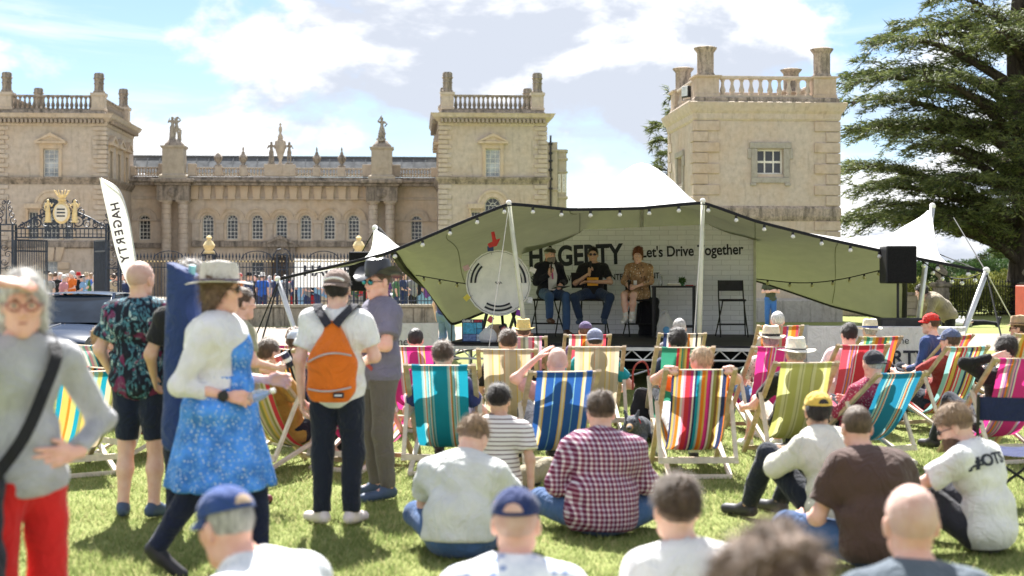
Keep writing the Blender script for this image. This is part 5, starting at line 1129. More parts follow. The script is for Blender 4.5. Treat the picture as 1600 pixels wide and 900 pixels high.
# ---------------------------------------------------------------- loudspeakers
def speaker(label, px0, px1, py0, py1, d, foot_z, stand=True, dep=0.36):
    c = (px0 + px1) / 2; w = (px1 - px0) * d / F; zb, zt = WZ(py1, d), WZ(py0, d); r = thing('loudspeaker', label, 'loudspeaker', (WX(c, d), d, foot_z), R(2))
    b = MB().bbox(-w / 2, w / 2, 0, dep, zb - foot_z, zt - foot_z, 0.015).build('cabinet', BLACK, r); t = NT('speaker_grille'); x = t.new('ShaderNodeTexVoronoi'); x.inputs['Scale'].default_value = 110; t.link(t.coord(), x.inputs['Vector']); t.base(t.ramp(x.outputs['Distance'], [(0.3, (0.004, 0.004, 0.005)), (0.5, (0.016, 0.016, 0.018))])); t.set(0.9, 0, 0.1)
    MB().bbox(-w / 2 + 0.012, w / 2 - 0.012, -0.012, 0.002, zb - foot_z + 0.012, zt - foot_z - 0.012, 0.006).build('grille', t.m, b)
    if stand:
        MB().tube([(0, dep / 2, 0.25), (0, dep / 2, zb - foot_z)], 0.02, 8).build('stand_pole', BLACK, r)
        for k in range(3): a = R(90 + 120 * k); MB().tube([(0, dep / 2, 0.7), (0.45 * math.cos(a), dep / 2 + 0.45 * math.sin(a), 0.01)], 0.014, 6).build('stand_leg', BLACK, r)
    return r
speaker('tall black loudspeaker on a stand by the long white barrier', 1385, 1433, 384, 443, 20.2, 0.0); speaker('black loudspeaker behind the man in the leather hat', 545, 592, 393, 455, 21.2, 0.0)
def sub_box():
    d = 19.9; r = thing('bass_cabinet', 'low black bass speaker cabinet on the white covered barrier', 'loudspeaker', (WX(1413, d), d, 0)); w = 72 * d / F / 2; z0, z1 = WZ(512, d), WZ(500, d)
    b = MB().bbox(-w, w, 0, 0.42, z0, z1 + 0.02, 0.012).build('cabinet', BLACK, r); MB().box(-w + 0.02, -w + 0.2, -0.006, 0.002, z0 + 0.02, z1 - 0.005).build('vent', plain('vent_grey', (0.03, 0.03, 0.03), 0.5), b); MB().tube([(w - 0.03, -0.01, z0 + 0.03), (w - 0.03, -0.01, z1)], 0.01, 6).build('handle', ALU, b)
    for sx in (-1, 1):
        for y in (0.04, 0.38): MB().box(sx * (w - 0.05) - 0.02, sx * (w - 0.05) + 0.02, y - 0.02, y + 0.02, 0, z0).build('leg', BLACK, r)
sub_box()
# ---------------------------------------------------------------- white cloth barriers
BANNER = cloth('banner_white', (0.78, 0.77, 0.75), 0.8, 0.03, 0.25)
def barrier(label, p0, p1, z1, texts, z0=0.05):
    a, b = Vector((p0[0], p0[1], 0)), Vector((p1[0], p1[1], 0)); d = b - a; L = d.length; r = thing('cloth_barrier', label, 'barrier', a, math.atan2(d.y, d.x)); n, m = 40, 8; vs = []
    for j in range(m + 1):
        for i in range(n + 1): u, v = i / n, j / m; vs.append((L * u, -0.03 + 0.014 * math.sin(u * 37 + 3 * v) + 0.01 * math.sin(u * 90 + v * 5), z0 + (z1 - z0) * v))
    MB().add(vs, [(j * (n + 1) + i, j * (n + 1) + i + 1, (j + 1) * (n + 1) + i + 1, (j + 1) * (n + 1) + i) for j in range(m) for i in range(n)]).build('banner', BANNER, r, smooth=True)
    fr = MB().tube([(0, 0, 0), (0, 0, z1), (L, 0, z1), (L, 0, 0)], 0.016, 6); fr.tube([(0, 0, 0.12), (L, 0, 0.12)], 0.014, 6); fr.build('frame', ALU, r)
    for x in (0.3, L - 0.3): MB().bar((x, -0.3, 0.015), (x, 0.3, 0.015), 0.04, 0.02).build('foot', ALU, r)
    for txt, x, z, s, bold in texts: text_on('lettering', txt, s, INK, r, (x, -0.062, z), bold=bold, depth=0.001)
    return r
d = 19.6
barrier('long white cloth barrier with grey lettering beside the loudspeaker', (WX(1262, d + 0.4), d + 0.4), (WX(1508, d), d), WZ(512, d), [('me', 1.20, 0.755, 0.14, 0.0), ('HAGERTY', 0.42, 0.47, 0.27, 0.006)])
barrier('pale grey panel barrier leaning by the man in the pink shirt', (WX(1216, 20.2), 20.2), (WX(1262, 20.6), 20.6), WZ(510, 20.2), [])
barrier('white cloth barrier behind the pink striped deckchair', (WX(560, 20.6), 20.6), (WX(684, 20.9), 20.9), WZ(506, 20.7), [('me', 0.52, 0.68, 0.16, 0.0)])
# banners on the forecourt railings
def rail_banner(label, pa, pb, pya, pyb, D, texts):
    S = Site('fence_banner', label, 'banner', LX((pa + pb) / 2, D), D); a, b = S.X(pa), S.X(pb); zb, zt = S.Z(pa, pyb), S.Z(pa, pya); n = 16; vs = []
    for j in (0, 1, 2, 3):
        for i in range(n + 1): u = i / n; vs.append((a + (b - a) * u, 0.015 * math.sin(u * 25 + j), zb + (zt - zb) * j / 3 - (0.03 * math.sin(u * math.pi) if j == 3 else 0)))
    MB().add(vs, [(j * (n + 1) + i, j * (n + 1) + i + 1, (j + 1) * (n + 1) + i + 1, (j + 1) * (n + 1) + i) for j in range(3) for i in range(n)]).build('sheet', BANNER, S.root, smooth=True)
    for x in (a, b): MB().tube([(x, 0.03, 0), (x, 0.03, zt + 0.03)], 0.02, 6).build('post', ALU, S.root)
    for txt, q, py, s in texts: text_on('lettering', txt, s, INK, S.root, (S.X(q), -0.03, S.Z(q, py)), bold=0.008, depth=0.001)
rail_banner('white banner with dark lettering on the railings behind the leather hat', 460, 600, 404, 449, RAILD + 0.62, [('HAGERTY', 474, 431, 0.50)])
rail_banner('plain white banner on the railings behind the straw hat', 281, 342, 406, 438, RAILD + 0.62, [])
# ---------------------------------------------------------------- the feather flag
def feather_flag():
    d = 29.0; L = [(155, 278), (163, 318), (173, 360), (184, 400), (196, 436), (206, 456)]; Rr = [(156, 278), (184, 296), (198, 335), (206, 378), (213, 420), (216, 452)]
    A, B = spline([WP(x, y, d) for x, y in L], 6), spline([WP(x, y, d) for x, y in Rr], 6); base = Vector((WX(214, d), d, 0)); r = thing('feather_flag', 'white feather flag with mirrored dark lettering by the iron gate', 'flag', base)
    n = 8; vs = []; m = len(A)
    for k in range(m):
        for i in range(n + 1): u = i / n; p = A[k].lerp(B[k], u) - base; vs.append((p.x, p.y + 0.05 * math.sin(u * 4 + k * 0.25), p.z))
    MB().add(vs, [(k * (n + 1) + i, k * (n + 1) + i + 1, (k + 1) * (n + 1) + i + 1, (k + 1) * (n + 1) + i) for k in range(m - 1) for i in range(n)]).build('sail', BANNER, r, smooth=True)
    MB().tube([(0, 0.0, 0)] + [b - base + Vector((0.01, 0.04, 0)) for b in reversed(B)], 0.014, 6).build('pole', plain('flag_pole', (0.5, 0.5, 0.5), 0.4, 0.4), r); MB().lathe([(0.26, 0), (0.26, 0.03), (0.05, 0.05), (0.03, 0.2)], 12).build('base', BLACK, r)
    mx = plain('flag_ink', (0.07, 0.05, 0.065), 0.7)
    for k, ch in enumerate('HAGERTY'):
        t = k / 6.0; px, py = 179.5 + (195 - 179.5) * t - 2 * math.sin(t * 3), 323 + (404 - 323) * t; p = WP(px, py, d - 0.16) - base; me = text_mesh(ch, 0.235, 0.001, 0.006, 'CENTER'); me.materials.clear(); me.materials.append(mx)
        o = link_obj('letter', me, r); o.matrix_local = Matrix.Translation(p) @ Matrix.Rotation(R(76), 4, 'Y') @ Matrix.Rotation(R(90), 4, 'X') @ Matrix.Diagonal((1, -1, 1, 1)) @ Matrix.Translation((0, -0.085, 0))
feather_flag()
# ================================================================ deckchairs
WOOD = plain('deckchair_wood', (0.44, 0.34, 0.225), 0.65, 0, 0.3, 0.25, 14, 0.3); WOODW = plain('bleached_wood', (0.62, 0.55, 0.45), 0.7, 0, 0.3, 0.18, 14, 0.3)
def stripe_mat(key, stripes, half=0.245):
    """canvas woven in long stripes: list of (width, colour)"""
    if key in MATS: return MATS[key]
    t = NT(key); x = t.xyz(t.coord())[0]; f = t.math('ADD', t.math('DIVIDE', x, 2 * half), 0.5); tot = sum(w for w, c in stripes); p = 0.0; st = []
    for w, c in stripes: st.append((p / tot, c)); p += w
    col = t.ramp(f, st[:31], 'CONSTANT'); n = t.noise(5, 4); col = t.mixc(0.25, col, t.ramp(n, [(0.3, (0.55,) * 3), (0.7, (1, 1, 1))]), 'MULTIPLY')
    t.base(col); t.set(0.85, 0, 0.15); t.bump(t.noise(240, 2), 0.12, 0.003); t.translucent(col, 0.30); MATS[key] = t.m; return t.m
def S_(s):
    """'c3 w1 ...' : letter picks a colour, number its width"""
    C = dict(w=(0.72, 0.70, 0.66), k=(0.025, 0.025, 0.03), n=(0.035, 0.05, 0.13), b=(0.03, 0.11, 0.36), t=(0.015, 0.30, 0.42), T=(0.02, 0.22, 0.38), c=(0.30, 0.58, 0.58), g=(0.05, 0.30, 0.19), l=(0.52, 0.53, 0.17), L=(0.66, 0.66, 0.34), o=(0.30, 0.30, 0.10), y=(0.68, 0.48, 0.12), Y=(0.70, 0.57, 0.37), s=(0.56, 0.47, 0.33), S=(0.66, 0.58, 0.44),
             r=(0.58, 0.05, 0.07), R=(0.70, 0.09, 0.13), p=(0.72, 0.05, 0.28), P=(0.80, 0.36, 0.50), O=(0.74, 0.22, 0.03), m=(0.36, 0.04, 0.16), v=(0.30, 0.14, 0.38), B=(0.22, 0.12, 0.05), e=(0.32, 0.30, 0.26))
    return [(float(q[1:]), C[q[0]]) for q in s.split()]
PAT = dict(
    teal='t5 c1 w.6 O.4 c1 t.5 w.5 o.5 t.5 c.7 t7 c1 w.5 O.4 o.6 c.8 t.4 w.5 o.4 c1 t5', beige='S2 Y.6 s1.5 y.5 S2 Y.4 y.4 s2 O.2 S1.5 Y.5 s3 y.4 S1.2 Y.5 y.3 s1.8 Y.4 S2', blue='b3 S1 y.6 b3.4 c.3 b3.2 y.5 S1 y.5 b3.4 c.3 b3.2 y.5 S1 b3',
    multi='n1 y.5 e.7 O.9 w.6 P.7 r1.4 m.8 w.5 n.6 t.8 c.6 O1.1 y.5 p.8 m.5 w.5 o.9 B.8 y.5 w.6 n1.2 O.7', green='g5 r.8 y.7 g.5 o.6 y.6 r.9 g6', redst='w1 R1.2 Y1 w.6 r.5 O1 Y1.2 R1.3 w.8 r.4 Y1 O.6 R1.2', small='n1.2 w.6 R1 P1 w.5 S1 y1 Y1.2 O.6 s1 w.8 k.6 S1.2', pink='p3 P.6 w.4 O.5 P.6 e.5 p3.4 w.4 O.5 P.8 y.5 p2.6', blush='w.8 P1 e.6 R.7 w.6 P.8 s.6 e.6 w.8 P1 R.6 w.6 e.7 P.8',
    orange='O1.4 R1 y1 w.5 v.8 O1.2 s.8 R1.2 v.6 y1 O1.4 R1', magenta='p3 P.4 p.8 v.4 O.5 P.4 p.6 w.4 p3 P.5 v.4 p.6 O.5 w.4 p3.2', lime='l2 L1.2 o.2 L.6 l2.4 L1 o.2 L.7 l2.2 o.2 L1.2 l2.4 L1 l1.6', red='R2.4 P.4 v.3 O.5 v.3 P.4 R.5 w.3 r3.4 P.4 v.4 O.4 R.5 w.4 P.3 R2.4', jolly='l1 g1 c1 y1 O1 R1.2 O.8 g.8 l1 c.8 R1 O1.2',
    teal2='T2.4 c.8 n.4 s.6 c.5 T.5 O.3 w.4 T6 c.6 T.5 s.5 O.4 n.4 c.7 T3', aqua='c2 w.4 r.6 y1.4 B.4 r.7 w.6 R.7 c1.6 n1 y.6 w.5 r.7 y1 B.5 c1.6', hotpink='p2 w.5 P.6 v.5 O.6 e.6 P.5 v.4 w.4 p4 P.5 w.4 v.5 p2.4', tan='s1 y1 O.8 S1 B.4 y1 s1.2 O.8 S1 y.8', blackyel='k1 y.6 k.8 S.6 k1 t.4 k.8 y.6 k1 O.4 k.8 S.7 k1', olive='o1 s.8 y1 o.7 L.6 k.3 s1 o1 y.8 s.7 o.8 S.7 r1.4 o.6', leftgreen='t1 y1.2 O.5 l1 t.8 o.6 y1 c.8 l.8 t1 Y1 o.7', dark='r.7 k.8 o.5 O.4 k.7 t.4 r.8 B.6 k.6 y.4 g.5 k.8 r.7', pale='c.6 w.6 P.7 e.5 w.6 c.5 P.7 w.6 t.4')
CHAIRS = {}
def deckchair(key, label, px, py, d, yaw, pat, zt=None):
    """top rail centre at pixel (px, py), depth d; yaw turns the sitter to the left"""
    zt = zt or WZ(py, d); Lg = 1.30; w = 0.29; base_u = -math.sqrt(max(0.2, Lg * Lg - zt * zt))
    fu = 0.50; tu = fu + base_u        # front foot and top rail along the chair axis
    top = WP(px, py, d); a = R(yaw); loc = Vector((top.x + tu * math.sin(a), d - tu * math.cos(a), 0))
    r = thing('deckchair', label, 'deckchair', loc, a, 'striped deckchairs set out on the lawn'); CHAIRS[key] = (r, zt, tu)
    T, Ft = Vector((0, tu, zt)), Vector((0, fu, 0.0)); dirv = (T - Ft).normalized(); rear = Vector((0, -0.42, 0.02)); front = Vector((0, 0.52, 0.40))
    for sx in (-1, 1):
        X = Vector((sx * w, 0, 0)); MB().bar(Ft + X, T + X + dirv * 0.03, 0.028, 0.042, (1, 0, 0)).build('back_stile', WOOD, r)
        X = Vector((sx * (w - 0.035), 0, 0)); MB().bar(rear + X, front + X, 0.026, 0.04, (1, 0, 0)).build('seat_stile', WOODW, r)
        X = Vector((sx * (w + 0.03), 0, 0)); pv = Ft.lerp(T, 0.66); MB().bar(pv + X + Vector((0, 0.0, 0.03)), Vector((sx * (w + 0.03), -0.36, 0.12)), 0.024, 0.036, (1, 0, 0)).build('prop_leg', WOODW, r)
    MB().tube([(-w - 0.02, tu, zt), (w + 0.02, tu, zt)], 0.018, 8).build('top_rail', WOOD, r); MB().tube([(-w, front.y, front.z), (w, front.y, front.z)], 0.017, 8).build('front_rail', WOOD, r)
    MB().bar((-w - 0.045, -0.35, 0.15), (w + 0.045, -0.35, 0.15), 0.026, 0.05).build('prop_rail', WOODW, r); MB().bar((-w + 0.02, -0.42, 0.022), (w - 0.02, -0.42, 0.022), 0.03, 0.034).build('rear_rail', WOODW, r); MB().bar((-w, fu - 0.05, 0.055), (w, fu - 0.05, 0.055), 0.026, 0.04).build('foot_rail', WOOD, r)
    # sling: wraps the top rail, hangs in a curve to the front rail
    A, B = Vector((0, tu, zt)), Vector((0, front.y, front.z)); low = Vector((0, -0.05 + 0.25 * tu, 0.17 + 0.10 * (zt - 0.8))); C1 = A.lerp(low, 0.80) + Vector((0, 0.01, -0.06)); P = []
    ts = [k / 22 for k in range(23)]
    for t in ts: P.append(A * (1 - t) ** 3 + (A.lerp(low, 0.95) + Vector((0, 0.02, -0.16))) * 3 * t * (1 - t) ** 2 + (low + Vector((0, 0.30, -0.10))) * 3 * t * t * (1 - t) + B * t ** 3)
    P = [A + Vector((0, 0.0215 * math.sin(q), 0.0215 * math.cos(q))) for q in (2.6, 1.7, 0.8, 0.0, -0.8, -1.5)] + P[1:]
    h = 0.245; n = 9; vs = []
    for j, p in enumerate(P):
        t = j / (len(P) - 1); hw = h * (1 - 0.05 * math.sin(math.pi * t))
        for i in range(n + 1): u = i / n * 2 - 1; vs.append((u * hw, p.y, p.z + 0.018 * (u * u - 1) * math.sin(math.pi * t)))
    f = [(j * (n + 1) + i, j * (n + 1) + i + 1, (j + 1) * (n + 1) + i + 1, (j + 1) * (n + 1) + i) for j in range(len(P) - 1) for i in range(n)]
    MB().add(vs, f).build('sling', stripe_mat('canvas_' + pat, S_(PAT[pat])), r, smooth=True); return r
DC = [('teal', 'turquoise deckchair with thin striped bands, short haired man in it', 687, 573, 12.1, -4, 'teal'), ('beigea', 'beige striped deckchair with a man in a black tee shirt', 792, 548, 14.3, -3, 'beige'), ('blue', 'royal blue deckchair with yellow stripes, bald man in it', 882, 583, 11.9, 10, 'blue'), ('beigeb', 'beige striped deckchair with a man in a teal polo shirt', 933, 544, 15.2, 2, 'beige'),
      ('multi', 'deckchair in many bright thin stripes with a boy gripping its rail', 1094, 580, 11.9, 2, 'multi'), ('green', 'green deckchair with red and yellow stripes beside the black cap', 1070, 545, 14.4, 4, 'green'), ('redst', 'red and cream striped deckchair nearest the stage truss', 918, 525, 18.2, 3, 'redst'), ('small', 'navy and pink striped deckchair below the tall stage table', 1066, 523, 17.9, 3, 'small'),
      ('pink', 'pink deckchair in front of the white cloth barrier', 642, 543, 15.4, -8, 'pink'), ('blush', 'faded pink and grey striped deckchair by the tent pole', 817, 528, 17.9, -2, 'blush'), ('orange', 'orange and purple striped deckchair in front of the empty stool', 1219, 511, 18.2, 6, 'orange'), ('magenta', 'magenta deckchair holding a sitter in a straw hat', 1217, 544, 15.0, 10, 'magenta'),
      ('lime', 'lime green deckchair with pale stripes and a white panama sitter', 1259, 569, 12.8, 8, 'lime'), ('red', 'red deckchair holding a man in a pale pink shirt', 1348, 541, 15.3, 12, 'red'), ('jolly', 'green and orange striped deckchair against the long white barrier', 1376, 528, 17.9, 16, 'jolly'), ('teal2', 'deep blue deckchair turned aside, man in a black cap in it', 1408, 585, 12.6, 30, 'teal2'),
      ('aqua', 'aqua and yellow striped deckchair behind the bearded man', 1511, 544, 15.2, 26, 'aqua'), ('hotpink', 'hot pink deckchair behind the navy camping chair', 1597, 562, 12.9, 16, 'hotpink'), ('redcap', 'orange striped deckchair under the man in the red cap', 1500, 526, 17.6, 42, 'orange'), ('tan', 'tan striped deckchair of the sitter in the brown brimmed hat', 1612, 523, 17.4, 28, 'tan'),
      ('blackyel', 'black and yellow striped deckchair behind the woman in blue', 436, 547, 14.3, -48, 'blackyel'), ('pinkl', 'pink deckchair in front of the forecourt wall', 438, 541, 16.6, -30, 'pink'), ('olive', 'olive and red striped deckchair holding the sitter in mustard', 388, 566, 12.3, -42, 'olive'), ('hidden', 'pink deckchair mostly behind the man with the orange backpack', 532, 560, 12.4, -24, 'pink'),
      ('leftgreen', 'green and yellow striped deckchair beside the woman in grey', 138, 583, 12.0, 34, 'leftgreen'), ('dark', 'dark red and black striped deckchair behind the floral shirt', 158, 577, 13.2, -42, 'dark'), ('pale', 'pale pink and aqua striped deckchair near the blue car', 129, 541, 15.8, -46, 'pale')]
for key, lab, px, py, d, yaw, pat in DC: deckchair(key, lab, px, py, d, yaw, pat)
def camp_chair():
    d = 10.4; r = thing('camping_chair', 'navy fabric folding camping chair at the edge of the lawn', 'chair', (WX(1592, d), d, 0), R(-12)); nv = cloth('navy_canvas', (0.02, 0.028, 0.09)); MB()
    zt, zb = WZ(618, d), WZ(656, d); w = 0.30
    def cl(x0, x1, y0, z0, y1, z1, sag, nm, bow=0.0):
        n = 12; vs = [(x0 + (x1 - x0) * i / n, y0 + (y1 - y0) * j / 3 - bow * math.sin(math.pi * i / n), z0 + (z1 - z0) * j / 3 - sag * math.sin(math.pi * i / n)) for j in range(4) for i in range(n + 1)]
        MB().add(vs, [(j * (n + 1) + i, j * (n + 1) + i + 1, (j + 1) * (n + 1) + i + 1, (j + 1) * (n + 1) + i) for j in range(3) for i in range(n)]).build(nm, nv, r, smooth=True)
    cl(-w, w, -0.10, zb, -0.16, zt, 0.0, 'backrest', 0.03); cl(-w, w, -0.06, 0.44, 0.38, 0.46, 0.05, 'seat')
    for sx in (-1, 1):
        MB().tube([(sx * w, -0.12, 0.0), (sx * w, -0.10, 0.5), (sx * w, -0.16, zt + 0.02)], 0.013, 6).build('rear_post', BLACK, r); MB().tube([(sx * w, 0.40, 0), (sx * w, 0.38, 0.62)], 0.013, 6).build('front_leg', BLACK, r); MB().bar((sx * w, -0.12, 0.63), (sx * w, 0.42, 0.63), 0.05, 0.02).build('armrest', BLACK, r)
        MB().tube([(sx * w, -0.12, 0.04), (sx * w, 0.38, 0.44)], 0.011, 6).build('side_brace', BLACK, r)
    MB().tube([(-w, -0.12, 0.05), (w, 0.38, 0.42)], 0.011, 6).build('cross_brace', BLACK, r); MB().tube([(w, -0.12, 0.05), (-w, 0.38, 0.42)], 0.011, 6).build('cross_brace', BLACK, r)
camp_chair()
# ================================================================ people: smooth blended volumes turned into one skin each
V3 = lambda *a: np.array(a, float)
def surf_nets(D, org, h):
    s = D < 0; n0, n1, n2 = D.shape
    cs = [(i, j, k) for i in (0, 1) for j in (0, 1) for k in (0, 1)]
    cnt = sum(s[i:n0 - 1 + i, j:n1 - 1 + j, k:n2 - 1 + k].astype(np.int8) for i, j, k in cs)
    act = (cnt > 0) & (cnt < 8); ids = np.argwhere(act); m = len(ids)
    if m == 0: return np.zeros((0, 3)), np.zeros((0, 4), int)
    idx = np.full(act.shape, -1, np.int32); idx[act] = np.arange(m)
    val = {c: D[ids[:, 0] + c[0], ids[:, 1] + c[1], ids[:, 2] + c[2]] for c in cs}
    acc = np.zeros((m, 3)); c_ = np.zeros((m, 1))
    for a in cs:
        for ax in range(3):
            if a[ax]: continue
            b = list(a); b[ax] = 1; b = tuple(b); va, vb = val[a], val[b]; cr = (va < 0) != (vb < 0); t = np.where(cr, va / np.where(cr, va - vb, 1), 0)
            p = np.array(a, float)[None] + np.eye(3)[ax][None] * t[:, None]; acc += p * cr[:, None]; c_ += cr[:, None]
    v = org + h * (ids + acc / c_); Fs = []
    for ax in range(3):
        o1, o2 = (ax + 1) % 3, (ax + 2) % 3
        sa = np.take(s, range(0, s.shape[ax] - 1), ax); sb = np.take(s, range(1, s.shape[ax]), ax); e = np.argwhere(sa != sb)
        e = e[(e[:, o1] > 0) & (e[:, o2] > 0) & (e[:, o1] < act.shape[o1]) & (e[:, o2] < act.shape[o2])]
        if not len(e): continue
        def g(d1, d2):
            q = e.copy(); q[:, o1] -= d1; q[:, o2] -= d2; return idx[q[:, 0], q[:, 1], q[:, 2]]
        f = np.stack([g(1, 1), g(0, 1), g(0, 0), g(1, 0)], 1); fl = ~sa[e[:, 0], e[:, 1], e[:, 2]]; f[fl] = f[fl][:, ::-1]; Fs.append(f)
    f = np.concatenate(Fs); return v, f[(f >= 0).all(1)]
def cap(a, b, ra, rb, flat=None, end=False, k=None): return ('c', np.asarray(a, float), np.asarray(b, float), ra, rb, flat, end, k)
def ell(c, r, M=None, k=None): return ('e', np.asarray(c, float), np.asarray(r, float), M, k)
def pbox(p):
    if p[0] == 'c':
        r = max(p[3], p[4]); return np.minimum(p[1], p[2]) - r, np.maximum(p[1], p[2]) + r
    r = p[2] if p[3] is None else np.full(3, p[2].max()); return p[1] - r, p[1] + r
def peval(p, X, Y, Z):
    if p[0] == 'c':
        _, a, b, ra, rb, flat, end, _k = p; ab = b - a; L2 = ab @ ab + 1e-12; dx, dy, dz = X - a[0], Y - a[1], Z - a[2]; t = (dx * ab[0] + dy * ab[1] + dz * ab[2]) / L2; tc = np.clip(t, 0, 1)
        qx, qy, qz = dx - tc * ab[0], dy - tc * ab[1], dz - tc * ab[2]; s = 1.0
        if flat is not None:
            nx, s = flat; w = (qx * nx[0] + qy * nx[1] + qz * nx[2]) * (s - 1); qx, qy, qz = qx + w * nx[0], qy + w * nx[1], qz + w * nx[2]
        d = (np.sqrt(qx * qx + qy * qy + qz * qz) - (ra + (rb - ra) * tc)) / (1 + (s - 1) * 0.35)
        if end: d = np.maximum(d, (t - 1) * math.sqrt(L2))
        return d
    _, c, r, M, _k = p; x, y, z = X - c[0], Y - c[1], Z - c[2]
    if M is not None: x, y, z = x * M[0, 0] + y * M[1, 0] + z * M[2, 0], x * M[0, 1] + y * M[1, 1] + z * M[2, 1], x * M[0, 2] + y * M[1, 2] + z * M[2, 2]
    k0 = np.sqrt((x / r[0]) ** 2 + (y / r[1]) ** 2 + (z / r[2]) ** 2) + 1e-9; k1 = np.sqrt((x / r[0] ** 2) ** 2 + (y / r[1] ** 2) ** 2 + (z / r[2] ** 2) ** 2) + 1e-9
    return k0 * (k0 - 1) / k1
def volume(prims, h, k=0.03, cuts=(), subs=(), noise=None):
    lo = np.min([pbox(p)[0] for p in prims], 0) - 2.5 * h - 0.01; hi = np.max([pbox(p)[1] for p in prims], 0) + 2.5 * h + 0.01
    n = np.ceil((hi - lo) / h).astype(int) + 1; ax = [lo[i] + h * np.arange(n[i]) for i in range(3)]; D = np.full(n, 1.0)
    def sl(p, mg):
        a, b = pbox(p); i0 = np.maximum(0, np.floor((a - mg - lo) / h).astype(int)); i1 = np.minimum(n, np.ceil((b + mg - lo) / h).astype(int) + 1); return tuple(slice(u, v) for u, v in zip(i0, i1))
    def co(s): return ax[0][s[0]][:, None, None], ax[1][s[1]][None, :, None], ax[2][s[2]][None, None, :]
    for p in prims:
        kk = p[-1] or k; s = sl(p, kk + 2 * h + 0.01); d = peval(p, *co(s)); a = D[s]; q = np.clip(0.5 + 0.5 * (d - a) / kk, 0, 1); D[s] = d * (1 - q) + a * q - kk * q * (1 - q)
    X, Y, Z = ax[0][:, None, None], ax[1][None, :, None], ax[2][None, None, :]
    if noise: D = D + noise(X, Y, Z)
    for p in subs:
        s = sl(p, h); D[s] = np.maximum(D[s], -peval(p, *co(s)))
    for nrm, c in cuts: D = np.maximum(D, X * nrm[0] + Y * nrm[1] + Z * nrm[2] - c)
    return surf_nets(D, lo, h)
def folds(amp, seed, f=1.0):
    g = np.random.default_rng(seed); ph = g.random(8) * 6.28; a, b, c = 17 * f, 15 * f, 13 * f
    def fn(X, Y, Z):
        w = 1.3 * np.sin(9 * Z + ph[0]) + 1.1 * np.sin(8 * X + ph[1])
        return amp * (np.sin(a * X + w + ph[2]) * np.sin(c * Z + 1.5 * np.sin(6 * X + ph[3]) + ph[4]) + 0.6 * np.sin(34 * f * (Z + 0.5 * X) + w * 1.5 + ph[5]) * np.sin(11 * Y + 7 * X + ph[6]))
    return fn
def curls(amp, seed, f=70.0):
    g = np.random.default_rng(seed); ph = g.random(6) * 6.28
    def fn(X, Y, Z):
        w = 1.6 * np.sin(f * 0.37 * Z + ph[0]); return amp * (np.sin(f * X + w + ph[1]) * np.sin(f * 0.9 * Y + 1.3 * np.sin(f * 0.4 * X) + ph[2]) * np.sin(f * 0.8 * Z + ph[3]) + 0.5 * np.sin(f * 0.33 * X + ph[4]) * np.sin(f * 0.3 * Z + ph[5]))
    return fn
# ---------------------------------------------------------------- heads (face looks along +y), cached
HC = {}
def head_mesh(h, fem=False):
    key = ('head', h, fem)
    if key not in HC:
        w = 0.94 if fem else 1.0
        P = [ell((0, -0.012, 0.030), (0.078 * w, 0.099, 0.098)), ell((0, 0.020, -0.035), (0.064 * w, 0.072, 0.082)), ell((0, 0.062, -0.098), (0.026 * w, 0.022, 0.020)), cap((-0.045 * w, 0.02, -0.075), (0.0, 0.066, -0.100), 0.022, 0.018), cap((0.045 * w, 0.02, -0.075), (0.0, 0.066, -0.100), 0.022, 0.018),
             cap((-0.04, 0.078, 0.028), (0.04, 0.078, 0.028), 0.014, 0.014), cap((0, 0.088, 0.014), (0, 0.108, -0.026), 0.0085, 0.0125, k=0.012), ell((-0.013, 0.096, -0.031), (0.009, 0.010, 0.008), k=0.008), ell((0.013, 0.096, -0.031), (0.009, 0.010, 0.008), k=0.008),
             cap((-0.038, 0.062, -0.015), (-0.05, 0.04, -0.01), 0.018, 0.02), cap((0.038, 0.062, -0.015), (0.05, 0.04, -0.01), 0.018, 0.02), cap((-0.02, 0.083, -0.062), (0.02, 0.083, -0.062), 0.008, 0.008, k=0.012), cap((-0.016, 0.080, -0.073), (0.016, 0.080, -0.073), 0.008, 0.008, k=0.012)]
        for s in (-1, 1):
            P += [ell((s * 0.083 * w, -0.008, -0.004), (0.010, 0.021, 0.031), k=0.008), ell((s * 0.080 * w, -0.004, -0.03), (0.008, 0.011, 0.012), k=0.008)]
        P += [cap((0, -0.022, -0.05), (0, -0.035, -0.16), 0.056 * w, 0.060 * w)]
        S = [ell((s * 0.032, 0.096, 0.006), (0.017, 0.016, 0.011)) for s in (-1, 1)]
        HC[key] = volume(P, h, 0.03, [((0, 0, -1), 0.165)], S)
    return HC[key]
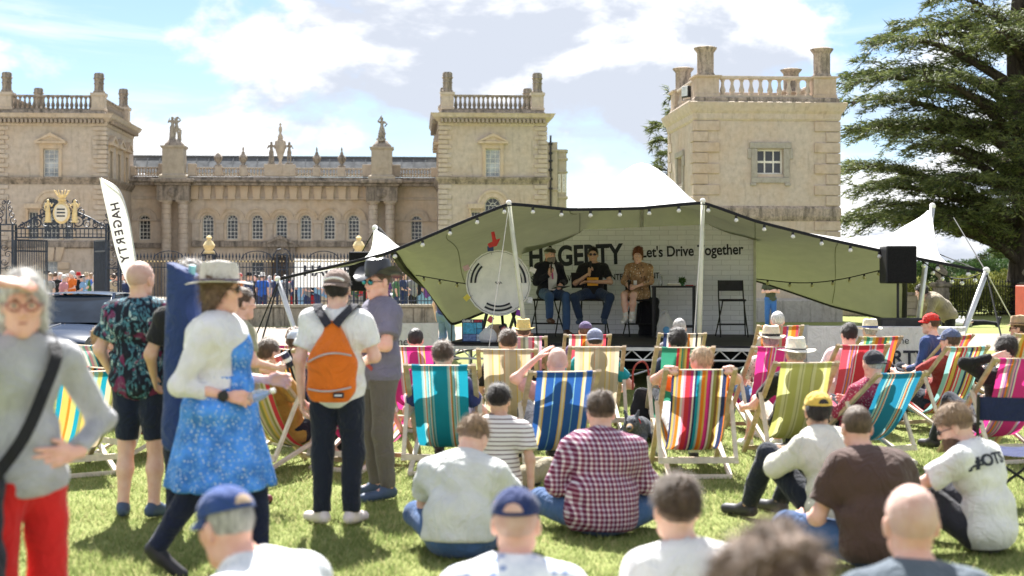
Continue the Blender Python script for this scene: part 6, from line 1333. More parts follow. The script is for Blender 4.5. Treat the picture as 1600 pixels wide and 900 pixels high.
def hair_mesh(style, h, seed=1):
    key = (style, h, seed)
    if key in HC: return HC[key]
    cuts = []; subs = []; P = [ell((0, -0.014, 0.034), (0.086, 0.106, 0.104))]; nz = curls(0.004, seed, 60)
    nf = np.array([0, 0.78, -0.62]); 
    if style == 'short': cuts = [(nf, nf @ V3(0, 0.082, 0.082) * 1.0), ((0, 0.35, -0.94), 0.045)]; subs = [ell((s * 0.092, 0.012, -0.012), (0.022, 0.03, 0.038)) for s in (-1, 1)]; nz = curls(0.0035, seed, 75)
    elif style == 'top': P = [ell((0, -0.014, 0.040), (0.088, 0.108, 0.106))]; cuts = [(nf, nf @ V3(0, 0.086, 0.078)), ((0, 0.25, -0.97), -0.035)]; nz = curls(0.005, seed, 50)
    elif style == 'crop': P = [ell((0, -0.013, 0.032), (0.0815, 0.1025, 0.1005))]; cuts = [(nf, nf @ V3(0, 0.080, 0.078)), ((0, 0.35, -0.94), 0.035)]; nz = curls(0.001, seed, 90); subs = [ell((s * 0.092, 0.012, -0.012), (0.022, 0.03, 0.038)) for s in (-1, 1)]
    elif style == 'full': P = [ell((0, -0.016, 0.042), (0.094, 0.112, 0.110))]; cuts = [(nf, nf @ V3(0, 0.088, 0.07)), ((0, 0.30, -0.95), 0.055)]; nz = curls(0.007, seed, 48)
    elif style == 'curly': P = [ell((0, -0.02, 0.042), (0.112, 0.122, 0.112)), ell((0, -0.055, -0.03), (0.095, 0.075, 0.075))]; cuts = [(nf, nf @ V3(0, 0.090, 0.055))]; nz = curls(0.014, seed, 62)
    elif style == 'mop': P = [ell((0, -0.03, 0.03), (0.128, 0.125, 0.125)), ell((0, -0.06, -0.05), (0.11, 0.08, 0.09))]; cuts = [(nf, nf @ V3(0, 0.095, 0.05))]; nz = curls(0.018, seed, 55)
    elif style == 'long': P = [ell((0, -0.016, 0.036), (0.090, 0.108, 0.106)), cap((-0.06, -0.04, 0.0), (-0.07, -0.05, -0.30), 0.035, 0.03), cap((0.06, -0.04, 0.0), (0.07, -0.05, -0.30), 0.035, 0.03), cap((0, -0.08, 0.0), (0, -0.085, -0.24), 0.05, 0.05)]; cuts = [(nf, nf @ V3(0, 0.086, 0.060) )]; nz = curls(0.004, seed, 55)
    elif style == 'bob': P = [ell((0, -0.016, 0.036), (0.096, 0.110, 0.108)), ell((0, -0.04, -0.04), (0.098, 0.075, 0.09))]; cuts = [(nf, nf @ V3(0, 0.088, 0.050)), ((0, 0, -1), 0.12)]; nz = curls(0.011, seed, 55)
    elif style == 'fringe': P = [ell((0, -0.013, 0.030), (0.0825, 0.1035, 0.0985))]; cuts = [((0, 0.2, 0.98), 0.035), ((0, 0.80, -0.6), 0.035), ((0, 0.3, -0.95), 0.05)]; nz = curls(0.0015, seed, 90)
    elif style == 'updo': P = [ell((0, -0.016, 0.045), (0.092, 0.108, 0.115)), ell((0.0, -0.02, 0.12), (0.075, 0.075, 0.05)), cap((0.07, 0.0, -0.02), (0.075, 0.0, -0.10), 0.022, 0.015), cap((-0.07, 0.0, -0.02), (-0.075, 0.0, -0.07), 0.018, 0.012)]; cuts = [(nf, nf @ V3(0, 0.088, 0.068))]; nz = curls(0.010, seed, 55)
    elif style == 'under': P = [ell((0, -0.016, 0.020), (0.087, 0.107, 0.095))]; cuts = [((0, 0, 1), 0.06), ((0, 0.85, -0.52), 0.03), ((0, 0.25, -0.96), 0.07)]; nz = curls(0.005, seed, 60)
    elif style == 'beard': P = [ell((0, 0.030, -0.070), (0.066, 0.070, 0.062)), cap((-0.05, 0.03, -0.07), (0, 0.075, -0.105), 0.03, 0.03), cap((0.05, 0.03, -0.07), (0, 0.075, -0.105), 0.03, 0.03), cap((-0.022, 0.092, -0.050), (0.022, 0.092, -0.050), 0.008, 0.008)]; cuts = [((0, -0.55, 0.84), -0.063), ((0, -1, 0), 0.005)]; nz = curls(0.003, seed, 80)
    v, f = volume(P, h, 0.03, cuts, subs, nz)
    n, L = dict(top=(2400, .034), short=(2200, .026), crop=(1200, .008), full=(2400, .032), curly=(3000, .034), mop=(3600, .045), long=(2200, .05), bob=(2600, .04), fringe=(800, .008), updo=(2400, .035), under=(1400, .024), beard=(1300, .014))[style]
    if h < 0.01 and len(f): # loose strands break the outline
        g = np.random.default_rng(seed + 5); q = v[f[g.integers(0, len(f), n)]]; p = q.mean(1) + (q[:, 0] - q.mean(1)) * g.random((n, 1)); N = np.cross(q[:, 2] - q[:, 0], q[:, 3] - q[:, 1]); N /= np.linalg.norm(N, axis=1, keepdims=True) + 1e-9; fl = p - V3(0.02, -.05, .15); fl -= N * (fl * N).sum(1, keepdims=True); fl /= np.linalg.norm(fl, axis=1, keepdims=True) + 1e-9
        d = fl * .75 + N * .42 + g.normal(size=(n, 3)) * (.45 if style in ('curly', 'mop', 'bob', 'updo') else .22); d /= np.linalg.norm(d, axis=1, keepdims=True); w = np.cross(d, N) * .0016; T = p + d * (L * (.5 + .8 * g.random((n, 1)))); S = np.stack([p - N * .003 - w, p - N * .003 + w, T + w * .3, T - w * .3], 1).reshape(-1, 3); k = len(v); v = np.concatenate([v, S]); f = np.concatenate([f, k + np.arange(4 * n).reshape(-1, 4)])
    HC[key] = (v, f); return HC[key]
def hand_mesh(h, pose):
    """right hand, wrist at origin, fingers along +y, palm facing -z, thumb towards -x"""
    key = ('hand', h, pose)
    if key not in HC:
        c1, c2 = {'relaxed': (18, 25), 'flat': (4, 6), 'grip': (62, 78), 'hold': (40, 45)}[pose]
        P = [cap((0, -0.03, 0), (0, 0.02, 0), 0.027, 0.028, ((0, 0, 1), 1.35)), cap((-0.016, 0.03, 0), (-0.022, 0.08, 0.002), 0.024, 0.02, ((0, 0, 1), 1.5)), cap((0.014, 0.03, 0), (0.022, 0.075, 0), 0.024, 0.018, ((0, 0, 1), 1.5))]
        for i, (x, y, L) in enumerate(((-0.031, 0.088, 0.072), (-0.010, 0.092, 0.080), (0.011, 0.089, 0.073), (0.031, 0.080, 0.058))):
            r = 0.0095 if i < 3 else 0.0082; a1 = R(c1 + 3 * i); a2 = a1 + R(c2); a3 = a2 + R(c2 * 0.6); sp = (i - 1.5) * 0.10 * (1 if pose in ('flat', 'relaxed') else 0.3); p0 = V3(x, y - 0.012, 0.002)
            def dv(a): return V3(math.sin(sp) * math.cos(a), math.cos(a), -math.sin(a))
            p1 = p0 + dv(a1) * (L * 0.46 + 0.012); p2 = p1 + dv(a2) * L * 0.32; p3 = p2 + dv(a3) * L * 0.24; P += [cap(p0, p1, r * 1.05, r), cap(p1, p2, r, r * 0.92), cap(p2, p3, r * 0.92, r * 0.82)]
        t0 = V3(-0.024, 0.022, -0.006); q = {'flat': (-0.055, 0.052, -0.004), 'relaxed': (-0.048, 0.06, -0.02), 'grip': (-0.038, 0.062, -0.034), 'hold': (-0.046, 0.056, -0.03)}[pose]; t1 = V3(*q); t2 = t1 + V3(0.004 if pose != 'flat' else -0.012, 0.03, -0.006 if pose == 'flat' else -0.012)
        P += [cap(t0, t1, 0.015, 0.011), cap(t1, t2, 0.011, 0.009)]; HC[key] = volume(P, h, 0.009)
    return HC[key]
# ---------------------------------------------------------------- poses: joints in the person's own frame, facing +y
def mirror(J):
    for k in list(J):
        if k.endswith('R') and k[:-1] + 'L' not in J: J[k[:-1] + 'L'] = J[k] * V3(-1, 1, 1)
    return J
def pose_stand(**o):
    J = dict(pel=V3(0, 0, .95), mid=V3(0, .0, 1.13), neck=V3(0, -.02, 1.475), head=V3(0, .012, 1.625), shR=V3(.178, -.015, 1.415), elR=V3(.225, -.05, 1.14), wrR=V3(.235, .03, .90), hipR=V3(.088, 0, .91), knR=V3(.105, .015, .50), anR=V3(.11, -.03, .085), toR=V3(.135, .14, .035)); J.update(o); return mirror(J)
def pose_ground(**o):
    J = dict(pel=V3(0, 0, .13), mid=V3(0, .02, .30), neck=V3(0, .14, .60), head=V3(0, .19, .745), shR=V3(.185, .11, .545), elR=V3(.25, .20, .32), wrR=V3(.10, .38, .26), hipR=V3(.10, .04, .12), knR=V3(.34, .34, .20), anR=V3(-.06, .42, .075), toR=V3(-.16, .47, .05)); J.update(o); return mirror(J)
def pose_knees(**o):
    J = dict(pel=V3(0, 0, .13), mid=V3(0, .01, .30), neck=V3(0, .12, .62), head=V3(0, .17, .77), shR=V3(.185, .10, .56), elR=V3(.24, .30, .40), wrR=V3(.10, .46, .44), hipR=V3(.10, .05, .12), knR=V3(.17, .44, .46), anR=V3(.15, .66, .085), toR=V3(.16, .82, .04)); J.update(o); return mirror(J)
def pose_recline(zt=0.93, **o):
    e = zt - 0.93; J = dict(pel=V3(0, .10, .33), mid=V3(0, -.03, .53 + .3 * e), neck=V3(0, -.155, .835 + e), head=V3(0, -.155, .995 + e), shR=V3(.185, -.14, .775 + e), elR=V3(.265, .0, .55 + e), wrR=V3(.14, .26, .52), hipR=V3(.09, .14, .33), knR=V3(.14, .54, .50), anR=V3(.15, .80, .085), toR=V3(.16, .95, .04)); J.update(o); return mirror(J)
def pose_chair(seat=0.45, **o):
    J = dict(pel=V3(0, 0, seat + .10), mid=V3(0, -.01, seat + .28), neck=V3(0, .03, seat + .60), head=V3(0, .065, seat + .745), shR=V3(.185, .02, seat + .55), elR=V3(.24, .08, seat + .28), wrR=V3(.10, .28, seat + .20), hipR=V3(.09, .03, seat + .09), knR=V3(.13, .44, seat + .08), anR=V3(.12, .42, seat - .33), toR=V3(.13, .57, seat - .38)); J.update(o); return mirror(J)
def rotM(yaw=0, pitch=0, roll=0):
    return np.array(Euler((R(pitch), R(roll), R(yaw)), 'XYZ').to_matrix())
def frame(up, lat):
    up = up / np.linalg.norm(up); lat = lat - up * (lat @ up); lat /= np.linalg.norm(lat); return np.stack([lat, np.cross(up, lat), up], 1)
def xform(vf, M, o): return vf[0] @ M.T + o, vf[1]
def mesh_part(name, vfs, m, parent):
    vs, fs, k = [], [], 0
    for v, f in vfs: vs.append(v); fs.append(f + k); k += len(v)
    return link_obj(name, np_mesh(name, np.concatenate(vs), np.concatenate(fs), m), parent)
def mb_part(mb, name, m, parent, M=None, o=None, smooth=40):
    if M is not None: mb.v = [tuple(np.asarray(p) @ M.T + o) for p in mb.v]
    return mb.build(name, m, parent, smooth=smooth)
# ---------------------------------------------------------------- hats in the head frame
def hat_part(kind, m, parent, M, o, band=None, gap=None):
    mb = MB(); n = 28
    def dome(z0, rx, ry, rz, k=7, cy=-0.012):
        vs = []; fs = []
        for j in range(k + 1):
            t = math.pi / 2 * j / k * 0.98
            for i in range(n): a = 2 * math.pi * i / n; vs.append((rx * math.cos(t) * math.cos(a), cy + ry * math.cos(t) * math.sin(a), z0 + rz * math.sin(t)))
        fs = [(j * n + i, j * n + (i + 1) % n, (j + 1) * n + (i + 1) % n, (j + 1) * n + i) for j in range(k) for i in range(n)] + [tuple(range(k * n, (k + 1) * n))]; mb.add(vs, fs)
    def brim(r0x, r0y, r1x, r1y, z, curve, cy=-0.012, up=0.0, k=5):
        vs = []
        for lay, off in ((0, 0.0), (1, -0.004)):
            for j in range(k + 1):
                u = j / k
                for i in range(n):
                    a = 2 * math.pi * i / n; x, y = (r0x + (r1x - r0x) * u) * math.cos(a), cy + (r0y + (r1y - r0y) * u) * math.sin(a); vs.append((x, y, z + off - curve * u * u * abs(math.sin(a)) ** 2 + up * u * u * math.cos(a) ** 2))
        L = (k + 1) * n; fs = []
        for j in range(k):
            for i in range(n): q = (j * n + i, j * n + (i + 1) % n, (j + 1) * n + (i + 1) % n, (j + 1) * n + i); fs.append(q); fs.append(tuple(L + w for w in reversed(q)))
        for i in range(n): a, b = k * n + i, k * n + (i + 1) % n; fs.append((a, b, L + b, L + a))
        mb.add(vs, fs)
    if kind in ('cap', 'capback'):
        dome(0.048, 0.091, 0.112, 0.092); s = 1 if kind == 'cap' else -1; vs = []; k = 6
        for off in (0, -0.006):
            for j in range(k + 1):
                u = j / k
                for i in range(13): a = math.pi * i / 12; x = math.cos(a) * 0.088; y = (0.085 * math.sin(a)) + u * 0.075 * math.sin(a) ** 0.6; vs.append((x, s * y - 0.012, 0.052 - 0.02 * u + 0.018 * math.cos(a) ** 2 * -u + off))
        L = (k + 1) * 13; fs = []
        for j in range(k):
            for i in range(12): q = (j * 13 + i, j * 13 + i + 1, (j + 1) * 13 + i + 1, (j + 1) * 13 + i); fs += [q, tuple(L + w for w in reversed(q))]
        for i in range(12): fs.append((k * 13 + i, k * 13 + i + 1, L + k * 13 + i + 1, L + k * 13 + i))
        mb.add(vs, fs); mb.ball((0, -0.012, 0.141), 0.008, 0.008, 0.005, 8, 4)
    elif kind == 'flatcap': dome(0.055, 0.098, 0.118, 0.062, cy=0.0); brim(0.06, 0.09, 0.085, 0.135, 0.056, 0.02, 0.004)
    elif kind in ('fedora', 'cowboy', 'widehat'):
        top = 0.125 if kind != 'cowboy' else 0.135; vs = []; prof = [(1.0, 0.0), (0.985, 0.35), (0.94, 0.7), (0.86, 0.93), (0.70, 1.0), (0.4, 0.96), (0.1, 0.90)]
        for q, z in prof:
            for i in range(n):
                a = 2 * math.pi * i / n; pin = 1 - (0.14 * z * max(0, math.sin(a)) if kind != 'widehat' else 0.05 * z); dz = -0.022 * (1 - q) * 2.2 * abs(math.sin(a)) if z > 0.9 else 0; vs.append((0.092 * q * math.cos(a) * pin, -0.012 + 0.114 * q * math.sin(a), 0.05 + top * z + dz))
        k = len(prof) - 1; mb.add(vs, [(j * n + i, j * n + (i + 1) % n, (j + 1) * n + (i + 1) % n, (j + 1) * n + i) for j in range(k) for i in range(n)] + [tuple(range(k * n, (k + 1) * n))])
        if kind == 'cowboy': brim(0.090, 0.112, 0.165, 0.19, 0.052, 0.035, up=0.07)
        elif kind == 'widehat': brim(0.090, 0.112, 0.180, 0.195, 0.052, 0.016, up=0.006)
        else: brim(0.090, 0.112, 0.150, 0.165, 0.052, 0.022, up=0.012)
    h = mb_part(mb, 'hat', m, parent, M, o, 50)
    if band is not None and kind in ('fedora', 'widehat', 'cowboy'):
        b = MB(); hz = 0.024 if kind != 'widehat' else 0.010; vs = []
        for z in (0.056, 0.056 + hz):
            for i in range(n): a = 2 * math.pi * i / n; vs.append((0.0945 * math.cos(a), -0.012 + 0.1165 * math.sin(a), z))
        b.add(vs, [(i, (i + 1) % n, n + (i + 1) % n, n + i) for i in range(n)]); mb_part(b, 'hat_band', band, h, M, o)
    if gap is not None:      # the opening over the rear strap of a cap
        b = MB(); vs = []; s = -1 if kind == 'cap' else 1
        for j in range(5):
            for i in range(9):
                u = -1 + 2 * i / 8; a = math.pi / 2 + u * 0.42; t = 0.16 + 0.36 * (j / 4) * math.sqrt(max(0, 1 - u * u)); vs.append((0.0925 * math.cos(t) * math.cos(a), s * 0.1135 * math.cos(t) * math.sin(a) - 0.012, 0.048 + 0.0935 * math.sin(t)))
        b.add(vs, [(j * 9 + i, j * 9 + i + 1, (j + 1) * 9 + i + 1, (j + 1) * 9 + i) for j in range(4) for i in range(8)]); mb_part(b, 'strap_opening', gap, h, M, o)
    return h
def glasses_part(kind, m, parent, M, o, lens=None):
    mb = MB(); lm = MB()
    for s in (-1, 1):
        c = (s * 0.034, 0.102, 0.004); ring_ = [(c[0] + 0.026 * math.cos(a), c[1] - 0.010 * abs(math.cos(a) * (1 if s * math.cos(a) > 0 else 0.2)), c[2] + 0.019 * math.sin(a)) for a in np.linspace(0, 2 * math.pi, 17)]
        mb.tube(ring_, 0.0028 if kind == 'clear' else 0.0022, 5, False); mb.tube([(s * 0.059, 0.094, 0.008), (s * 0.080, 0.05, 0.008), (s * 0.083, 0.0, 0.004)], 0.0025, 5)
        lm.ball((c[0], c[1] - 0.003, c[2]), 0.0255, 0.006, 0.0185, 12, 6)
    mb.tube([(-0.009, 0.107, 0.006), (0, 0.110, 0.008), (0.009, 0.107, 0.006)], 0.0025, 5); g = mb_part(mb, 'glasses', m, parent, M, o)
    if lens is not None: mb_part(lm, 'lens', lens, g, M, o)
    return g
def face_parts(body, M, o, lip, brow):
    for s in (-1, 1):
        e = mb_part(MB().ball((s * 0.032, 0.080, 0.006), 0.0125, 0.0125, 0.0105, 12, 8), 'eye', plain('eye_white', (0.72, 0.70, 0.68), 0.25, var=0.02), body, M, o); mb_part(MB().ball((s * 0.032, 0.0895, 0.006), 0.0058, 0.004, 0.0058, 10, 6), 'iris', plain('iris', (0.05, 0.04, 0.03), 0.2), e, M, o)
        mb_part(MB().tube([(s * 0.014, 0.095, 0.027), (s * 0.032, 0.095, 0.031), (s * 0.052, 0.080, 0.025)], [0.003, 0.004, 0.002], 5), 'eyebrow', brow, body, M, o)
    mb_part(MB().tube([(-0.024, 0.086, -0.067), (-0.008, 0.0935, -0.064), (0.008, 0.0935, -0.064), (0.024, 0.086, -0.067)], [0.002, 0.0045, 0.0045, 0.002], 6), 'lips', lip, body, M, o)
LIP = plain('lips', (0.42, 0.16, 0.14), 0.4)
def hframe(dirv, palm):
    """columns: x, y(fingers), z(back of hand) for the hand mesh"""
    y = dirv / np.linalg.norm(dirv); z = -palm + y * (palm @ y); z /= np.linalg.norm(z) + 1e-9; return np.stack([np.cross(y, z), y, z], 1)
PID = [0]
def person(label, loc, rz, J, s=1.0, g=1.0, tone='skin_fair', top=None, sleeve='short', bottom=None, legs='long', hair=None, beard=None, hat=None, shoes=None, hy=0, hp=0, hr=0, h=0.018, fem=False, face=False, glasses=None, skirt=None, socks=None, hands=('relaxed', 'relaxed'), palms=(None, None), fold=0.006, group=None, loose=0.0, collar=None, hem=None):
    """s scales, g widens; hair (style, mat), hat (kind, mat, band, gap), glasses (kind, mat, lens), hem: how far the top hangs below the pelvis"""
    PID[0] += 1; seed = PID[0]; r = thing('person', label, 'person', loc, rz, group); sk = skin(*TONES[tone]) if tone in TONES else skin(tone)
    J = {k: v * s for k, v in J.items()}; lat = (J['shR'] - J['shL']); lat /= np.linalg.norm(lat); hl = J['hipR'] - J['hipL']; hl /= np.linalg.norm(hl)
    M1 = frame(J['mid'] - J['pel'], hl); M2 = frame(J['neck'] - J['mid'], lat); up2 = M2[:, 2]; J['shL'] = J['shL'] - up2 * 0.022 * s; J['shR'] = J['shR'] - up2 * 0.022 * s; cc = J['mid'] + (J['neck'] - J['mid']) * 0.56; bc = J['pel'] + (J['mid'] - J['pel']) * 0.75
    fw = 0.90 if fem else 1.0; hc = J['head']; MH = M_head = rotM(hy, hp, hr); hh = 0.006 if h <= 0.016 else (0.008 if h <= 0.022 else 0.012)
    def torso(i): return [ell(cc, (0.158 * g * fw * s + i, 0.108 * g * s + i, 0.165 * s + i), M2), ell(bc, (0.142 * g * fw * s + i, 0.104 * g * s + i, 0.15 * s + i), M1), ell(J['pel'], (0.165 * (g * .6 + .4) * s + i, 0.118 * (g * .7 + .3) * s + i, 0.12 * s + i), M1), cap(J['shL'] * .88 + J['shR'] * .12, J['shR'] * .88 + J['shL'] * .12, 0.062 * s + i, 0.062 * s + i), cap(J['shL'], J['neck'], 0.055 * s + i, 0.05 * s + i), cap(J['shR'], J['neck'], 0.055 * s + i, 0.05 * s + i)]
    ag = 0.55 + 0.45 * g; B = torso(0) + [cap(J['neck'] - up2 * 0.03 * s, hc - M_head[:, 2] * 0.06 + M_head[:, 1] * -0.02, 0.062 * s * fw, 0.055 * s * fw)]
    for q in 'LR':
        B += [cap(J['sh' + q], J['el' + q], 0.048 * s * ag * fw, 0.036 * s * ag * fw), cap(J['el' + q], J['wr' + q], 0.038 * s * ag * fw, 0.025 * s * fw), cap(J['hip' + q], J['kn' + q], 0.082 * s * ag, 0.055 * s), cap(J['kn' + q], J['kn' + q] * .6 + J['an' + q] * .4, 0.054 * s, 0.056 * s), cap(J['kn' + q] * .6 + J['an' + q] * .4, J['an' + q], 0.054 * s, 0.036 * s), cap(J['an' + q], J['to' + q], 0.036 * s, 0.026 * s)]
    vf = [volume(B, h, 0.035 * s), xform(head_mesh(hh, fem), M_head * s, hc)]
    if h < 0.03:
        for i, q in enumerate('LR'):
            d = J['wr' + q] - J['el' + q]; palm = palms[i] if palms[i] is not None else (V3(1, 0.2, 0) if q == 'L' else V3(-1, 0.2, 0)); dd = d
            if isinstance(palm, tuple): dd, palm = palm
            Mh = hframe(np.asarray(dd, float), np.asarray(palm, float)); hm = hand_mesh(0.006 if h <= 0.016 else 0.009, hands[i])
            if q == 'L': hm = (hm[0] * V3(-1, 1, 1), hm[1][:, ::-1])
            vf.append(xform(hm, Mh * s, J['wr' + q]))
    body = mesh_part('body', vf, sk, r)
    if face: face_parts(body, M_head * s, hc, LIP, face if not isinstance(face, bool) else hairm('brow_brown', (0.09, 0.06, 0.04)))
    if top is not None:
        i = 0.016 + loose; P = torso(i)
        for q in 'LR':
            a, e, w = J['sh' + q], J['el' + q], J['wr' + q]; R0 = (0.058 * ag * fw + 0.012) * s + loose * .6
            if sleeve == 'none': P += [cap(a, a * .8 + e * .2, R0, R0, None, True)]
            elif sleeve == 'short': P += [cap(a, a * .30 + e * .70, R0, R0 * 0.98, None, True)]
            else: P += [cap(a, e, R0, (0.052 * ag * fw) * s + loose * .5), cap(e, e * (.08 if sleeve == 'long' else .45) + w * (.92 if sleeve == 'long' else .55), (0.052 * ag * fw) * s + loose * .5, 0.040 * s + loose * .4, None, True)]
        cuts = [(-M1[:, 2], -(M1[:, 2] @ J['pel']) + (0.10 if hem is None else hem) * s)]
        nk = J['neck'] + up2 * 0.045 * s; nd = hc - J['neck']; subs = [cap(J['neck'] + up2 * 0.03 * s - M2[:, 1] * 0.004, J['neck'] + nd * 0.9, 0.062 * s * fw, 0.085 * s)]; P[4:6] = [cap(J['sh' + q], J['neck'] - up2 * 0.022 * s, 0.052 * s + i, 0.046 * s + i) for q in 'LR']; mesh_part('shirt', [volume(P, h, 0.035 * s, cuts, subs, folds(fold, seed))], top, r)
    if bottom is not None:
        i = 0.012; P = [ell(J['pel'], (0.165 * (g * .6 + .4) * s + i, 0.118 * (g * .7 + .3) * s + i, 0.125 * s + i), M1), ell(bc, (0.140 * g * fw * s, 0.102 * g * s, 0.14 * s), M1)]
        for q in 'LR':
            a, k_, n_ = J['hip' + q], J['kn' + q], J['an' + q]
            if legs == 'shorts': P += [cap(a, a * .08 + k_ * .92, 0.098 * s * ag, 0.080 * s, None, True)]
            else: P += [cap(a, k_, 0.097 * s * ag, 0.077 * s), cap(k_, n_ * .98 + k_ * .02, 0.077 * s, 0.060 * s if legs == 'long' else 0.054 * s, None, True)]
        wz = M1[:, 2]; up_ = J['knR'][2] < J['pel'][2] - 0.2; mesh_part('trousers' if legs != 'shorts' else 'shorts', [volume(P, h, 0.03 * s, [(wz, wz @ (J['pel'] + wz * 0.13 * s))] if up_ else [], (), folds(fold * 0.7, seed + 50, 0.8))], bottom, r)
    if skirt is not None:
        m_, zh, rw, rh = skirt; P = [ell(J['pel'], (0.19 * g * s, 0.15 * g * s, 0.14 * s), M1), cap(J['mid'], (J['pel'][0] - 0.02, J['pel'][1], zh * s), rw * s, rh * s, ((0, 1, 0), 1.12), True)]
        def pleat(X, Y, Z):
            a = np.arctan2(Y - J['pel'][1], X - J['pel'][0]); return 0.016 * np.sin(11 * a + 2 * np.sin(3 * a)) * np.clip((1.0 * s - Z) / 0.5, 0, 1)
        mesh_part('skirt', [volume(P, h, 0.03, [((0, 0, -1), -zh * s), ((0, 0, 1), (J['mid'][2] + 0.02))], (), pleat)], m_, r)
    if socks is not None:
        for q in 'LR': a, k_ = J['an' + q], J['kn' + q]; mesh_part('sock', [volume([cap(a, a * .72 + k_ * .28, 0.042 * s, 0.047 * s, None, True)], h, 0.02)], socks, r)
    if shoes is not None:
        for q in 'LR':
            a, t = J['an' + q], J['to' + q]; d = (t - a) * V3(1, 1, 0 if abs((t - a)[2]) < 0.09 else 1); d = d / (np.linalg.norm(d) + 1e-9); hz = min(a[2], t[2])
            P = [cap(a - d * 0.035 * s + V3(0, 0, -0.03 * s), t + d * 0.05 * s, 0.043 * s, 0.038 * s), cap(a + V3(0, 0, 0.01), a + d * 0.04 * s + V3(0, 0, -0.02), 0.042 * s, 0.044 * s)]; mesh_part('shoe', [volume(P, min(h, 0.014), 0.03, [((0, 0, -1), -(hz - 0.035 * s))] if abs(a[2] - t[2]) < 0.1 else [])], shoes, r)
    if hair: mesh_part('hair', [xform(hair_mesh(hair[0], hh, seed % 3), M_head * s, hc)], hair[1], r)
    if hair and len(hair) > 2: mesh_part('hair_sides', [xform(hair_mesh('crop', hh, 2), M_head * s, hc)], hair[2], r)
    if beard: mesh_part('beard', [xform(hair_mesh('beard', hh, 1), M_head * s, hc)], beard, r)
    if hat: hat_part(hat[0], hat[1], r, M_head * s, hc, *hat[2:])
    if glasses: glasses_part(glasses[0], glasses[1], r, M_head * s, hc, *glasses[2:])
    return r
TONES = dict(skin_fair=('skin_fair', (0.74, 0.48, 0.38)), skin_pink=('skin_pink', (0.76, 0.45, 0.36)), skin_tan=('skin_tan', (0.60, 0.38, 0.27)), skin_deep=('skin_deep', (0.36, 0.20, 0.13)))
H_BROWN = hairm('hair_brown', (0.10, 0.065, 0.042)); H_DARK = hairm('hair_dark', (0.028, 0.022, 0.02)); H_GREY = hairm('hair_grey', (0.40, 0.38, 0.36)); H_BLOND = hairm('hair_blond', (0.42, 0.28, 0.14), True); H_SAND = hairm('hair_sand', (0.30, 0.20, 0.12)); H_STUB = hairm('hair_stubble', (0.26, 0.17, 0.13)); H_RED = hairm('hair_auburn', (0.20, 0.07, 0.035), True); H_CURL = hairm('hair_brown_curls', (0.16, 0.10, 0.065), True); H_WHITE = hairm('hair_white', (0.62, 0.60, 0.57)); H_GCURL = hairm('hair_grey_curls', (0.34, 0.31, 0.29), True)
# ---------------------------------------------------------------- patterned cloth
def plaid_mat():
    t = NT('plaid'); v = t.coord(); x, y, z = t.xyz(v); u = t.math('ADD', x, t.math('MULTIPLY', y, 0.6)); pit = 0.032
    def band(c, w): return t.ramp(t.math('FRACT', t.math('DIVIDE', c, pit)), [(0.0, (1, 1, 1)), (w, (0, 0, 0))], 'CONSTANT')
    a, b = band(u, 0.40), band(z, 0.36); s = t.math('ADD', t.math('MULTIPLY', a, 0.5), t.math('MULTIPLY', b, 0.5)); col = t.ramp(s, [(0.0, (0.15, 0.025, 0.06)), (0.4, (0.38, 0.22, 0.28)), (0.75, (0.72, 0.70, 0.70))], 'CONSTANT'); c2 = t.ramp(t.math('FRACT', t.math('DIVIDE', u, pit * 2)), [(0, (0.9, 0.9, 0.9)), (0.5, (0.35, 0.35, 0.6))], 'CONSTANT'); t.base(t.mixc(0.35, col, c2, 'MULTIPLY')); t.set(0.9, 0, 0.1); t.bump(t.noise(200, 2), 0.15, 0.004); return t.m
def hoop_mat():
    t = NT('hooped_cotton'); z = t.xyz(t.coord())[2]; c = t.ramp(t.math('FRACT', t.math('DIVIDE', z, 0.033)), [(0, (0.16, 0.11, 0.11)), (0.26, (0.70, 0.68, 0.66))], 'CONSTANT'); t.base(c); t.set(0.9, 0, 0.1); t.bump(t.noise(160, 2), 0.15, 0.004); return t.m
def tropic_mat():
    t = NT('tropical_print'); v = t.coord((1, 1, 0.55), (0.4, 0.7, 0.2)); n = t.noise(15, 2, 0.5, v, 1.6); m = t.noise(6.5, 2, 0.5, t.coord((1, 1, 1.0)), 1.0); c = t.ramp(n, [(0.0, (0.012, 0.014, 0.025)), (0.47, (0.02, 0.03, 0.05)), (0.52, (0.07, 0.20, 0.26)), (0.58, (0.02, 0.03, 0.05)), (0.63, (0.42, 0.55, 0.58)), (0.69, (0.06, 0.12, 0.17))], 'CONSTANT'); t.base(t.mixc(t.ramp(m, [(0.58, (0, 0, 0)), (0.62, (0.75,) * 3)]), c, (0.20, 0.03, 0.10))); t.set(0.8, 0, 0.2); return t.m
def floral_mat(key, base, spots, sc_=70, c2=None):
    t = NT(key); v = t.new('ShaderNodeTexVoronoi'); v.inputs['Scale'].default_value = sc_; t.link(t.coord(), v.inputs['Vector']); f = t.ramp(v.outputs['Distance'], [(0.22, (1, 1, 1)), (0.34, (0, 0, 0))]); b = t.ramp(t.noise(9, 5), [(0.35, base), (0.65, tuple(min(1, x * 1.9) for x in base))]); sp = t.ramp(t.xyz(v.outputs['Color'])[0], [(0, spots), (0.5, c2 or spots)], 'CONSTANT'); t.base(t.mixc(f, b, sp)); t.set(0.85, 0, 0.15); return t.m
C_ = cloth
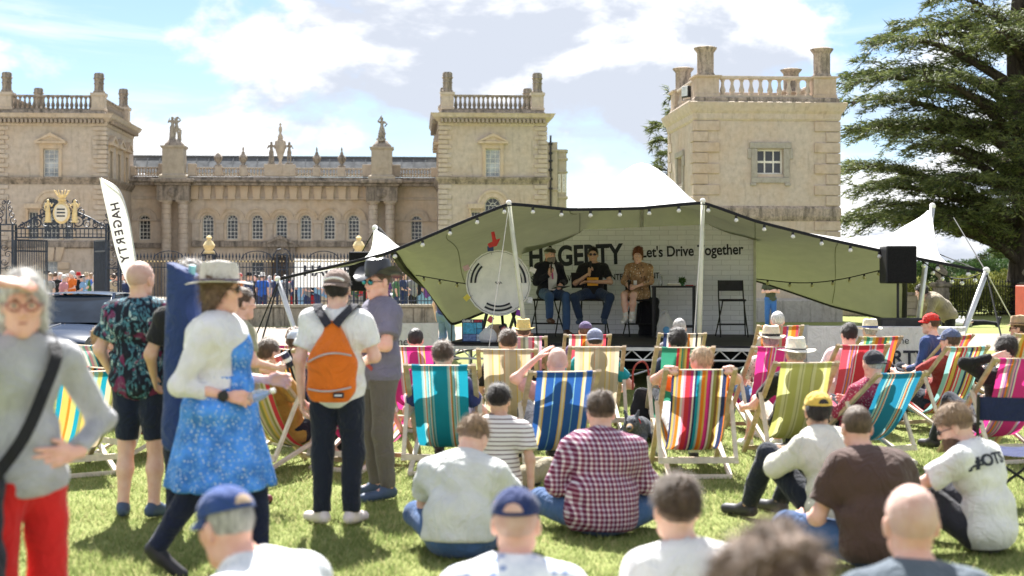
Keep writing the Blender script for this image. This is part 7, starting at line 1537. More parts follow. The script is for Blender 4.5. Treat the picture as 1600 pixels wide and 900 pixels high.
NAVYJ = C_('dark_denim', (0.016, 0.02, 0.032)); DENIM = C_('blue_denim', (0.055, 0.11, 0.24)); GREYT = C_('grey_trousers', (0.13, 0.115, 0.105)); WHITET = C_('white_cotton', (0.76, 0.75, 0.74)); BLACKT = C_('black_cotton', (0.018, 0.018, 0.02)); SHOE_D = plain('dark_shoe', (0.02, 0.02, 0.025), 0.5); SHOE_W = plain('white_shoe', (0.68, 0.67, 0.64), 0.6); SHOE_B = plain('brown_shoe', (0.10, 0.045, 0.025), 0.5); SHOE_N = plain('blue_shoe', (0.05, 0.08, 0.14), 0.6); STRAW = C_('straw', (0.72, 0.65, 0.50)); DBAND = C_('dark_band', (0.03, 0.025, 0.03)); SUNG = glass('dark_lens', (0.012, 0.012, 0.014)); FRAME = plain('dark_frame', (0.02, 0.015, 0.015), 0.4)
# ================================================================ statues and gilt figures
def figure(J, s, h, robe=True, seed=1):
    J = {k: v * s for k, v in J.items()}; P = [ell(J['head'], V3(.095, .115, .13) * s), cap(J['neck'], J['head'], .06 * s, .06 * s), cap(J['shL'], J['shR'], .085 * s, .085 * s), cap(J['pel'], J['neck'], .14 * s, .10 * s), ell(J['pel'], V3(.17, .13, .14) * s), ell(J['head'] + V3(0, -.02, .05) * s, V3(.10, .12, .10) * s)]
    for q in 'LR': P += [cap(J['sh' + q], J['el' + q], .06 * s, .048 * s), cap(J['el' + q], J['wr' + q], .048 * s, .045 * s), cap(J['hip' + q], J['kn' + q], .10 * s, .075 * s), cap(J['kn' + q], J['an' + q], .072 * s, .05 * s), cap(J['an' + q], J['to' + q], .05 * s, .04 * s)]
    if robe: P += [cap(J['pel'], J['pel'] * V3(1, 1, 0.12), .17 * s, .24 * s, ((0, 1, 0), 1.2))]
    return volume(P, h, 0.05 * s, (), (), folds(0.012 * s, seed, 1.0 / s))
ax = lambda v, o: (v[0] + o, v[1])
def roof_statue(label, px, kind):
    X = HALL.X(px); z0 = HALL.Z(440, 231); r = thing('stone_statue', label, 'statue', LW(HALL.lx + X, 120 - 0.8, z0), TH + R(180)); m = stone('statue_stone', (0.40, 0.36, 0.30), 0.75, 0.1, 3.0)
    MB().lathe([(0.85, 0), (0.80, 0.2), (0.62, 0.35), (0.50, 0.55), (0.3, 0.6)], 11).build('rock_base', ST_D, r, smooth=50)
    if kind == 0: vf = [ax(figure(pose_stand(elR=V3(.30, .1, 1.30), wrR=V3(.18, .15, 1.62), elL=V3(-.26, -.02, 1.15)), 1.12, 0.05, True, 3), V3(0.16, 0, 0.5)), ax(figure(pose_stand(elL=V3(-.30, .05, 1.5), wrL=V3(-.1, .1, 1.75)), 1.10, 0.05, False, 5), V3(-0.2, 0.1, 0.5)), ax(figure(pose_stand(), 0.6, 0.045, True, 6), V3(-0.42, -0.2, 0.5))]
    else: vf = [ax(figure(pose_stand(elR=V3(.28, .1, 1.45), wrR=V3(.02, .12, 1.85), elL=V3(-.36, .05, 1.25), wrL=V3(-.2, .2, 1.05), knR=V3(.2, .15, .55)), 1.16, 0.05, True, 8), V3(0.0, 0, 0.5)), ax(figure(pose_ground(), 1.0, 0.05, True, 9), V3(0.05, 0.25, 0.45))]
    mesh_part('figures', vf, m, r)
roof_statue('stone statue group of embracing figures on a hall roof plinth', 275, 0); roof_statue('stone statue of a dancing draped figure on a hall roof plinth', 597, 1)
for px, lab in ((424, 'draped stone supporter figure beside the rooftop shield'), (452, 'bare legged stone supporter figure beside the rooftop shield')):
    z0 = HALL.Z(440, 262) + 0.28; r = thing('stone_statue', lab, 'statue', LW(HALL.lx + HALL.X(px), 120.0, z0), TH + R(180)); MB().bbox(-0.3, 0.3, -0.25, 0.25, 0, 0.12, 0.03).build('base', ST_D, r); mesh_part('figure', [ax(figure(pose_stand(elR=V3(.3, .1, 1.2), wrR=V3(.2, .2, 1.45)), 1.02, 0.05, px == 424, px), V3(0, 0, 0.1))], ST_D, r)
for px, sx, lab in ((74, 1, 'gilt figure raising its left hand beside the gate shield'), (116, -1, 'gilt figure raising its right hand beside the gate shield')):
    z0 = GATE.Z(90, 346.5); r = thing('gilt_figure', lab, 'statue', LW(GATE.lx + GATE.X(px), RAILD + 0.08, z0), TH + R(180), 'gilt figures on the gateway'); J = pose_stand(**{('elL' if sx > 0 else 'elR'): V3(-sx * .30, .06, 1.22), ('wrL' if sx > 0 else 'wrR'): V3(-sx * .42, .08, 1.42), ('elR' if sx > 0 else 'elL'): V3(sx * .26, 0, 1.15)})
    mesh_part('figure', [ax(figure(J, 0.40, 0.018, True, px), V3(0, 0, 0.02))], GOLD, r); MB().bbox(-0.1, 0.1, -0.08, 0.08, -0.02, 0.03, 0.01).build('foot_plate', GOLD, r); MB().tube([(0, 0, -0.3), (0, 0, 0)], 0.02, 6).build('stem', IRON, r)

# ================================================================ people standing near
def G(px, d, z=0.0): return Vector((WX(px, d), d, z))
def ribbon(name, pts, w, th, m, parent, nrm):
    """flat strap through pts; nrm points away from the body at each point"""
    mb = MB(); P = [Vector(p) for p in pts]; N = [Vector(q).normalized() for q in nrm]; vs = []; n = len(P)
    for i in range(n):
        d = (P[min(i + 1, n - 1)] - P[max(0, i - 1)]).normalized(); u = d.cross(N[i]).normalized()
        for a, b in ((-1, 0), (1, 0), (1, 1), (-1, 1)): vs.append(P[i] + u * (a * w / 2) + N[i] * (b * th))
    fs = [(4 * i + j, 4 * i + (j + 1) % 4, 4 * i + 4 + (j + 1) % 4, 4 * i + 4 + j) for i in range(n - 1) for j in range(4)] + [(3, 2, 1, 0), (4 * n - 4, 4 * n - 3, 4 * n - 2, 4 * n - 1)]
    return mb.add(vs, fs).build(name, m, parent, smooth=40)
JERSEY = C_('grey_jersey', (0.42, 0.42, 0.44), 0.95, 0.22); REDT = C_('red_trousers', (0.60, 0.022, 0.02)); COTN = C_('white_cardigan', (0.74, 0.73, 0.76))
p = person('grey haired woman in grey sweater and red trousers shading her eyes', G(34, 5.6), R(219), pose_stand(elR=V3(.33, .20, 1.47), wrR=V3(.165, .165, 1.715), elL=V3(-.36, -.06, 1.13), wrL=V3(-.17, .12, 1.03), toR=V3(.13, .14, .035)), 0.985, 1.02, 'skin_pink', JERSEY, 'long', REDT, hair=('long', H_WHITE), shoes=SHOE_D, h=0.014, fem=True, face=True, glasses=('clear', plain('red_frame', (0.25, 0.03, 0.05), 0.4)), hands=('flat', 'flat'), palms=((V3(1, .12, -.12), V3(.1, -1, 0)), (V3(-1, .0, -.06), V3(0, -.3, -1))), hy=-20, hp=-6, fold=0.007, loose=0.006, hem=0.09)
ribbon('bag_strap', spline([(-.115, -.03, 1.475), (-.10, .10, 1.41), (-.03, .165, 1.28), (.06, .185, 1.10), (.16, .155, .95)], 5), 0.05, 0.006, BLACKC, p, [(0, .2 + .8 * min(1, k / 5), .6 - .6 * min(1, k / 10)) for k in range(21)])
mesh_part('shoulder_bag', [volume([cap((.24, .10, .90), (.27, .12, .45), 0.13, 0.17, ((0, 1, 0), 1.7))], 0.02, 0.03, (), (), folds(0.008, 4))], C_('black_bag', (0.022, 0.024, 0.035)), p)
person('bald man in dark tropical print shirt and navy shorts', G(219, 10.05), R(-8), pose_stand(elL=V3(-.27, -.05, 1.15), wrL=V3(-.22, .10, .93), elR=V3(.27, -.05, 1.15), wrR=V3(.17, .20, 1.07), toR=V3(.17, .13, .035)), 1.03, 1.18, 'skin_fair', tropic_mat(), 'short', C_('navy_shorts', (0.018, 0.024, 0.045)), 'shorts', hair=('crop', skin('shaved_scalp', (0.56, 0.38, 0.32))), shoes=SHOE_N, h=0.016, loose=0.02, hem=0.18, fold=0.008, hy=-14)
# woman in the straw hat, walking right
DRESS = floral_mat('blue_floral', (0.045, 0.16, 0.46), (0.62, 0.70, 0.76), 62, (0.20, 0.42, 0.66))
J = pose_stand(elR=V3(.24, -.16, 1.10), wrR=V3(.20, .11, 1.035), elL=V3(-.25, -.05, 1.12), wrL=V3(-.20, .24, 1.10), knR=V3(.10, -.12, .50), anR=V3(.10, -.34, .16), toR=V3(.11, -.22, .05), knL=V3(-.10, .18, .50), anL=V3(-.10, .22, .085), toL=V3(-.10, .40, .035))
hw = person('woman in pale felt hat, white cardigan and blue floral dress', G(343, 8.15), R(-94), J, 1.0, 1.42, 'skin_pink', COTN, 'elbow', C_('navy_leggings', (0.015, 0.02, 0.05)), 'slim', hair=('bob', H_CURL), hat=('widehat', C_('grey_felt', (0.56, 0.53, 0.49)), C_('purple_band', (0.09, 0.06, 0.14))), shoes=SHOE_D, h=0.014, fem=True, face=True, glasses=('sun', FRAME, SUNG), skirt=(DRESS, 0.50, 0.19, 0.35), hands=('relaxed', 'hold'), palms=((V3(.1, 1, 0), V3(1, 0, -.3)), (V3(0.1, 1, -.05), V3(-.9, 0, -.5))), fold=0.007, loose=0.012, hem=0.05, hy=8)
mesh_part('dress_front', [volume([ell((0, .055, 1.28), (.175, .135, .175)), ell((0, .055, 1.08), (.185, .145, .15))], 0.016, 0.04, [((0, -1, 0), -0.105)], (), folds(0.003, 9))], DRESS, hw)
mb_part(MB().lathe([(0.024, -0.005), (0.030, 0.0), (0.030, 0.012), (0.02, 0.016)], 16), 'watch_face', BLACK, hw, np.array(Matrix.Rotation(R(90), 3, 'Y')), V3(.226, .085, 1.04)); mb_part(MB().tube([(0.032 * math.cos(a), 0, 0.032 * math.sin(a)) for a in np.linspace(0, 6.283, 15)], 0.008, 6, False), 'watch_strap', BLACK, hw, np.eye(3), V3(.20, .085, 1.035))
o = Vector(hw.location); M94 = Matrix.Rotation(R(-94), 4, 'Z'); clearp = MATS['clear_plastic']
b = thing('plastic_bottle', 'crumpled clear water bottle held by the woman in blue', 'bottle', o + M94 @ Vector((.17, .21, 1.02)), R(-94)); M = Matrix.Rotation(R(-72), 4, 'X'); MB().lathe([(0.028, -0.06), (0.034, -0.05), (0.030, 0.0), (0.034, 0.04), (0.032, 0.08), (0.013, 0.125), (0.013, 0.14)], 14).xf(M).build('body', clearp, b, smooth=40); MB().lathe([(0.016, 0.14), (0.016, 0.16), (0.004, 0.162)], 10).xf(M).build('cap', PAPER, b)
b = thing('chair_bag', 'long navy carry bag slung on the back of the woman in blue', 'bag', o + M94 @ Vector((-.20, -.275, 0.70)), R(-97)); NAVB = C_('navy_nylon', (0.030, 0.055, 0.17), 0.7)
mesh_part('sack', [volume([cap((0, -.02, 0.05), (0, .01, 1.06), 0.105, 0.13, ((1, 0, 0), 1.5))], 0.016, 0.03, [((0, 0, -1), 0.02), ((0, 0.45, 0.89), .94), ((0, -1, 0.05), .13), ((0, 1, 0.05), .14)], (), folds(0.010, 12))], NAVB, b); MB().tube(spline([(-.05, .10, .95), (-.02, .19, .84), (.06, .22, .74), (0, .15, .55)], 5), 0.012, 6).build('strap', NAVB, b); MB().tube([(0, 0, 0.93), (0.01, .03, 1.05)], [0.06, 0.03], 10).build('drawstring_end', NAVB, b, smooth=True); MB().tube([(.02, .05, 0.94), (.03, .07, 1.07)], 0.022, 8).build('chair_frame_end', plain('aqua_tube', (0.18, 0.42, 0.46), 0.5), b)
person('grey curly haired man in black tee shirt behind the navy bag', G(300, 9.7), R(12), pose_stand(elL=V3(-.27, .0, 1.15), wrL=V3(-.25, .16, .98)), 1.02, 1.15, 'skin_tan', BLACKT, 'short', NAVYJ, hair=('mop', H_GCURL), shoes=SHOE_D, h=0.02)
pc = person('visitor in olive shirt and shorts with burgundy trainers holding cans', G(376, 10.7), R(-62), pose_stand(elR=V3(.26, .02, 1.16), wrR=V3(.14, .26, 1.10), elL=V3(-.26, .02, 1.14), wrL=V3(-.10, .26, 1.06)), 0.92, 1.15, 'skin_fair', C_('olive_shirt', (0.30, 0.30, 0.20)), 'short', C_('tan_shorts', (0.30, 0.24, 0.17)), 'shorts', hair=('short', H_BROWN), shoes=plain('burgundy_shoe', (0.17, 0.03, 0.045), 0.5), socks=BLACKT, h=0.018, hands=('hold', 'hold'))
def can(label, loc, c, tilt=0, rz=0):
    r = thing('drink_can', label, 'can', loc, rz); M = Matrix.Rotation(R(tilt), 4, 'X'); b = MB().lathe([(0.026, 0), (0.032, 0.008), (0.032, 0.108), (0.027, 0.118)], 16).xf(M).build('can_body', plain('can_%d%d%d' % tuple(int(x * 99) for x in c), c, 0.3, 0.4), r, smooth=40); MB().lathe([(0.028, 0.117), (0.028, 0.12), (0.02, 0.119)], 16).xf(M).build('lid', ALU, b); MB().lathe([(0.0325, 0.045), (0.0325, 0.075)], 16, caps=False).xf(M).build('label_band', PAPER, b, smooth=True)
can('red drinks can standing alone on the grass', G(407, 12.25), (0.55, 0.03, 0.03)); o = Vector(pc.location); M62 = Matrix.Rotation(R(-62), 4, 'Z')
can('dark drinks can held beside the woman in blue', o + M62 @ Vector((.11, .36, 1.02)), (0.03, 0.03, 0.06), 30, R(-62)); can('silver drinks can held beside the woman in blue', o + M62 @ Vector((-.08, .36, 0.98)), (0.5, 0.1, 0.1), 20, R(-62))
# man with the orange backpack
bp = person('man in white tee shirt and dark jeans with an orange backpack', G(527, 9.75), R(-4), pose_stand(elL=V3(-.25, -.06, 1.14), wrL=V3(-.25, .0, .87), elR=V3(.26, .0, 1.16), wrR=V3(.12, .24, 1.10), anR=V3(.10, -.02, .085), toR=V3(.14, .13, .035), anL=V3(-.10, -.02, .085), toL=V3(-.20, .10, .035)), 0.995, 1.10, 'skin_fair', WHITET, 'short', NAVYJ, hair=('under', H_DARK), hat=('capback', C_('brown_cap', (0.20, 0.145, 0.125)), None), shoes=plain('pink_white_shoe', (0.66, 0.58, 0.55), 0.7), h=0.014, loose=0.016, hem=0.14, fold=0.009, hy=-6, hands=('relaxed', 'relaxed'))
M0 = np.eye(3); mb_part(MB().tube([(0.075 * math.sin(a), -0.122 - 0.010 * math.cos(a), 1.665 + 0.030 * math.cos(a)) for a in np.linspace(-1.2, 1.2, 11)], 0.008, 6), 'cap_strap', PAPER, bp)
b = thing('backpack', 'orange backpack worn by the man in white tee shirt', 'backpack', G(527, 9.75), R(-4)); ORG = C_('orange_nylon', (0.66, 0.15, 0.012), 0.65); 
mesh_part('pack', [volume([cap((0, -.20, .97), (0, -.19, 1.12), 0.165, 0.16, ((0, 1, 0), 1.9)), cap((0, -.19, 1.12), (0, -.15, 1.36), 0.16, 0.055, ((0, 1, 0), 1.6))], 0.014, 0.04, [((0, 0, -1), -0.86)], (), folds(0.007, 31))], ORG, b)
zp = plain('zip_silver', (0.42, 0.36, 0.34), 0.5)
def packface(x, z): return -0.20 - 0.088 * math.sqrt(max(0.05, 1 - (x / 0.18) ** 2)) - 0.012 + max(0, z - 1.1) * 0.10
for zz, am in ((1.16, 0.05), (0.985, -0.025)): MB().tube([(x, packface(x, zz), zz + am * math.cos(x * 9) - 0.02 + 0.15 * x * (1 if am > 0 else 0.3)) for x in np.linspace(-0.145, 0.145, 15)], 0.007, 6).build('zip', zp, b)
MB().bbox(0.03, 0.10, packface(0.07, 0.9) - 0.006, packface(0.07, 0.9) + 0.02, 0.895, 0.93, 0.003).build('brand_patch', BLACK, b); MB().box(0.04, 0.09, packface(0.07, 0.9) - 0.008, packface(0.07, 0.9) - 0.005, 0.908, 0.917).build('patch_lettering', PAPER, b)
for sx in (-1, 1): ribbon('shoulder_strap', spline([(sx * .025, -.185, 1.375), (sx * .06, -.165, 1.42), (sx * .115, -.10, 1.485), (sx * .125, -.02, 1.505), (sx * .13, .06, 1.47), (sx * .14, .11, 1.38)], 4), 0.06, 0.012, C_('black_webbing_cloth', (0.03, 0.03, 0.04)), b, [(sx * .1, -1 + 1.6 * min(1, k / 16), .35 + .8 * math.sin(min(1, k / 18) * 3.1)) for k in range(21)])
# man in the leather hat
lh = person('man in black leather hat and mirrored sunglasses with grey tee shirt', G(592, 10.9), R(118), pose_stand(elR=V3(.27, .02, 1.17), wrR=V3(.03, .27, 1.14), elL=V3(-.26, .05, 1.16), wrL=V3(-.05, .29, 1.12), toR=V3(.15, .14, .035)), 1.02, 1.22, 'skin_pink', C_('purple_grey_tee', (0.17, 0.16, 0.225)), 'short', GREYT, hair=('crop', H_BROWN), hat=('cowboy', plain('black_leather', (0.022, 0.022, 0.026), 0.28, 0, 0.6), None), shoes=SHOE_N, h=0.014, face=True, glasses=('sun', FRAME, plain('blue_mirror', (0.05, 0.30, 0.42), 0.1, 0.85)), loose=0.014, hem=0.17, fold=0.008, hy=18, hp=-3)
ribbon('camera_strap', spline([(.10, -.11, 1.46), (.115, -.03, 1.505), (.11, .06, 1.46), (.06, .15, 1.30), (-.04, .18, 1.12), (-.16, .12, 1.0)], 4), 0.035, 0.005, plain('striped_strap', (0.42, 0.08, 0.08), 0.8), lh, [(.1, -1 + 2 * min(1, k / 9), .9 - .8 * min(1, max(0, k - 4) / 10)) for k in range(21)])
MB().lathe([(0.03, 0), (0.032, 0.1), (0.012, 0.15), (0.012, 0.17)], 12, (.22, .02, .74)).build('pocket_bottle', clearp, lh, smooth=40)

# ================================================================ people sitting on the grass
PALE = C_('pale_grey_tee', (0.60, 0.61, 0.59))
person('man in pale grey tee shirt hunched on the grass', G(716, 8.6), R(-10), pose_ground(neck=V3(.01, .19, .565), head=V3(.04, .255, .685), mid=V3(0, .01, .29), shR=V3(.20, .13, .505), shL=V3(-.19, .14, .505), elR=V3(.30, .26, .30), elL=V3(-.27, .27, .28)), 1.02, 1.30, 'skin_fair', PALE, 'short', DENIM, hair=('top', H_SAND, H_STUB), shoes=SHOE_B, h=0.014, loose=0.02, fold=0.009, hy=-20, hp=-32, hem=0.02)
person('dark haired youth in hooped tee shirt on the grass', G(778, 11.0), R(-14), pose_ground(neck=V3(0, .08, .60), head=V3(-.02, .11, .75), shR=V3(.185, .06, .545), elR=V3(.27, -.02, .30), wrR=V3(.30, -.12, .05)), 0.97, 1.05, 'skin_tan', hoop_mat(), 'short', C_('khaki', (0.30, 0.26, 0.18)), hair=('top', H_DARK, hairm('hair_dark_crop', (0.06, 0.045, 0.04))), shoes=SHOE_D, h=0.016, loose=0.014, hy=8)
person('man in maroon and white checked shirt sitting on the grass', G(940, 9.35), R(-5), pose_ground(neck=V3(0, .13, .61), head=V3(-.01, .19, .745), elR=V3(.28, .12, .32), wrR=V3(.22, .34, .35), elL=V3(-.29, .10, .30), wrL=V3(-.20, .32, .24), knR=V3(.40, .28, .17)), 1.05, 1.35, 'skin_fair', plaid_mat(), 'long', DENIM, hair=('top', H_BROWN, hairm('hair_brown_crop', (0.17, 0.11, 0.08))), shoes=SHOE_B, h=0.014, loose=0.022, fold=0.009, hy=14, hp=-10, glasses=('sun', FRAME, SUNG))
person('sunburnt man in navy cap and white checked shirt', G(798, 5.2), R(-6), pose_ground(), 1.035, 1.25, 'skin_pink', floral_mat('blue_white_check', (0.62, 0.66, 0.74), (0.30, 0.38, 0.60), 18), 'short', C_('blue_shorts', (0.05, 0.09, 0.20)), 'shorts', hair=('crop', skin('shaved_pink', (0.60, 0.40, 0.34))), hat=('cap', C_('navy_cap', (0.020, 0.035, 0.12)), None, skin('cap_gap_skin', (0.66, 0.42, 0.34))), shoes=SHOE_W, h=0.014, loose=0.015, socks=WHITET)
person('man in bright blue cap and speckled white shirt looking down', G(462, 4.95), R(62), pose_ground(neck=V3(0, .20, .64), head=V3(0, .285, .755), shR=V3(.20, .13, .58)), 1.075, 1.35, 'skin_pink', floral_mat('speckled_white', (0.60, 0.62, 0.63), (0.40, 0.46, 0.54), 70), 'short', DENIM, hair=('crop', H_GREY), hat=('cap', C_('blue_cap', (0.035, 0.07, 0.22)), None, skin('cap_gap_blond', (0.60, 0.46, 0.32))), shoes=SHOE_D, h=0.014, loose=0.02, hy=-12, hp=-16)
person('brown haired man in white tee shirt with legs stretched out', G(1092, 5.55), R(8), pose_ground(neck=V3(-.03, .10, .60), head=V3(-.05, .15, .75), knR=V3(.13, .48, .22), anR=V3(-.02, .90, .10), toR=V3(-.06, .98, .22), knL=V3(-.22, .46, .25), anL=V3(-.24, .92, .10), toL=V3(-.28, 1.0, .22), elR=V3(.30, .0, .30), wrR=V3(.32, -.10, .06)), 1.03, 1.12, 'skin_fair', WHITET, 'short', C_('stone_chinos', (0.34, 0.29, 0.22)), hair=('top', H_BROWN, hairm('hair_brown_crop', (0.17, 0.11, 0.08))), shoes=SHOE_W, h=0.014, loose=0.016, hy=6)
r = thing('low_stool', 'low camp stool under the curly haired spectator', 'stool', G(1212, 3.0)); MB().bbox(-0.2, 0.2, -0.17, 0.17, 0.27, 0.30, 0.01).build('seat', BLACKC, r)
for sx in (-1, 1):
    for sy in (-1, 1): MB().tube([(sx * 0.17, sy * 0.14, 0.27), (sx * 0.2, sy * 0.17, 0)], 0.012, 6).build('leg', BLACK, r)
person('spectator with a mop of brown curls seated close by', G(1212, 3.0), R(0), pose_chair(0.30, anR=V3(.14, .60, .085), toR=V3(.15, .74, .04), knR=V3(.15, .42, .42)), 0.985, 1.0, 'skin_fair', C_('dusky_top', (0.20, 0.15, 0.16)), 'long', NAVYJ, hair=('mop', H_CURL), shoes=SHOE_D, h=0.016)
person('bald man in slate tee shirt sitting in front of the bearded man', G(1445, 4.9), R(-3), pose_ground(), 1.10, 1.10, 'skin_pink', C_('slate_tee', (0.10, 0.125, 0.155)), 'short', NAVYJ, hair=('crop', skin('shaved_head', (0.62, 0.42, 0.36))), shoes=SHOE_D, h=0.014, loose=0.014)
person('heavy man in chocolate brown polo shirt on the grass', G(1372, 8.35), R(14), pose_ground(neck=V3(0, .15, .60), head=V3(-.02, .21, .745), elL=V3(-.30, .14, .26), wrL=V3(-.28, .36, .22), elR=V3(.30, .16, .28), wrR=V3(.22, .40, .26), knL=V3(-.42, .30, .20)), 1.06, 1.40, 'skin_pink', C_('brown_polo', (0.085, 0.050, 0.042)), 'short', DENIM, hair=('crop', H_BROWN), shoes=SHOE_D, h=0.014, loose=0.02, fold=0.010, hy=-8, hp=-8)
person('youth in cream hoodie and yellow cap hugging his knees', G(1304, 9.55), R(34), pose_knees(neck=V3(0, .13, .62), head=V3(.02, .17, .765)), 1.02, 1.12, 'skin_tan', C_('cream_hoodie', (0.66, 0.64, 0.56)), 'long', NAVYJ, hair=('under', H_DARK), hat=('cap', C_('yellow_cap', (0.74, 0.50, 0.10)), None, H_DARK), shoes=plain('black_trainer', (0.03, 0.03, 0.035), 0.5), h=0.014, loose=0.03, fold=0.012, hy=-26)
bt = person('bearded man in white tee shirt with printed hashtag on the grass', G(1545, 8.8), R(48), pose_knees(neck=V3(-.0, .12, .60), head=V3(0, .21, .72), elR=V3(.28, .30, .36), wrR=V3(.10, .52, .34), elL=V3(-.28, .32, .38), wrL=V3(-.12, .56, .36), knR=V3(.22, .42, .38), knL=V3(-.22, .44, .40)), 1.05, 1.10, 'skin_fair', WHITET, 'short', C_('charcoal_jeans', (0.035, 0.035, 0.045)), hair=('top', H_SAND, H_STUB), beard=hairm('beard_brown', (0.13, 0.075, 0.045)), shoes=SHOE_D, h=0.014, loose=0.018, fold=0.009, hy=22, hp=-24, face=True, glasses=('sun', FRAME, SUNG), hands=('hold', 'hold'))
me = text_mesh('#OTS', 0.098, 0.0015, 0.004, 'CENTER'); me.materials.clear(); me.materials.append(INK)
lo = 1.05; cc_ = V3(0, .066, .468) * lo; upv = V3(0, .10, .30); upv /= np.linalg.norm(upv); bk = np.cross(V3(1, 0, 0), upv)
for v in me.vertices:
    u, w, dp = v.co.x - 0.118, v.co.y - 0.01, v.co.z; q = max(0.05, 1 - (u / 0.235) ** 2 - ((w) / 0.27) ** 2); off = 0.108 * 1.1 * lo + 0.054; v.co = Vector(cc_ + V3(1, 0, 0) * u + upv * (w + 0.03) - (-bk if bk[1] < 0 else bk) * (off * q ** 0.40 + dp))
link_obj('shirt_print', me, bt)
# ================================================================ people in the deckchairs
def sitter(key, label, px=None, h=0.02, arms=None, **kw):
    root, zt, tu = CHAIRS[key]; o = {}
    if arms: o.update(arms)
    J = pose_recline(zt, **o); kw.setdefault('bottom', NAVYJ); kw.setdefault('shoes', SHOE_D); return person(label, root.location, root.rotation_euler.z, J, h=h, **kw)
sitter('teal', 'short haired man in navy polo in the turquoise deckchair', top=C_('navy_polo', (0.035, 0.045, 0.14)), hair=('top', H_BROWN, H_STUB), arms=dict(elR=V3(.33, -.05, .52), wrR=V3(.36, .18, .42)), hy=-8, bottom=C_('flower_shorts', (0.05, 0.05, 0.10)), g=1.15)
sitter('beigea', 'brown haired man in black tee shirt in the beige deckchair', top=BLACKT, hair=('top', H_BROWN, H_BROWN), g=1.2, hy=12, arms=dict(elR=V3(.32, .0, .5), elL=V3(-.32, .0, .5)))
sitter('blue', 'bald man with raised elbow in the blue striped deckchair', top=C_('pink_tee', (0.55, 0.30, 0.28)), hair=('crop', skin('shaved_head', (0.62, 0.42, 0.36))), tone='skin_pink', arms=dict(elL=V3(-.36, -.08, .82), wrL=V3(-.15, -.06, 1.0)), hands=('flat', 'relaxed'))
sitter('beigeb', 'man in grey cap and teal polo in the beige deckchair', top=C_('teal_polo', (0.012, 0.26, 0.30)), hair=('crop', H_DARK), hat=('capback', C_('grey_cap', (0.22, 0.24, 0.34)), None), g=1.25, arms=dict(elR=V3(.40, -.05, .50), wrR=V3(.36, .2, .45)), tone='skin_pink')
r_, zt_, tu_ = CHAIRS['multi']
sitter('multi', 'fair haired boy in orange tee shirt gripping the deckchair rail', h=0.016, s=0.98, top=C_('orange_tee', (0.78, 0.16, 0.03)), hair=('short', hairm('hair_fair', (0.46, 0.32, 0.20))), arms=dict(neck=V3(.03, -.20, zt_ - .06), head=V3(.05, -.20, zt_ + .08), shR=V3(.20, -.18, zt_ - .10), shL=V3(-.16, -.18, zt_ - .10), elR=V3(.36, -.22, zt_ - .07), wrR=V3(.27, tu_ + .05, zt_ + .045), elL=V3(-.36, -.22, zt_ - .07), wrL=V3(-.26, tu_ + .05, zt_ + .045)), hands=('grip', 'grip'), palms=((V3(.55, -.8, .05), V3(0, -.2, -1)), (V3(-.55, -.8, .05), V3(0, -.2, -1))), hy=40, hp=-5, tone='skin_pink', bottom=C_('white_shorts', (0.6, 0.6, 0.6)), face=True)
sitter('green', 'spectator in dark cap and navy top in the green deckchair', top=C_('ink_top', (0.03, 0.04, 0.09)), hair=('full', H_DARK), hat=('cap', C_('charcoal_cap', (0.04, 0.04, 0.05)), None), arms=dict(head=V3(-.02, -.10, 1.02)))
sitter('redst', 'child in purple cap in the red and cream deckchair', s=0.98, top=C_('purple_top', (0.12, 0.07, 0.18)), hair=('short', H_BROWN), hat=('cap', C_('purple_cap', (0.13, 0.10, 0.20)), None), h=0.026)
sitter('small', 'spectator with pale patterned scarf in the navy and pink deckchair', top=C_('grey_top', (0.25, 0.25, 0.28)), hair=('short', H_GREY), h=0.026)
sitter('pink', 'dark haired man in the pink deckchair by the barrier', top=C_('blue_tee', (0.04, 0.08, 0.22)), hair=('short', H_DARK), h=0.024)
sitter('blush', 'spectator in soft yellow hat in the faded pink deckchair', top=C_('sand_top', (0.42, 0.32, 0.20)), hair=('short', H_BROWN), hat=('fedora', C_('yellow_hat', (0.70, 0.54, 0.22)), None), h=0.026)
sitter('orange', 'white haired balding man in the orange striped deckchair', top=C_('pale_shirt', (0.6, 0.58, 0.55)), hair=('short', H_WHITE), h=0.024, tone='skin_pink')
sitter('magenta', 'spectator in straw fedora and leafy shirt in the magenta deckchair', top=floral_mat('leafy_shirt', (0.40, 0.45, 0.38), (0.10, 0.22, 0.14), 45), hair=('short', H_GREY), hat=('fedora', STRAW, DBAND), bottom=DENIM, h=0.022)
sitter('lime', 'spectator in white panama and black tee in the lime deckchair', top=BLACKT, hair=('short', H_GREY), hat=('widehat', C_('panama_white', (0.76, 0.72, 0.62)), DBAND), bottom=C_('beige_shorts', (0.50, 0.44, 0.36)), legs='shorts', shoes=SHOE_W, tone='skin_pink', arms=dict(elL=V3(-.34, .02, .50), wrL=V3(-.36, .28, .46)))
sitter('red', 'dark haired man in pale pink shirt in the red deckchair', top=C_('pale_pink_shirt', (0.74, 0.58, 0.60)), sleeve='long', hair=('short', H_DARK), g=1.2, loose=0.012, arms=dict(neck=V3(0, -.08, .90), head=V3(.0, -.06, 1.05), shR=V3(.20, -.08, .85), elR=V3(.30, .05, .6)))
sitter('jolly', 'spectator in cream panama in the green and orange deckchair', top=C_('white_shirt', (0.7, 0.7, 0.72)), hair=('short', H_GREY), hat=('fedora', STRAW, C_('blue_band', (0.03, 0.06, 0.22))), h=0.026)
sitter('teal2', 'grey haired man in black cap and maroon shirt in the blue deckchair', top=floral_mat('maroon_check', (0.22, 0.03, 0.06), (0.50, 0.34, 0.36), 50), sleeve='long', hair=('crop', H_GREY), hat=('capback', C_('black_cap', (0.03, 0.03, 0.04)), None), tone='skin_pink', hy=-8, h=0.018)
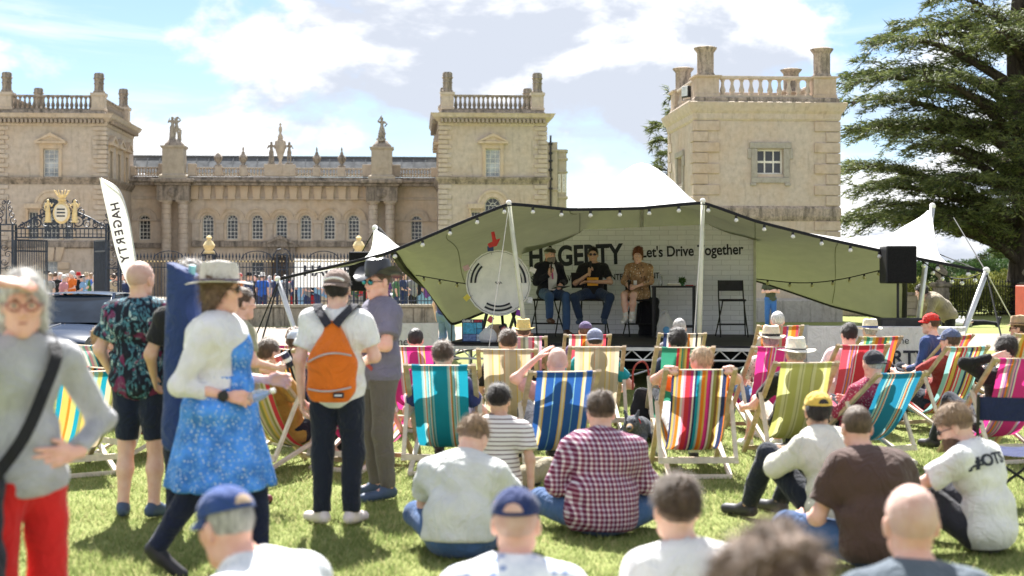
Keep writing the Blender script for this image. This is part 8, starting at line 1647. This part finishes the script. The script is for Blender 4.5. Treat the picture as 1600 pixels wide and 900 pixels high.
sitter('aqua', 'spectator in faded blue cap and rust shirt in the aqua deckchair', top=C_('rust_shirt', (0.26, 0.035, 0.03)), hair=('short', H_BROWN), hat=('cap', C_('faded_blue_cap', (0.10, 0.13, 0.24)), None), hy=18, arms=dict(elL=V3(-.34, .1, .60), wrL=V3(-.30, .36, .62)))
sitter('hotpink', 'dark haired spectator with hand behind head in the hot pink deckchair', top=BLACKT, sleeve='long', hair=('full', H_DARK), arms=dict(elL=V3(-.42, -.12, .90), wrL=V3(-.20, -.26, .96)), hands=('relaxed', 'relaxed'))
sitter('redcap', 'man in red cap and navy jacket in the orange striped deckchair', top=C_('navy_jacket', (0.04, 0.07, 0.20)), sleeve='long', hair=('short', H_BROWN), hat=('cap', C_('red_cap', (0.70, 0.03, 0.025)), None, BLACK), hy=20, arms=dict(neck=V3(0, -.02, .94), head=V3(0, .02, 1.09), shR=V3(.19, -.03, .88)), glasses=('sun', FRAME, SUNG))
sitter('tan', 'spectator in brown brimmed hat in the tan deckchair', top=BLACKT, sleeve='long', hair=('short', H_BROWN), hat=('fedora', C_('tan_felt', (0.42, 0.30, 0.19)), C_('tan_band', (0.2, 0.14, 0.09))), glasses=('sun', FRAME, SUNG), hy=35)
sitter('blackyel', 'spectator in pale blue sun hat in the black striped deckchair', top=floral_mat('navy_floral', (0.06, 0.08, 0.20), (0.6, 0.6, 0.65), 60), hair=('short', H_BROWN), hat=('cap', C_('sky_hat', (0.50, 0.58, 0.68)), None))
sitter('pinkl', 'brown haired spectator in the pink deckchair by the forecourt wall', top=C_('rose_top', (0.5, 0.2, 0.25)), hair=('curly', H_CURL), h=0.024)
sitter('olive', 'sitter in mustard tee shirt in the olive striped deckchair', top=C_('mustard_tee', (0.42, 0.24, 0.06)), hair=('short', H_BROWN), h=0.018, g=1.2)
sitter('dark', 'curly haired boy in red checked shirt in the dark striped deckchair', s=0.98, top=floral_mat('red_check', (0.42, 0.02, 0.03), (0.03, 0.02, 0.02), 32), sleeve='long', hair=('curly', hairm('hair_golden', (0.33, 0.20, 0.10), True)), h=0.016, hy=-30, arms=dict(neck=V3(0, -.05, .86), head=V3(.0, -.02, 1.0)))
sitter('pale', 'blond curly haired woman in the pale striped deckchair', top=BLACKT, sleeve='long', hair=('curly', H_BLOND), h=0.02, hy=-25, fem=True)
# ================================================================ the three speakers on stage
def on_stage(label, px, deg, J, **kw): return person(label, s_world(px, STOOL_Y, DZ), SROT + R(deg), J, h=0.016, **kw)
seat = 0.64; legs0 = dict(anR=V3(.12, .34, .30), toR=V3(.13, .47, .26), knR=V3(.16, .42, .68))
def mic(px, deg, p, label):
    M = Matrix.Rotation(SROT + R(deg), 4, 'Z'); r = thing('microphone', label, 'microphone', s_world(px, STOOL_Y, DZ) + M @ Vector(p), SROT + R(deg)); MB().tube([(0, 0, -0.09), (0, 0.01, 0.05)], [0.011, 0.016], 8).build('handle', BLACK, r, smooth=True); MB().ball((0, 0.013, 0.075), 0.026, n=10, m=7).build('head', plain('mic_mesh', (0.05, 0.05, 0.055), 0.5, 0.5), r, smooth=True)
def sheet_paper(px, deg, p, tilt, label):
    M = Matrix.Rotation(SROT + R(deg), 4, 'Z'); r = thing('paper_notes', label, 'paper', s_world(px, STOOL_Y, DZ) + M @ Vector(p), SROT + R(deg)); Q = Matrix.Rotation(R(tilt), 4, 'X'); MB().box(-0.105, 0.105, -0.15, 0.15, 0, 0.006).xf(Q).build('clipboard', BLACK, r); MB().box(-0.10, 0.10, -0.145, 0.145, 0.0062, 0.009).xf(Q).build('sheet', PAPER, r)
blz = on_stage('man in flat cap and dark blazer speaking into a microphone on stage', 857, 210, pose_chair(seat, **{**legs0, 'elR': V3(.27, .10, .92), 'wrR': V3(.07, .22, 1.06), 'elL': V3(-.25, .10, .93), 'wrL': V3(-.10, .33, .86), 'anL': V3(-.10, .55, .10), 'toL': V3(-.10, .68, .05), 'knL': V3(-.14, .44, .68)}), g=1.2, tone='skin_pink', top=C_('dark_blazer', (0.018, 0.018, 0.026)), sleeve='long', bottom=DENIM, hat=('flatcap', C_('green_tweed', (0.05, 0.055, 0.035))), hair=('crop', H_GREY), beard=hairm('beard_grey', (0.34, 0.30, 0.27)), shoes=SHOE_B, face=True, hands=('relaxed', 'grip'), palms=(None, (V3(-.2, .3, 1), V3(-.6, -.6, 0))), loose=0.015, hy=14, hem=0.14)
mb_part(MB().add([(-.045, .155, seat + .585), (.045, .155, seat + .585), (.085, .185, seat + .40), (.07, .17, seat + .14), (-.07, .17, seat + .14), (-.085, .185, seat + .40)], [(0, 1, 2, 3, 4, 5)]), 'shirt_front', WHITET, blz); mb_part(MB().tube([(.03, .165, seat + .56), (.01, .19, seat + .42), (0, .2, seat + .33)], [0.008, 0.02, 0.012], 6), 'pink_scarf', plain('pink_silk', (0.6, 0.12, 0.3), 0.6), blz)
mic(857, 210, (.055, .25, 1.17), 'black microphone in the hand of the man in the blazer'); sheet_paper(857, 210, (-.06, .40, .83), 8, 'white notes on the knee of the man in the blazer')
tee = on_stage('man in black tee shirt and sunglasses holding a microphone on stage', 927, 182, pose_chair(seat, **{**legs0, 'knR': V3(.30, .36, .66), 'anR': V3(.20, .32, .30), 'toR': V3(.22, .45, .25), 'elR': V3(.30, .12, .90), 'wrR': V3(.05, .23, 1.07), 'elL': V3(-.30, .10, .92), 'wrL': V3(.06, .22, .93)}), g=1.15, tone='skin_tan', top=BLACKT, bottom=C_('stage_jeans', (0.03, 0.05, 0.10)), hair=('short', H_DARK), shoes=SHOE_N, face=True, glasses=('sun', FRAME, SUNG), hands=('relaxed', 'grip'), palms=((V3(1, .1, 0), V3(0, 0, -1)), (V3(-.1, .2, 1), V3(-.6, -.5, 0))), hem=0.05)
mb_part(MB().add([(-.10, .158, seat + .36), (.10, .158, seat + .36), (.09, .158, seat + .22), (-.09, .158, seat + .22)], [(0, 1, 2, 3)]), 'shirt_print', plain('orange_print', (0.75, 0.35, 0.03), 0.7), tee)
mic(927, 182, (.03, .25, 1.18), 'black microphone in the hand of the man in sunglasses'); sheet_paper(927, 182, (.26, .14, .95), 60, 'white notes under the arm of the man in sunglasses')
wm = on_stage('woman in brown floral dress with white boots seated on stage', 999, 160, pose_chair(seat, **{**legs0, 'knR': V3(.10, .42, .72), 'anR': V3(.06, .44, .32), 'toR': V3(.05, .56, .26), 'knL': V3(-.08, .43, .72), 'anL': V3(-.02, .36, .36), 'toL': V3(-.06, .48, .29), 'elR': V3(.25, .08, .95), 'wrR': V3(.06, .30, .86), 'elL': V3(-.25, .08, .95), 'wrL': V3(-.06, .31, .86)}), s=0.98, g=1.1, fem=True, tone='skin_fair', top=floral_mat('brown_floral', (0.26, 0.16, 0.09), (0.74, 0.66, 0.55), 26, (0.06, 0.05, 0.06)), sleeve='elbow', bottom=floral_mat('brown_floral_b', (0.26, 0.16, 0.09), (0.74, 0.66, 0.55), 26, (0.06, 0.05, 0.06)), legs='shorts', hair=('updo', H_RED), shoes=SHOE_W, socks=C_('white_boot', (0.7, 0.68, 0.64)), face=True, hy=18, loose=0.012, hands=('hold', 'hold'))
mb_part(MB().bbox(-.03, .03, .17, .175, seat + .22, seat + .31, 0.002), 'name_badge', PAPER, wm); mic(999, 160, (.02, .38, .86), 'black microphone in the lap of the woman in the floral dress')
r = thing('draped_jacket', 'black jacket draped over the stool behind the floral dress', 'jacket', s_world(1014, STOOL_Y + 0.35, DZ), SROT); mesh_part('jacket', [volume([cap((0, 0, 0.0), (0, 0, 0.50), 0.20, 0.16, ((0, 1, 0), 1.8)), cap((-.12, 0, .55), (.12, 0, .58), .06, .06)], 0.02, 0.05, [((0, 0, -1), 0.0)], (), folds(0.015, 77))], BLACKC, r); MB().tube([(-.15, -.02, .55), (-.19, -.05, .2)], [.05, .04], 8).build('sleeve', BLACKC, r, smooth=True)
# ================================================================ others near the tent
person('man in fawn jacket bending over beside the tent pole', G(1482, 26.0), R(92), pose_stand(mid=V3(0, .10, 1.10), neck=V3(0, .38, 1.28), head=V3(0, .49, 1.36), shR=V3(.18, .34, 1.24), elR=V3(.22, .42, .98), wrR=V3(.18, .48, .76)), 1.02, 1.1, 'skin_fair', C_('fawn_jacket', (0.30, 0.25, 0.18)), 'long', BLACKT, hair=('full', H_DARK), shoes=SHOE_D, h=0.022, loose=0.02, hp=-15)
person('person in black top and jeans standing behind the garden railings', G(1515, 68), R(150), pose_stand(elR=V3(.24, .1, 1.15), wrR=V3(.05, .2, 1.15), elL=V3(-.24, .1, 1.15), wrL=V3(-.05, .2, 1.18)), 1.0, 1.1, 'skin_fair', BLACKT, 'long', C_('pale_jeans', (0.28, 0.34, 0.42)), hair=('short', H_GREY), shoes=SHOE_W, h=0.03)
def lying(): return mirror({k: V3(v[0], v[2] - 0.9, v[1] + 0.14) for k, v in pose_stand(toR=V3(.14, .12, .03)).items()})
person('sunbather in black clothes lying on the grass verge', G(1462, 46.5), R(96), lying(), 1.0, 1.1, 'skin_fair', BLACKT, 'short', BLACKT, hair=('short', H_DARK), shoes=SHOE_W, h=0.03); person('sunbather in white shirt lying on the grass verge', G(1518, 46.0), R(84), lying(), 1.0, 1.1, 'skin_fair', WHITET, 'short', BLACKT, hair=('short', H_BROWN), shoes=SHOE_D, h=0.03)
person('person in green top and jeans with folded arms below the tower', G(1204, 44.0), R(172), pose_stand(elR=V3(.25, .08, 1.16), wrR=V3(-.02, .2, 1.2), elL=V3(-.25, .08, 1.16), wrL=V3(.02, .2, 1.17)), 1.0, 1.1, 'skin_fair', C_('moss_tee', (0.07, 0.085, 0.05)), 'short', C_('bright_jeans', (0.05, 0.15, 0.42)), hair=('long', H_BROWN), shoes=SHOE_D, h=0.028, fem=True)
person('person in navy top and faded jeans standing behind the tent hem', G(695, 28.2), R(-30), pose_stand(knR=V3(.1, .1, .5), anR=V3(.1, .15, .085), toR=V3(.1, .3, .035), anL=V3(-.1, -.2, .1), toL=V3(-.1, -.05, .035)), 0.98, 1.1, 'skin_fair', C_('navy_polo', (0.035, 0.045, 0.14)), 'short', C_('faded_jeans', (0.14, 0.21, 0.32)), hair=('short', H_WHITE), shoes=SHOE_D, h=0.024)
# the dog lying on the grass
def dog():
    r = thing('dog', 'grey speckled dog with tan muzzle lying behind the deckchairs', 'dog', G(992, 14.3), R(168)); c = floral_mat('dog_fur', (0.05, 0.055, 0.065), (0.22, 0.22, 0.23), 60)
    P = [cap((0, -.42, .13), (0, .02, .17), .12, .115), ell((0, .05, .19), (.10, .12, .11)), cap((0, .06, .22), (.01, .17, .24), .07, .065), ell((.01, .22, .245), (.072, .085, .065)), cap((.01, .27, .225), (.01, .36, .205), .038, .028), ell((.01, .385, .21), (.016, .012, .012)), cap((-.09, .0, .10), (-.10, .20, .045), .045, .035), cap((-.10, .20, .045), (-.10, .30, .03), .032, .03), cap((.10, .0, .10), (.11, .22, .045), .045, .035), cap((.11, .22, .045), (.10, .32, .03), .032, .03), cap((-.11, -.38, .12), (-.17, -.22, .07), .075, .045), cap((-.17, -.22, .07), (-.16, -.36, .03), .035, .03), cap((.11, -.38, .12), (.17, -.22, .07), .075, .045), cap((.17, -.22, .07), (.16, -.36, .03), .035, .03), cap((0, -.52, .10), (.10, -.72, .04), .03, .015)]
    for s in (-1, 1): P += [cap((s * .045 + .01, .20, .29), (s * .075 + .01, .19, .375), .028, .008, k=0.012)]
    mesh_part('body', [volume(P, 0.014, 0.04, (), (), curls(0.003, 3, 60))], c, r); mesh_part('muzzle', [volume([cap((.01, .285, .222), (.01, .362, .203), .040, .030)], 0.012, 0.02)], plain('tan_fur', (0.34, 0.20, 0.10), 0.9), r)
    for x in (-.1, .1): mesh_part('paw', [volume([cap((x * .9, .25, .03), (x, .325, .03), .034, .031)], 0.012, 0.02)], MATS['tan_fur'], r)
    for s in (-1, 1): MB().ball((s * .038 + .01, .288, .265), 0.010, n=8, m=6).build('eye', plain('dog_eye', (0.012, 0.01, 0.01), 0.15), r, smooth=True)
    MB().ball((.01, .392, .212), .017, .012, .013, 8, 6).build('nose', BLACK, r, smooth=True); MB().tube([(.075 * math.cos(a) + .005, .13 + 0.02 * math.sin(a), .23 + .075 * math.sin(a)) for a in np.linspace(0, 6.28, 15)], 0.009, 6, False).build('collar', plain('red_card', (0.5, 0.03, 0.03), 0.6), r)
dog()
r = thing('shoulder_bag', 'red strapped shopping bag hanging from the beige deckchair', 'bag', G(1003, 15.0), R(10)); MB().tube(spline([(-.10, 0, .50), (-.09, 0, .72), (0, -.02, .80), (.07, 0, .70), (.08, 0, .40)], 6), 0.011, 6).build('handle', plain('rust_strap', (0.25, 0.04, 0.03), 0.7), r); mesh_part('pouch', [volume([cap((0, 0, .18), (0, 0, .42), .12, .11, ((0, 1, 0), 1.8))], 0.02, 0.03, [((0, 0, -1), -0.0)], (), folds(0.01, 5))], BLACKC, r)
# ================================================================ vehicles
def car(label, loc, rz, paint, name='classic_car'):
    r = thing(name, label, 'car', loc, rz); t = NT('paint_' + paint[0]); t.base(t.ramp(t.noise(3, 2), [(0.3, tuple(x * 0.9 for x in paint[1])), (0.7, paint[1])])); t.set(0.18, 0.0, 0.06); pm = t.m
    # side profile sections across the width: (y along the car, nose at -y), lower body
    def loft(prof, half, bev, z_b, nm, m, nx=7):
        mb = MB(); n = len(prof); vs = []; xs = [-1 + 2 * i / (nx - 1) for i in range(nx)]
        for u in xs:
            q = bev * abs(u) ** 3
            for (y, z) in prof: vs.append((u * half * (1 - 0.10 * max(0, z - 0.85)), y * (1 - 0.03 * abs(u) ** 3), z_b + (z - z_b) * (1 - q)))
        fs = [(i * n + j, i * n + j + 1, (i + 1) * n + j + 1, (i + 1) * n + j) for i in range(nx - 1) for j in range(n - 1)] + [tuple(range(n)), tuple(reversed(range((nx - 1) * n, nx * n)))]; mb.add(vs, fs); return mb.build(nm, m, r, smooth=35)
    loft([(-2.1, .30), (-2.15, .45), (-2.12, .72), (-2.0, .80), (-1.2, .88), (-0.75, .92), (0.9, .93), (1.6, .90), (2.05, .84), (2.12, .6), (2.1, .30)], 0.85, 0.10, 0.3, 'body', pm)
    # cabin: roof, pillars and glass
    roof = MB(); T = [(-0.62, -0.10, 1.40), (0.62, -0.10, 1.40), (0.62, 1.10, 1.40), (-0.62, 1.10, 1.40)]; n = 9; vs = []
    for j in range(n):
        for i in range(n): u, v = -1 + 2 * i / (n - 1), -1 + 2 * j / (n - 1); vs.append((0.66 * u, 0.50 + 0.66 * v, 1.43 - 0.035 * u * u - 0.03 * v * v))
    roof.add(vs, [(j * n + i, j * n + i + 1, (j + 1) * n + i + 1, (j + 1) * n + i) for j in range(n - 1) for i in range(n - 1)]); L = len(vs); roof.add([(x, y, z - 0.045) for x, y, z in vs], [(j * n + i + 1, j * n + i, (j + 1) * n + i, (j + 1) * n + i + 1) for j in range(n - 1) for i in range(n - 1)]); roof.build('roof', pm, r, smooth=True)
    gl = glass('car_glass_' + paint[0], (0.012, 0.02, 0.035), 0.08); gl.node_tree.nodes['Principled BSDF'].inputs['Specular IOR Level'].default_value = 0.25
    def pane(q, nm): mb = MB(); c = [Vector(p) for p in q]; N = (c[1] - c[0]).cross(c[3] - c[0]).normalized() * 0.01; mb.add([*c, *[p + N for p in c]], [(0, 1, 2, 3), (7, 6, 5, 4), (0, 4, 5, 1), (1, 5, 6, 2), (2, 6, 7, 3), (3, 7, 4, 0)]); return mb.build(nm, gl, r)
    pane([(-.72, -.72, .93), (.72, -.72, .93), (.61, -.13, 1.355), (-.61, -.13, 1.355)], 'windscreen'); pane([(.72, 1.62, .93), (-.72, 1.62, .93), (-.61, 1.12, 1.355), (.61, 1.12, 1.355)], 'rear_window')
    for s in (-1, 1):
        pane([(s * .76, -.62, .94), (s * .76, .42, .94), (s * .655, .42, 1.36), (s * .655, -.06, 1.36)][::s], 'side_window'); pane([(s * .76, .50, .94), (s * .76, 1.48, .94), (s * .655, 1.05, 1.36), (s * .655, .50, 1.36)][::s], 'side_window')
        for a, b in (((s * .765, -.74, .92), (s * .645, -.10, 1.385)), ((s * .775, .46, .92), (s * .668, .46, 1.385)), ((s * .765, 1.64, .90), (s * .645, 1.14, 1.385))): MB().bar(a, b, 0.05, 0.06).build('pillar', pm, r)
        MB().tube([(s * .735, -.735, .93), (s * .62, -.12, 1.37)], 0.012, 6).build('chrome_trim', ALU, r)
        hl = MB().lathe([(0.0, -0.03), (0.10, -0.02), (0.115, 0.0), (0.10, 0.03)], 18, caps=False).xf(Matrix.Translation((s * .60, -2.14, .62)) @ Matrix.Rotation(R(90), 4, 'X') @ Matrix.Scale(-1, 4, (0, 0, 1))).build('headlight', glass('headlamp', (0.55, 0.56, 0.58), 0.08), r, smooth=True)
        m = MB().bbox(s * .92 - .08, s * .92 + .08, -.62, -.55, .98, 1.08, .02).build('door_mirror', BLACK, r); MB().bar((s * .78, -.58, .95), (s * .86, -.58, 1.0), 0.03, 0.03).build('mirror_arm', BLACK, m)
        for y in (-1.35, 1.30):
            w = MB().lathe([(0.20, -0.09), (0.30, -0.09), (0.315, -0.06), (0.315, 0.06), (0.30, 0.09), (0.20, 0.09)], 24).xf(Matrix.Translation((s * .76, y, .315)) @ Matrix.Rotation(R(90), 4, 'Y')).build('tyre', plain('rubber', (0.02, 0.02, 0.02), 0.8), r, smooth=40); MB().lathe([(0.0, -0.02), (0.06, -0.03), (0.19, 0.0), (0.20, 0.02)], 18, caps=False).xf(Matrix.Translation((s * .855, y, .315)) @ Matrix.Rotation(R(-90 * s), 4, 'Y')).build('hubcap', ALU, w, smooth=True)
    MB().tube([(-.60, -.69, .945), (-.1, -.64, .965)], 0.006, 5).build('wiper', BLACK, r); MB().tube([(.05, -.69, .945), (.55, -.62, .985)], 0.006, 5).build('wiper', BLACK, r)
    MB().bbox(-.86, .86, -2.24, -2.10, .36, .46, .03).build('bumper', ALU, r, smooth=30); g = MB()
    for k in range(7): g.box(-.44, .44, -2.165, -2.14, .52 + .03 * k, .535 + .03 * k)
    g.build('grille', ALU, r); MB().tube([(0, -2.0, .81), (0, -1.2, .893), (0, -.78, .925)], 0.008, 5).build('bonnet_ridge', ALU, r); MB().bbox(-.26, .26, -2.25, -2.238, .38, .47, .003).build('number_plate', PAPER, r)
    MB().bbox(-.05, .05, -.155, -.14, 1.29, 1.34, .003).build('tax_disc', plain('yellow_disc', (0.7, 0.6, 0.2), 0.6), r)
    return r
car('dark navy classic saloon parked behind the deckchairs', (WX(122, 23.6), 23.6, 0), R(-3), ('navy', (0.028, 0.042, 0.075)))
car('white classic saloon parked in the forecourt behind the railings', LW(LX(585, 60), 60), TH + R(75), ('white', (0.66, 0.66, 0.66))); car('red classic saloon parked in the forecourt behind the railings', LW(LX(490, 57), 57), TH + R(84), ('red', (0.45, 0.03, 0.04))); car('pale blue classic saloon parked in the forecourt behind the railings', LW(LX(440, 66), 66), TH + R(100), ('paleblue', (0.30, 0.45, 0.60)))
def generator():
    d = 27.5; r = thing('red_generator', 'orange red generator cabinet with louvres at the lawn edge', 'generator', (WX(1641, d), d, 0), R(4)); pm = plain('generator_red', (0.55, 0.09, 0.045), 0.45); MB().bbox(-.4, .4, 0, .7, .35, WZ(446, d), .02).build('cabinet', pm, r); MB().bbox(-.38, .38, .02, .68, 0.0, .349, .01).build('base', BLACK, r)
    for k in range(7): MB().box(-.36, .0, -.008, .001, .85 + .055 * k, .88 + .055 * k).build('louvre', BLACK, r)
generator()
r = thing('wicker_basket', 'straw basket standing beside the bending man', 'basket', G(1462, 21.0)); MB().lathe([(0.16, 0), (0.2, 0.12), (0.22, 0.3), (0.2, 0.3)], 14).build('basket', C_('wicker', (0.45, 0.30, 0.15)), r, smooth=40); MB().tube([(0.2 * math.cos(a), 0, 0.3 + 0.25 * math.sin(a)) for a in np.linspace(0, math.pi, 11)], 0.014, 6).build('handle', C_('wicker', (0.45, 0.3, 0.15)), r)
# ================================================================ visitors behind the gates and railings
CT = dict(white=(0.70, 0.69, 0.67), navy=(0.03, 0.045, 0.12), black=(0.02, 0.02, 0.022), red=(0.48, 0.03, 0.03), orange=(0.68, 0.17, 0.03), sky=(0.22, 0.40, 0.60), teal=(0.05, 0.30, 0.34), grey=(0.25, 0.25, 0.26), purple=(0.16, 0.06, 0.26), yellow=(0.62, 0.48, 0.10), pink=(0.60, 0.28, 0.32), green=(0.07, 0.17, 0.08), beige=(0.48, 0.40, 0.29), royal=(0.03, 0.12, 0.50))
HT = dict(dark=H_DARK, brown=H_BROWN, grey=H_GREY, white=H_WHITE, fair=H_SAND)
def proto(kind):
    J = [pose_stand(), pose_stand(elR=V3(.26, .05, 1.15), wrR=V3(.15, .24, 1.1)), pose_stand(knR=V3(.1, .12, .5), anR=V3(.1, .2, .085), toR=V3(.11, .36, .035), knL=V3(-.1, -.05, .5), anL=V3(-.1, -.2, .1), toL=V3(-.1, -.05, .04))][kind % 3]
    return person('p', (0, 0, 0), 0, J, 1.0, 1.12, 'skin_fair', WHITET, 'short', NAVYJ, 'shorts' if kind == 2 else 'long', hair=(('short', 'long', 'short')[kind % 3], H_BROWN), hat=('fedora', STRAW, None) if kind == 3 else (('cap', WHITET, None) if kind == 4 else None), shoes=SHOE_D, h=0.034, fem=kind == 1, fold=0.004)
PROTO = [proto(k) for k in range(5)]; USED = set()
for pr_ in PROTO:
    for c in pr_.children:
        for sl in c.material_slots: pass
def visitor(kind, px, d, rz, s, topc, botc, hairc, where, group, hatc=None):
    src = PROTO[kind]; o = src.copy(); COL.objects.link(o); o.location = (WX(px, d), d, 0); o.rotation_euler = (0, 0, rz); o.scale = (s, s, s)
    hatw = ', %s %s,' % (hatc, 'hat' if kind == 3 else 'cap') if hatc and kind >= 3 else ''
    lab = '%s visitor in %s top, %s %s%s %s' % (hairc + ' haired', topc, botc, 'shorts' if kind == 2 else 'trousers', hatw, where); o['label'] = lab; o['group'] = group; USED.add(lab)
    for c in src.children:
        n = c.copy(); COL.objects.link(n); n.parent = o; b = n.name.split('.')[0]; m = {'shirt': C_('crowd_' + topc, CT[topc]), 'trousers': C_('crowd_' + botc, CT[botc]), 'shorts': C_('crowd_' + botc, CT[botc]), 'hair': HT[hairc], 'hat': C_('crowd_' + hatc, CT[hatc]) if hatc else None}.get(b)
        if m: n.material_slots[0].link = 'OBJECT'; n.material_slots[0].material = m
        for g in c.children: k = g.copy(); COL.objects.link(k); k.parent = n
    return o
rg = random.Random(21); tops = list(CT) + ['white', 'navy', 'grey', 'black', 'white', 'sky', 'beige', 'navy']; combos = set()
def crowd(n, pxs, dr, where, group):
    for i in range(n):
        for _ in range(50):
            t, b, hh, k = rg.choice(tops), rg.choice(['navy', 'black', 'grey', 'beige', 'sky']), rg.choice(list(HT)), rg.choice([0, 0, 1, 1, 2, 3, 4]); hc = rg.choice(['white', 'beige', 'black', 'royal', 'red']) if k >= 3 else None
            if (t, b, where) not in combos: break
        combos.add((t, b, where)); visitor(k, pxs(i), dr(), rg.random() * 6.28, 0.94 + 0.1 * rg.random(), t, b, hh, where, group, hc)
crowd(24, lambda i: 74 + 5.6 * i + rg.uniform(-3, 3), lambda: rg.uniform(49, 60), 'beyond the ornate gates', 'visitors beyond the gates')
crowd(26, lambda i: 372 + 12.3 * i + rg.uniform(-5, 5), lambda: rg.uniform(49.8, 55), 'behind the forecourt railings', 'visitors behind the railings')
for pr_ in PROTO:
    for c in list(pr_.children):
        for g in list(c.children): bpy.data.objects.remove(g)
        bpy.data.objects.remove(c)
    bpy.data.objects.remove(pr_)
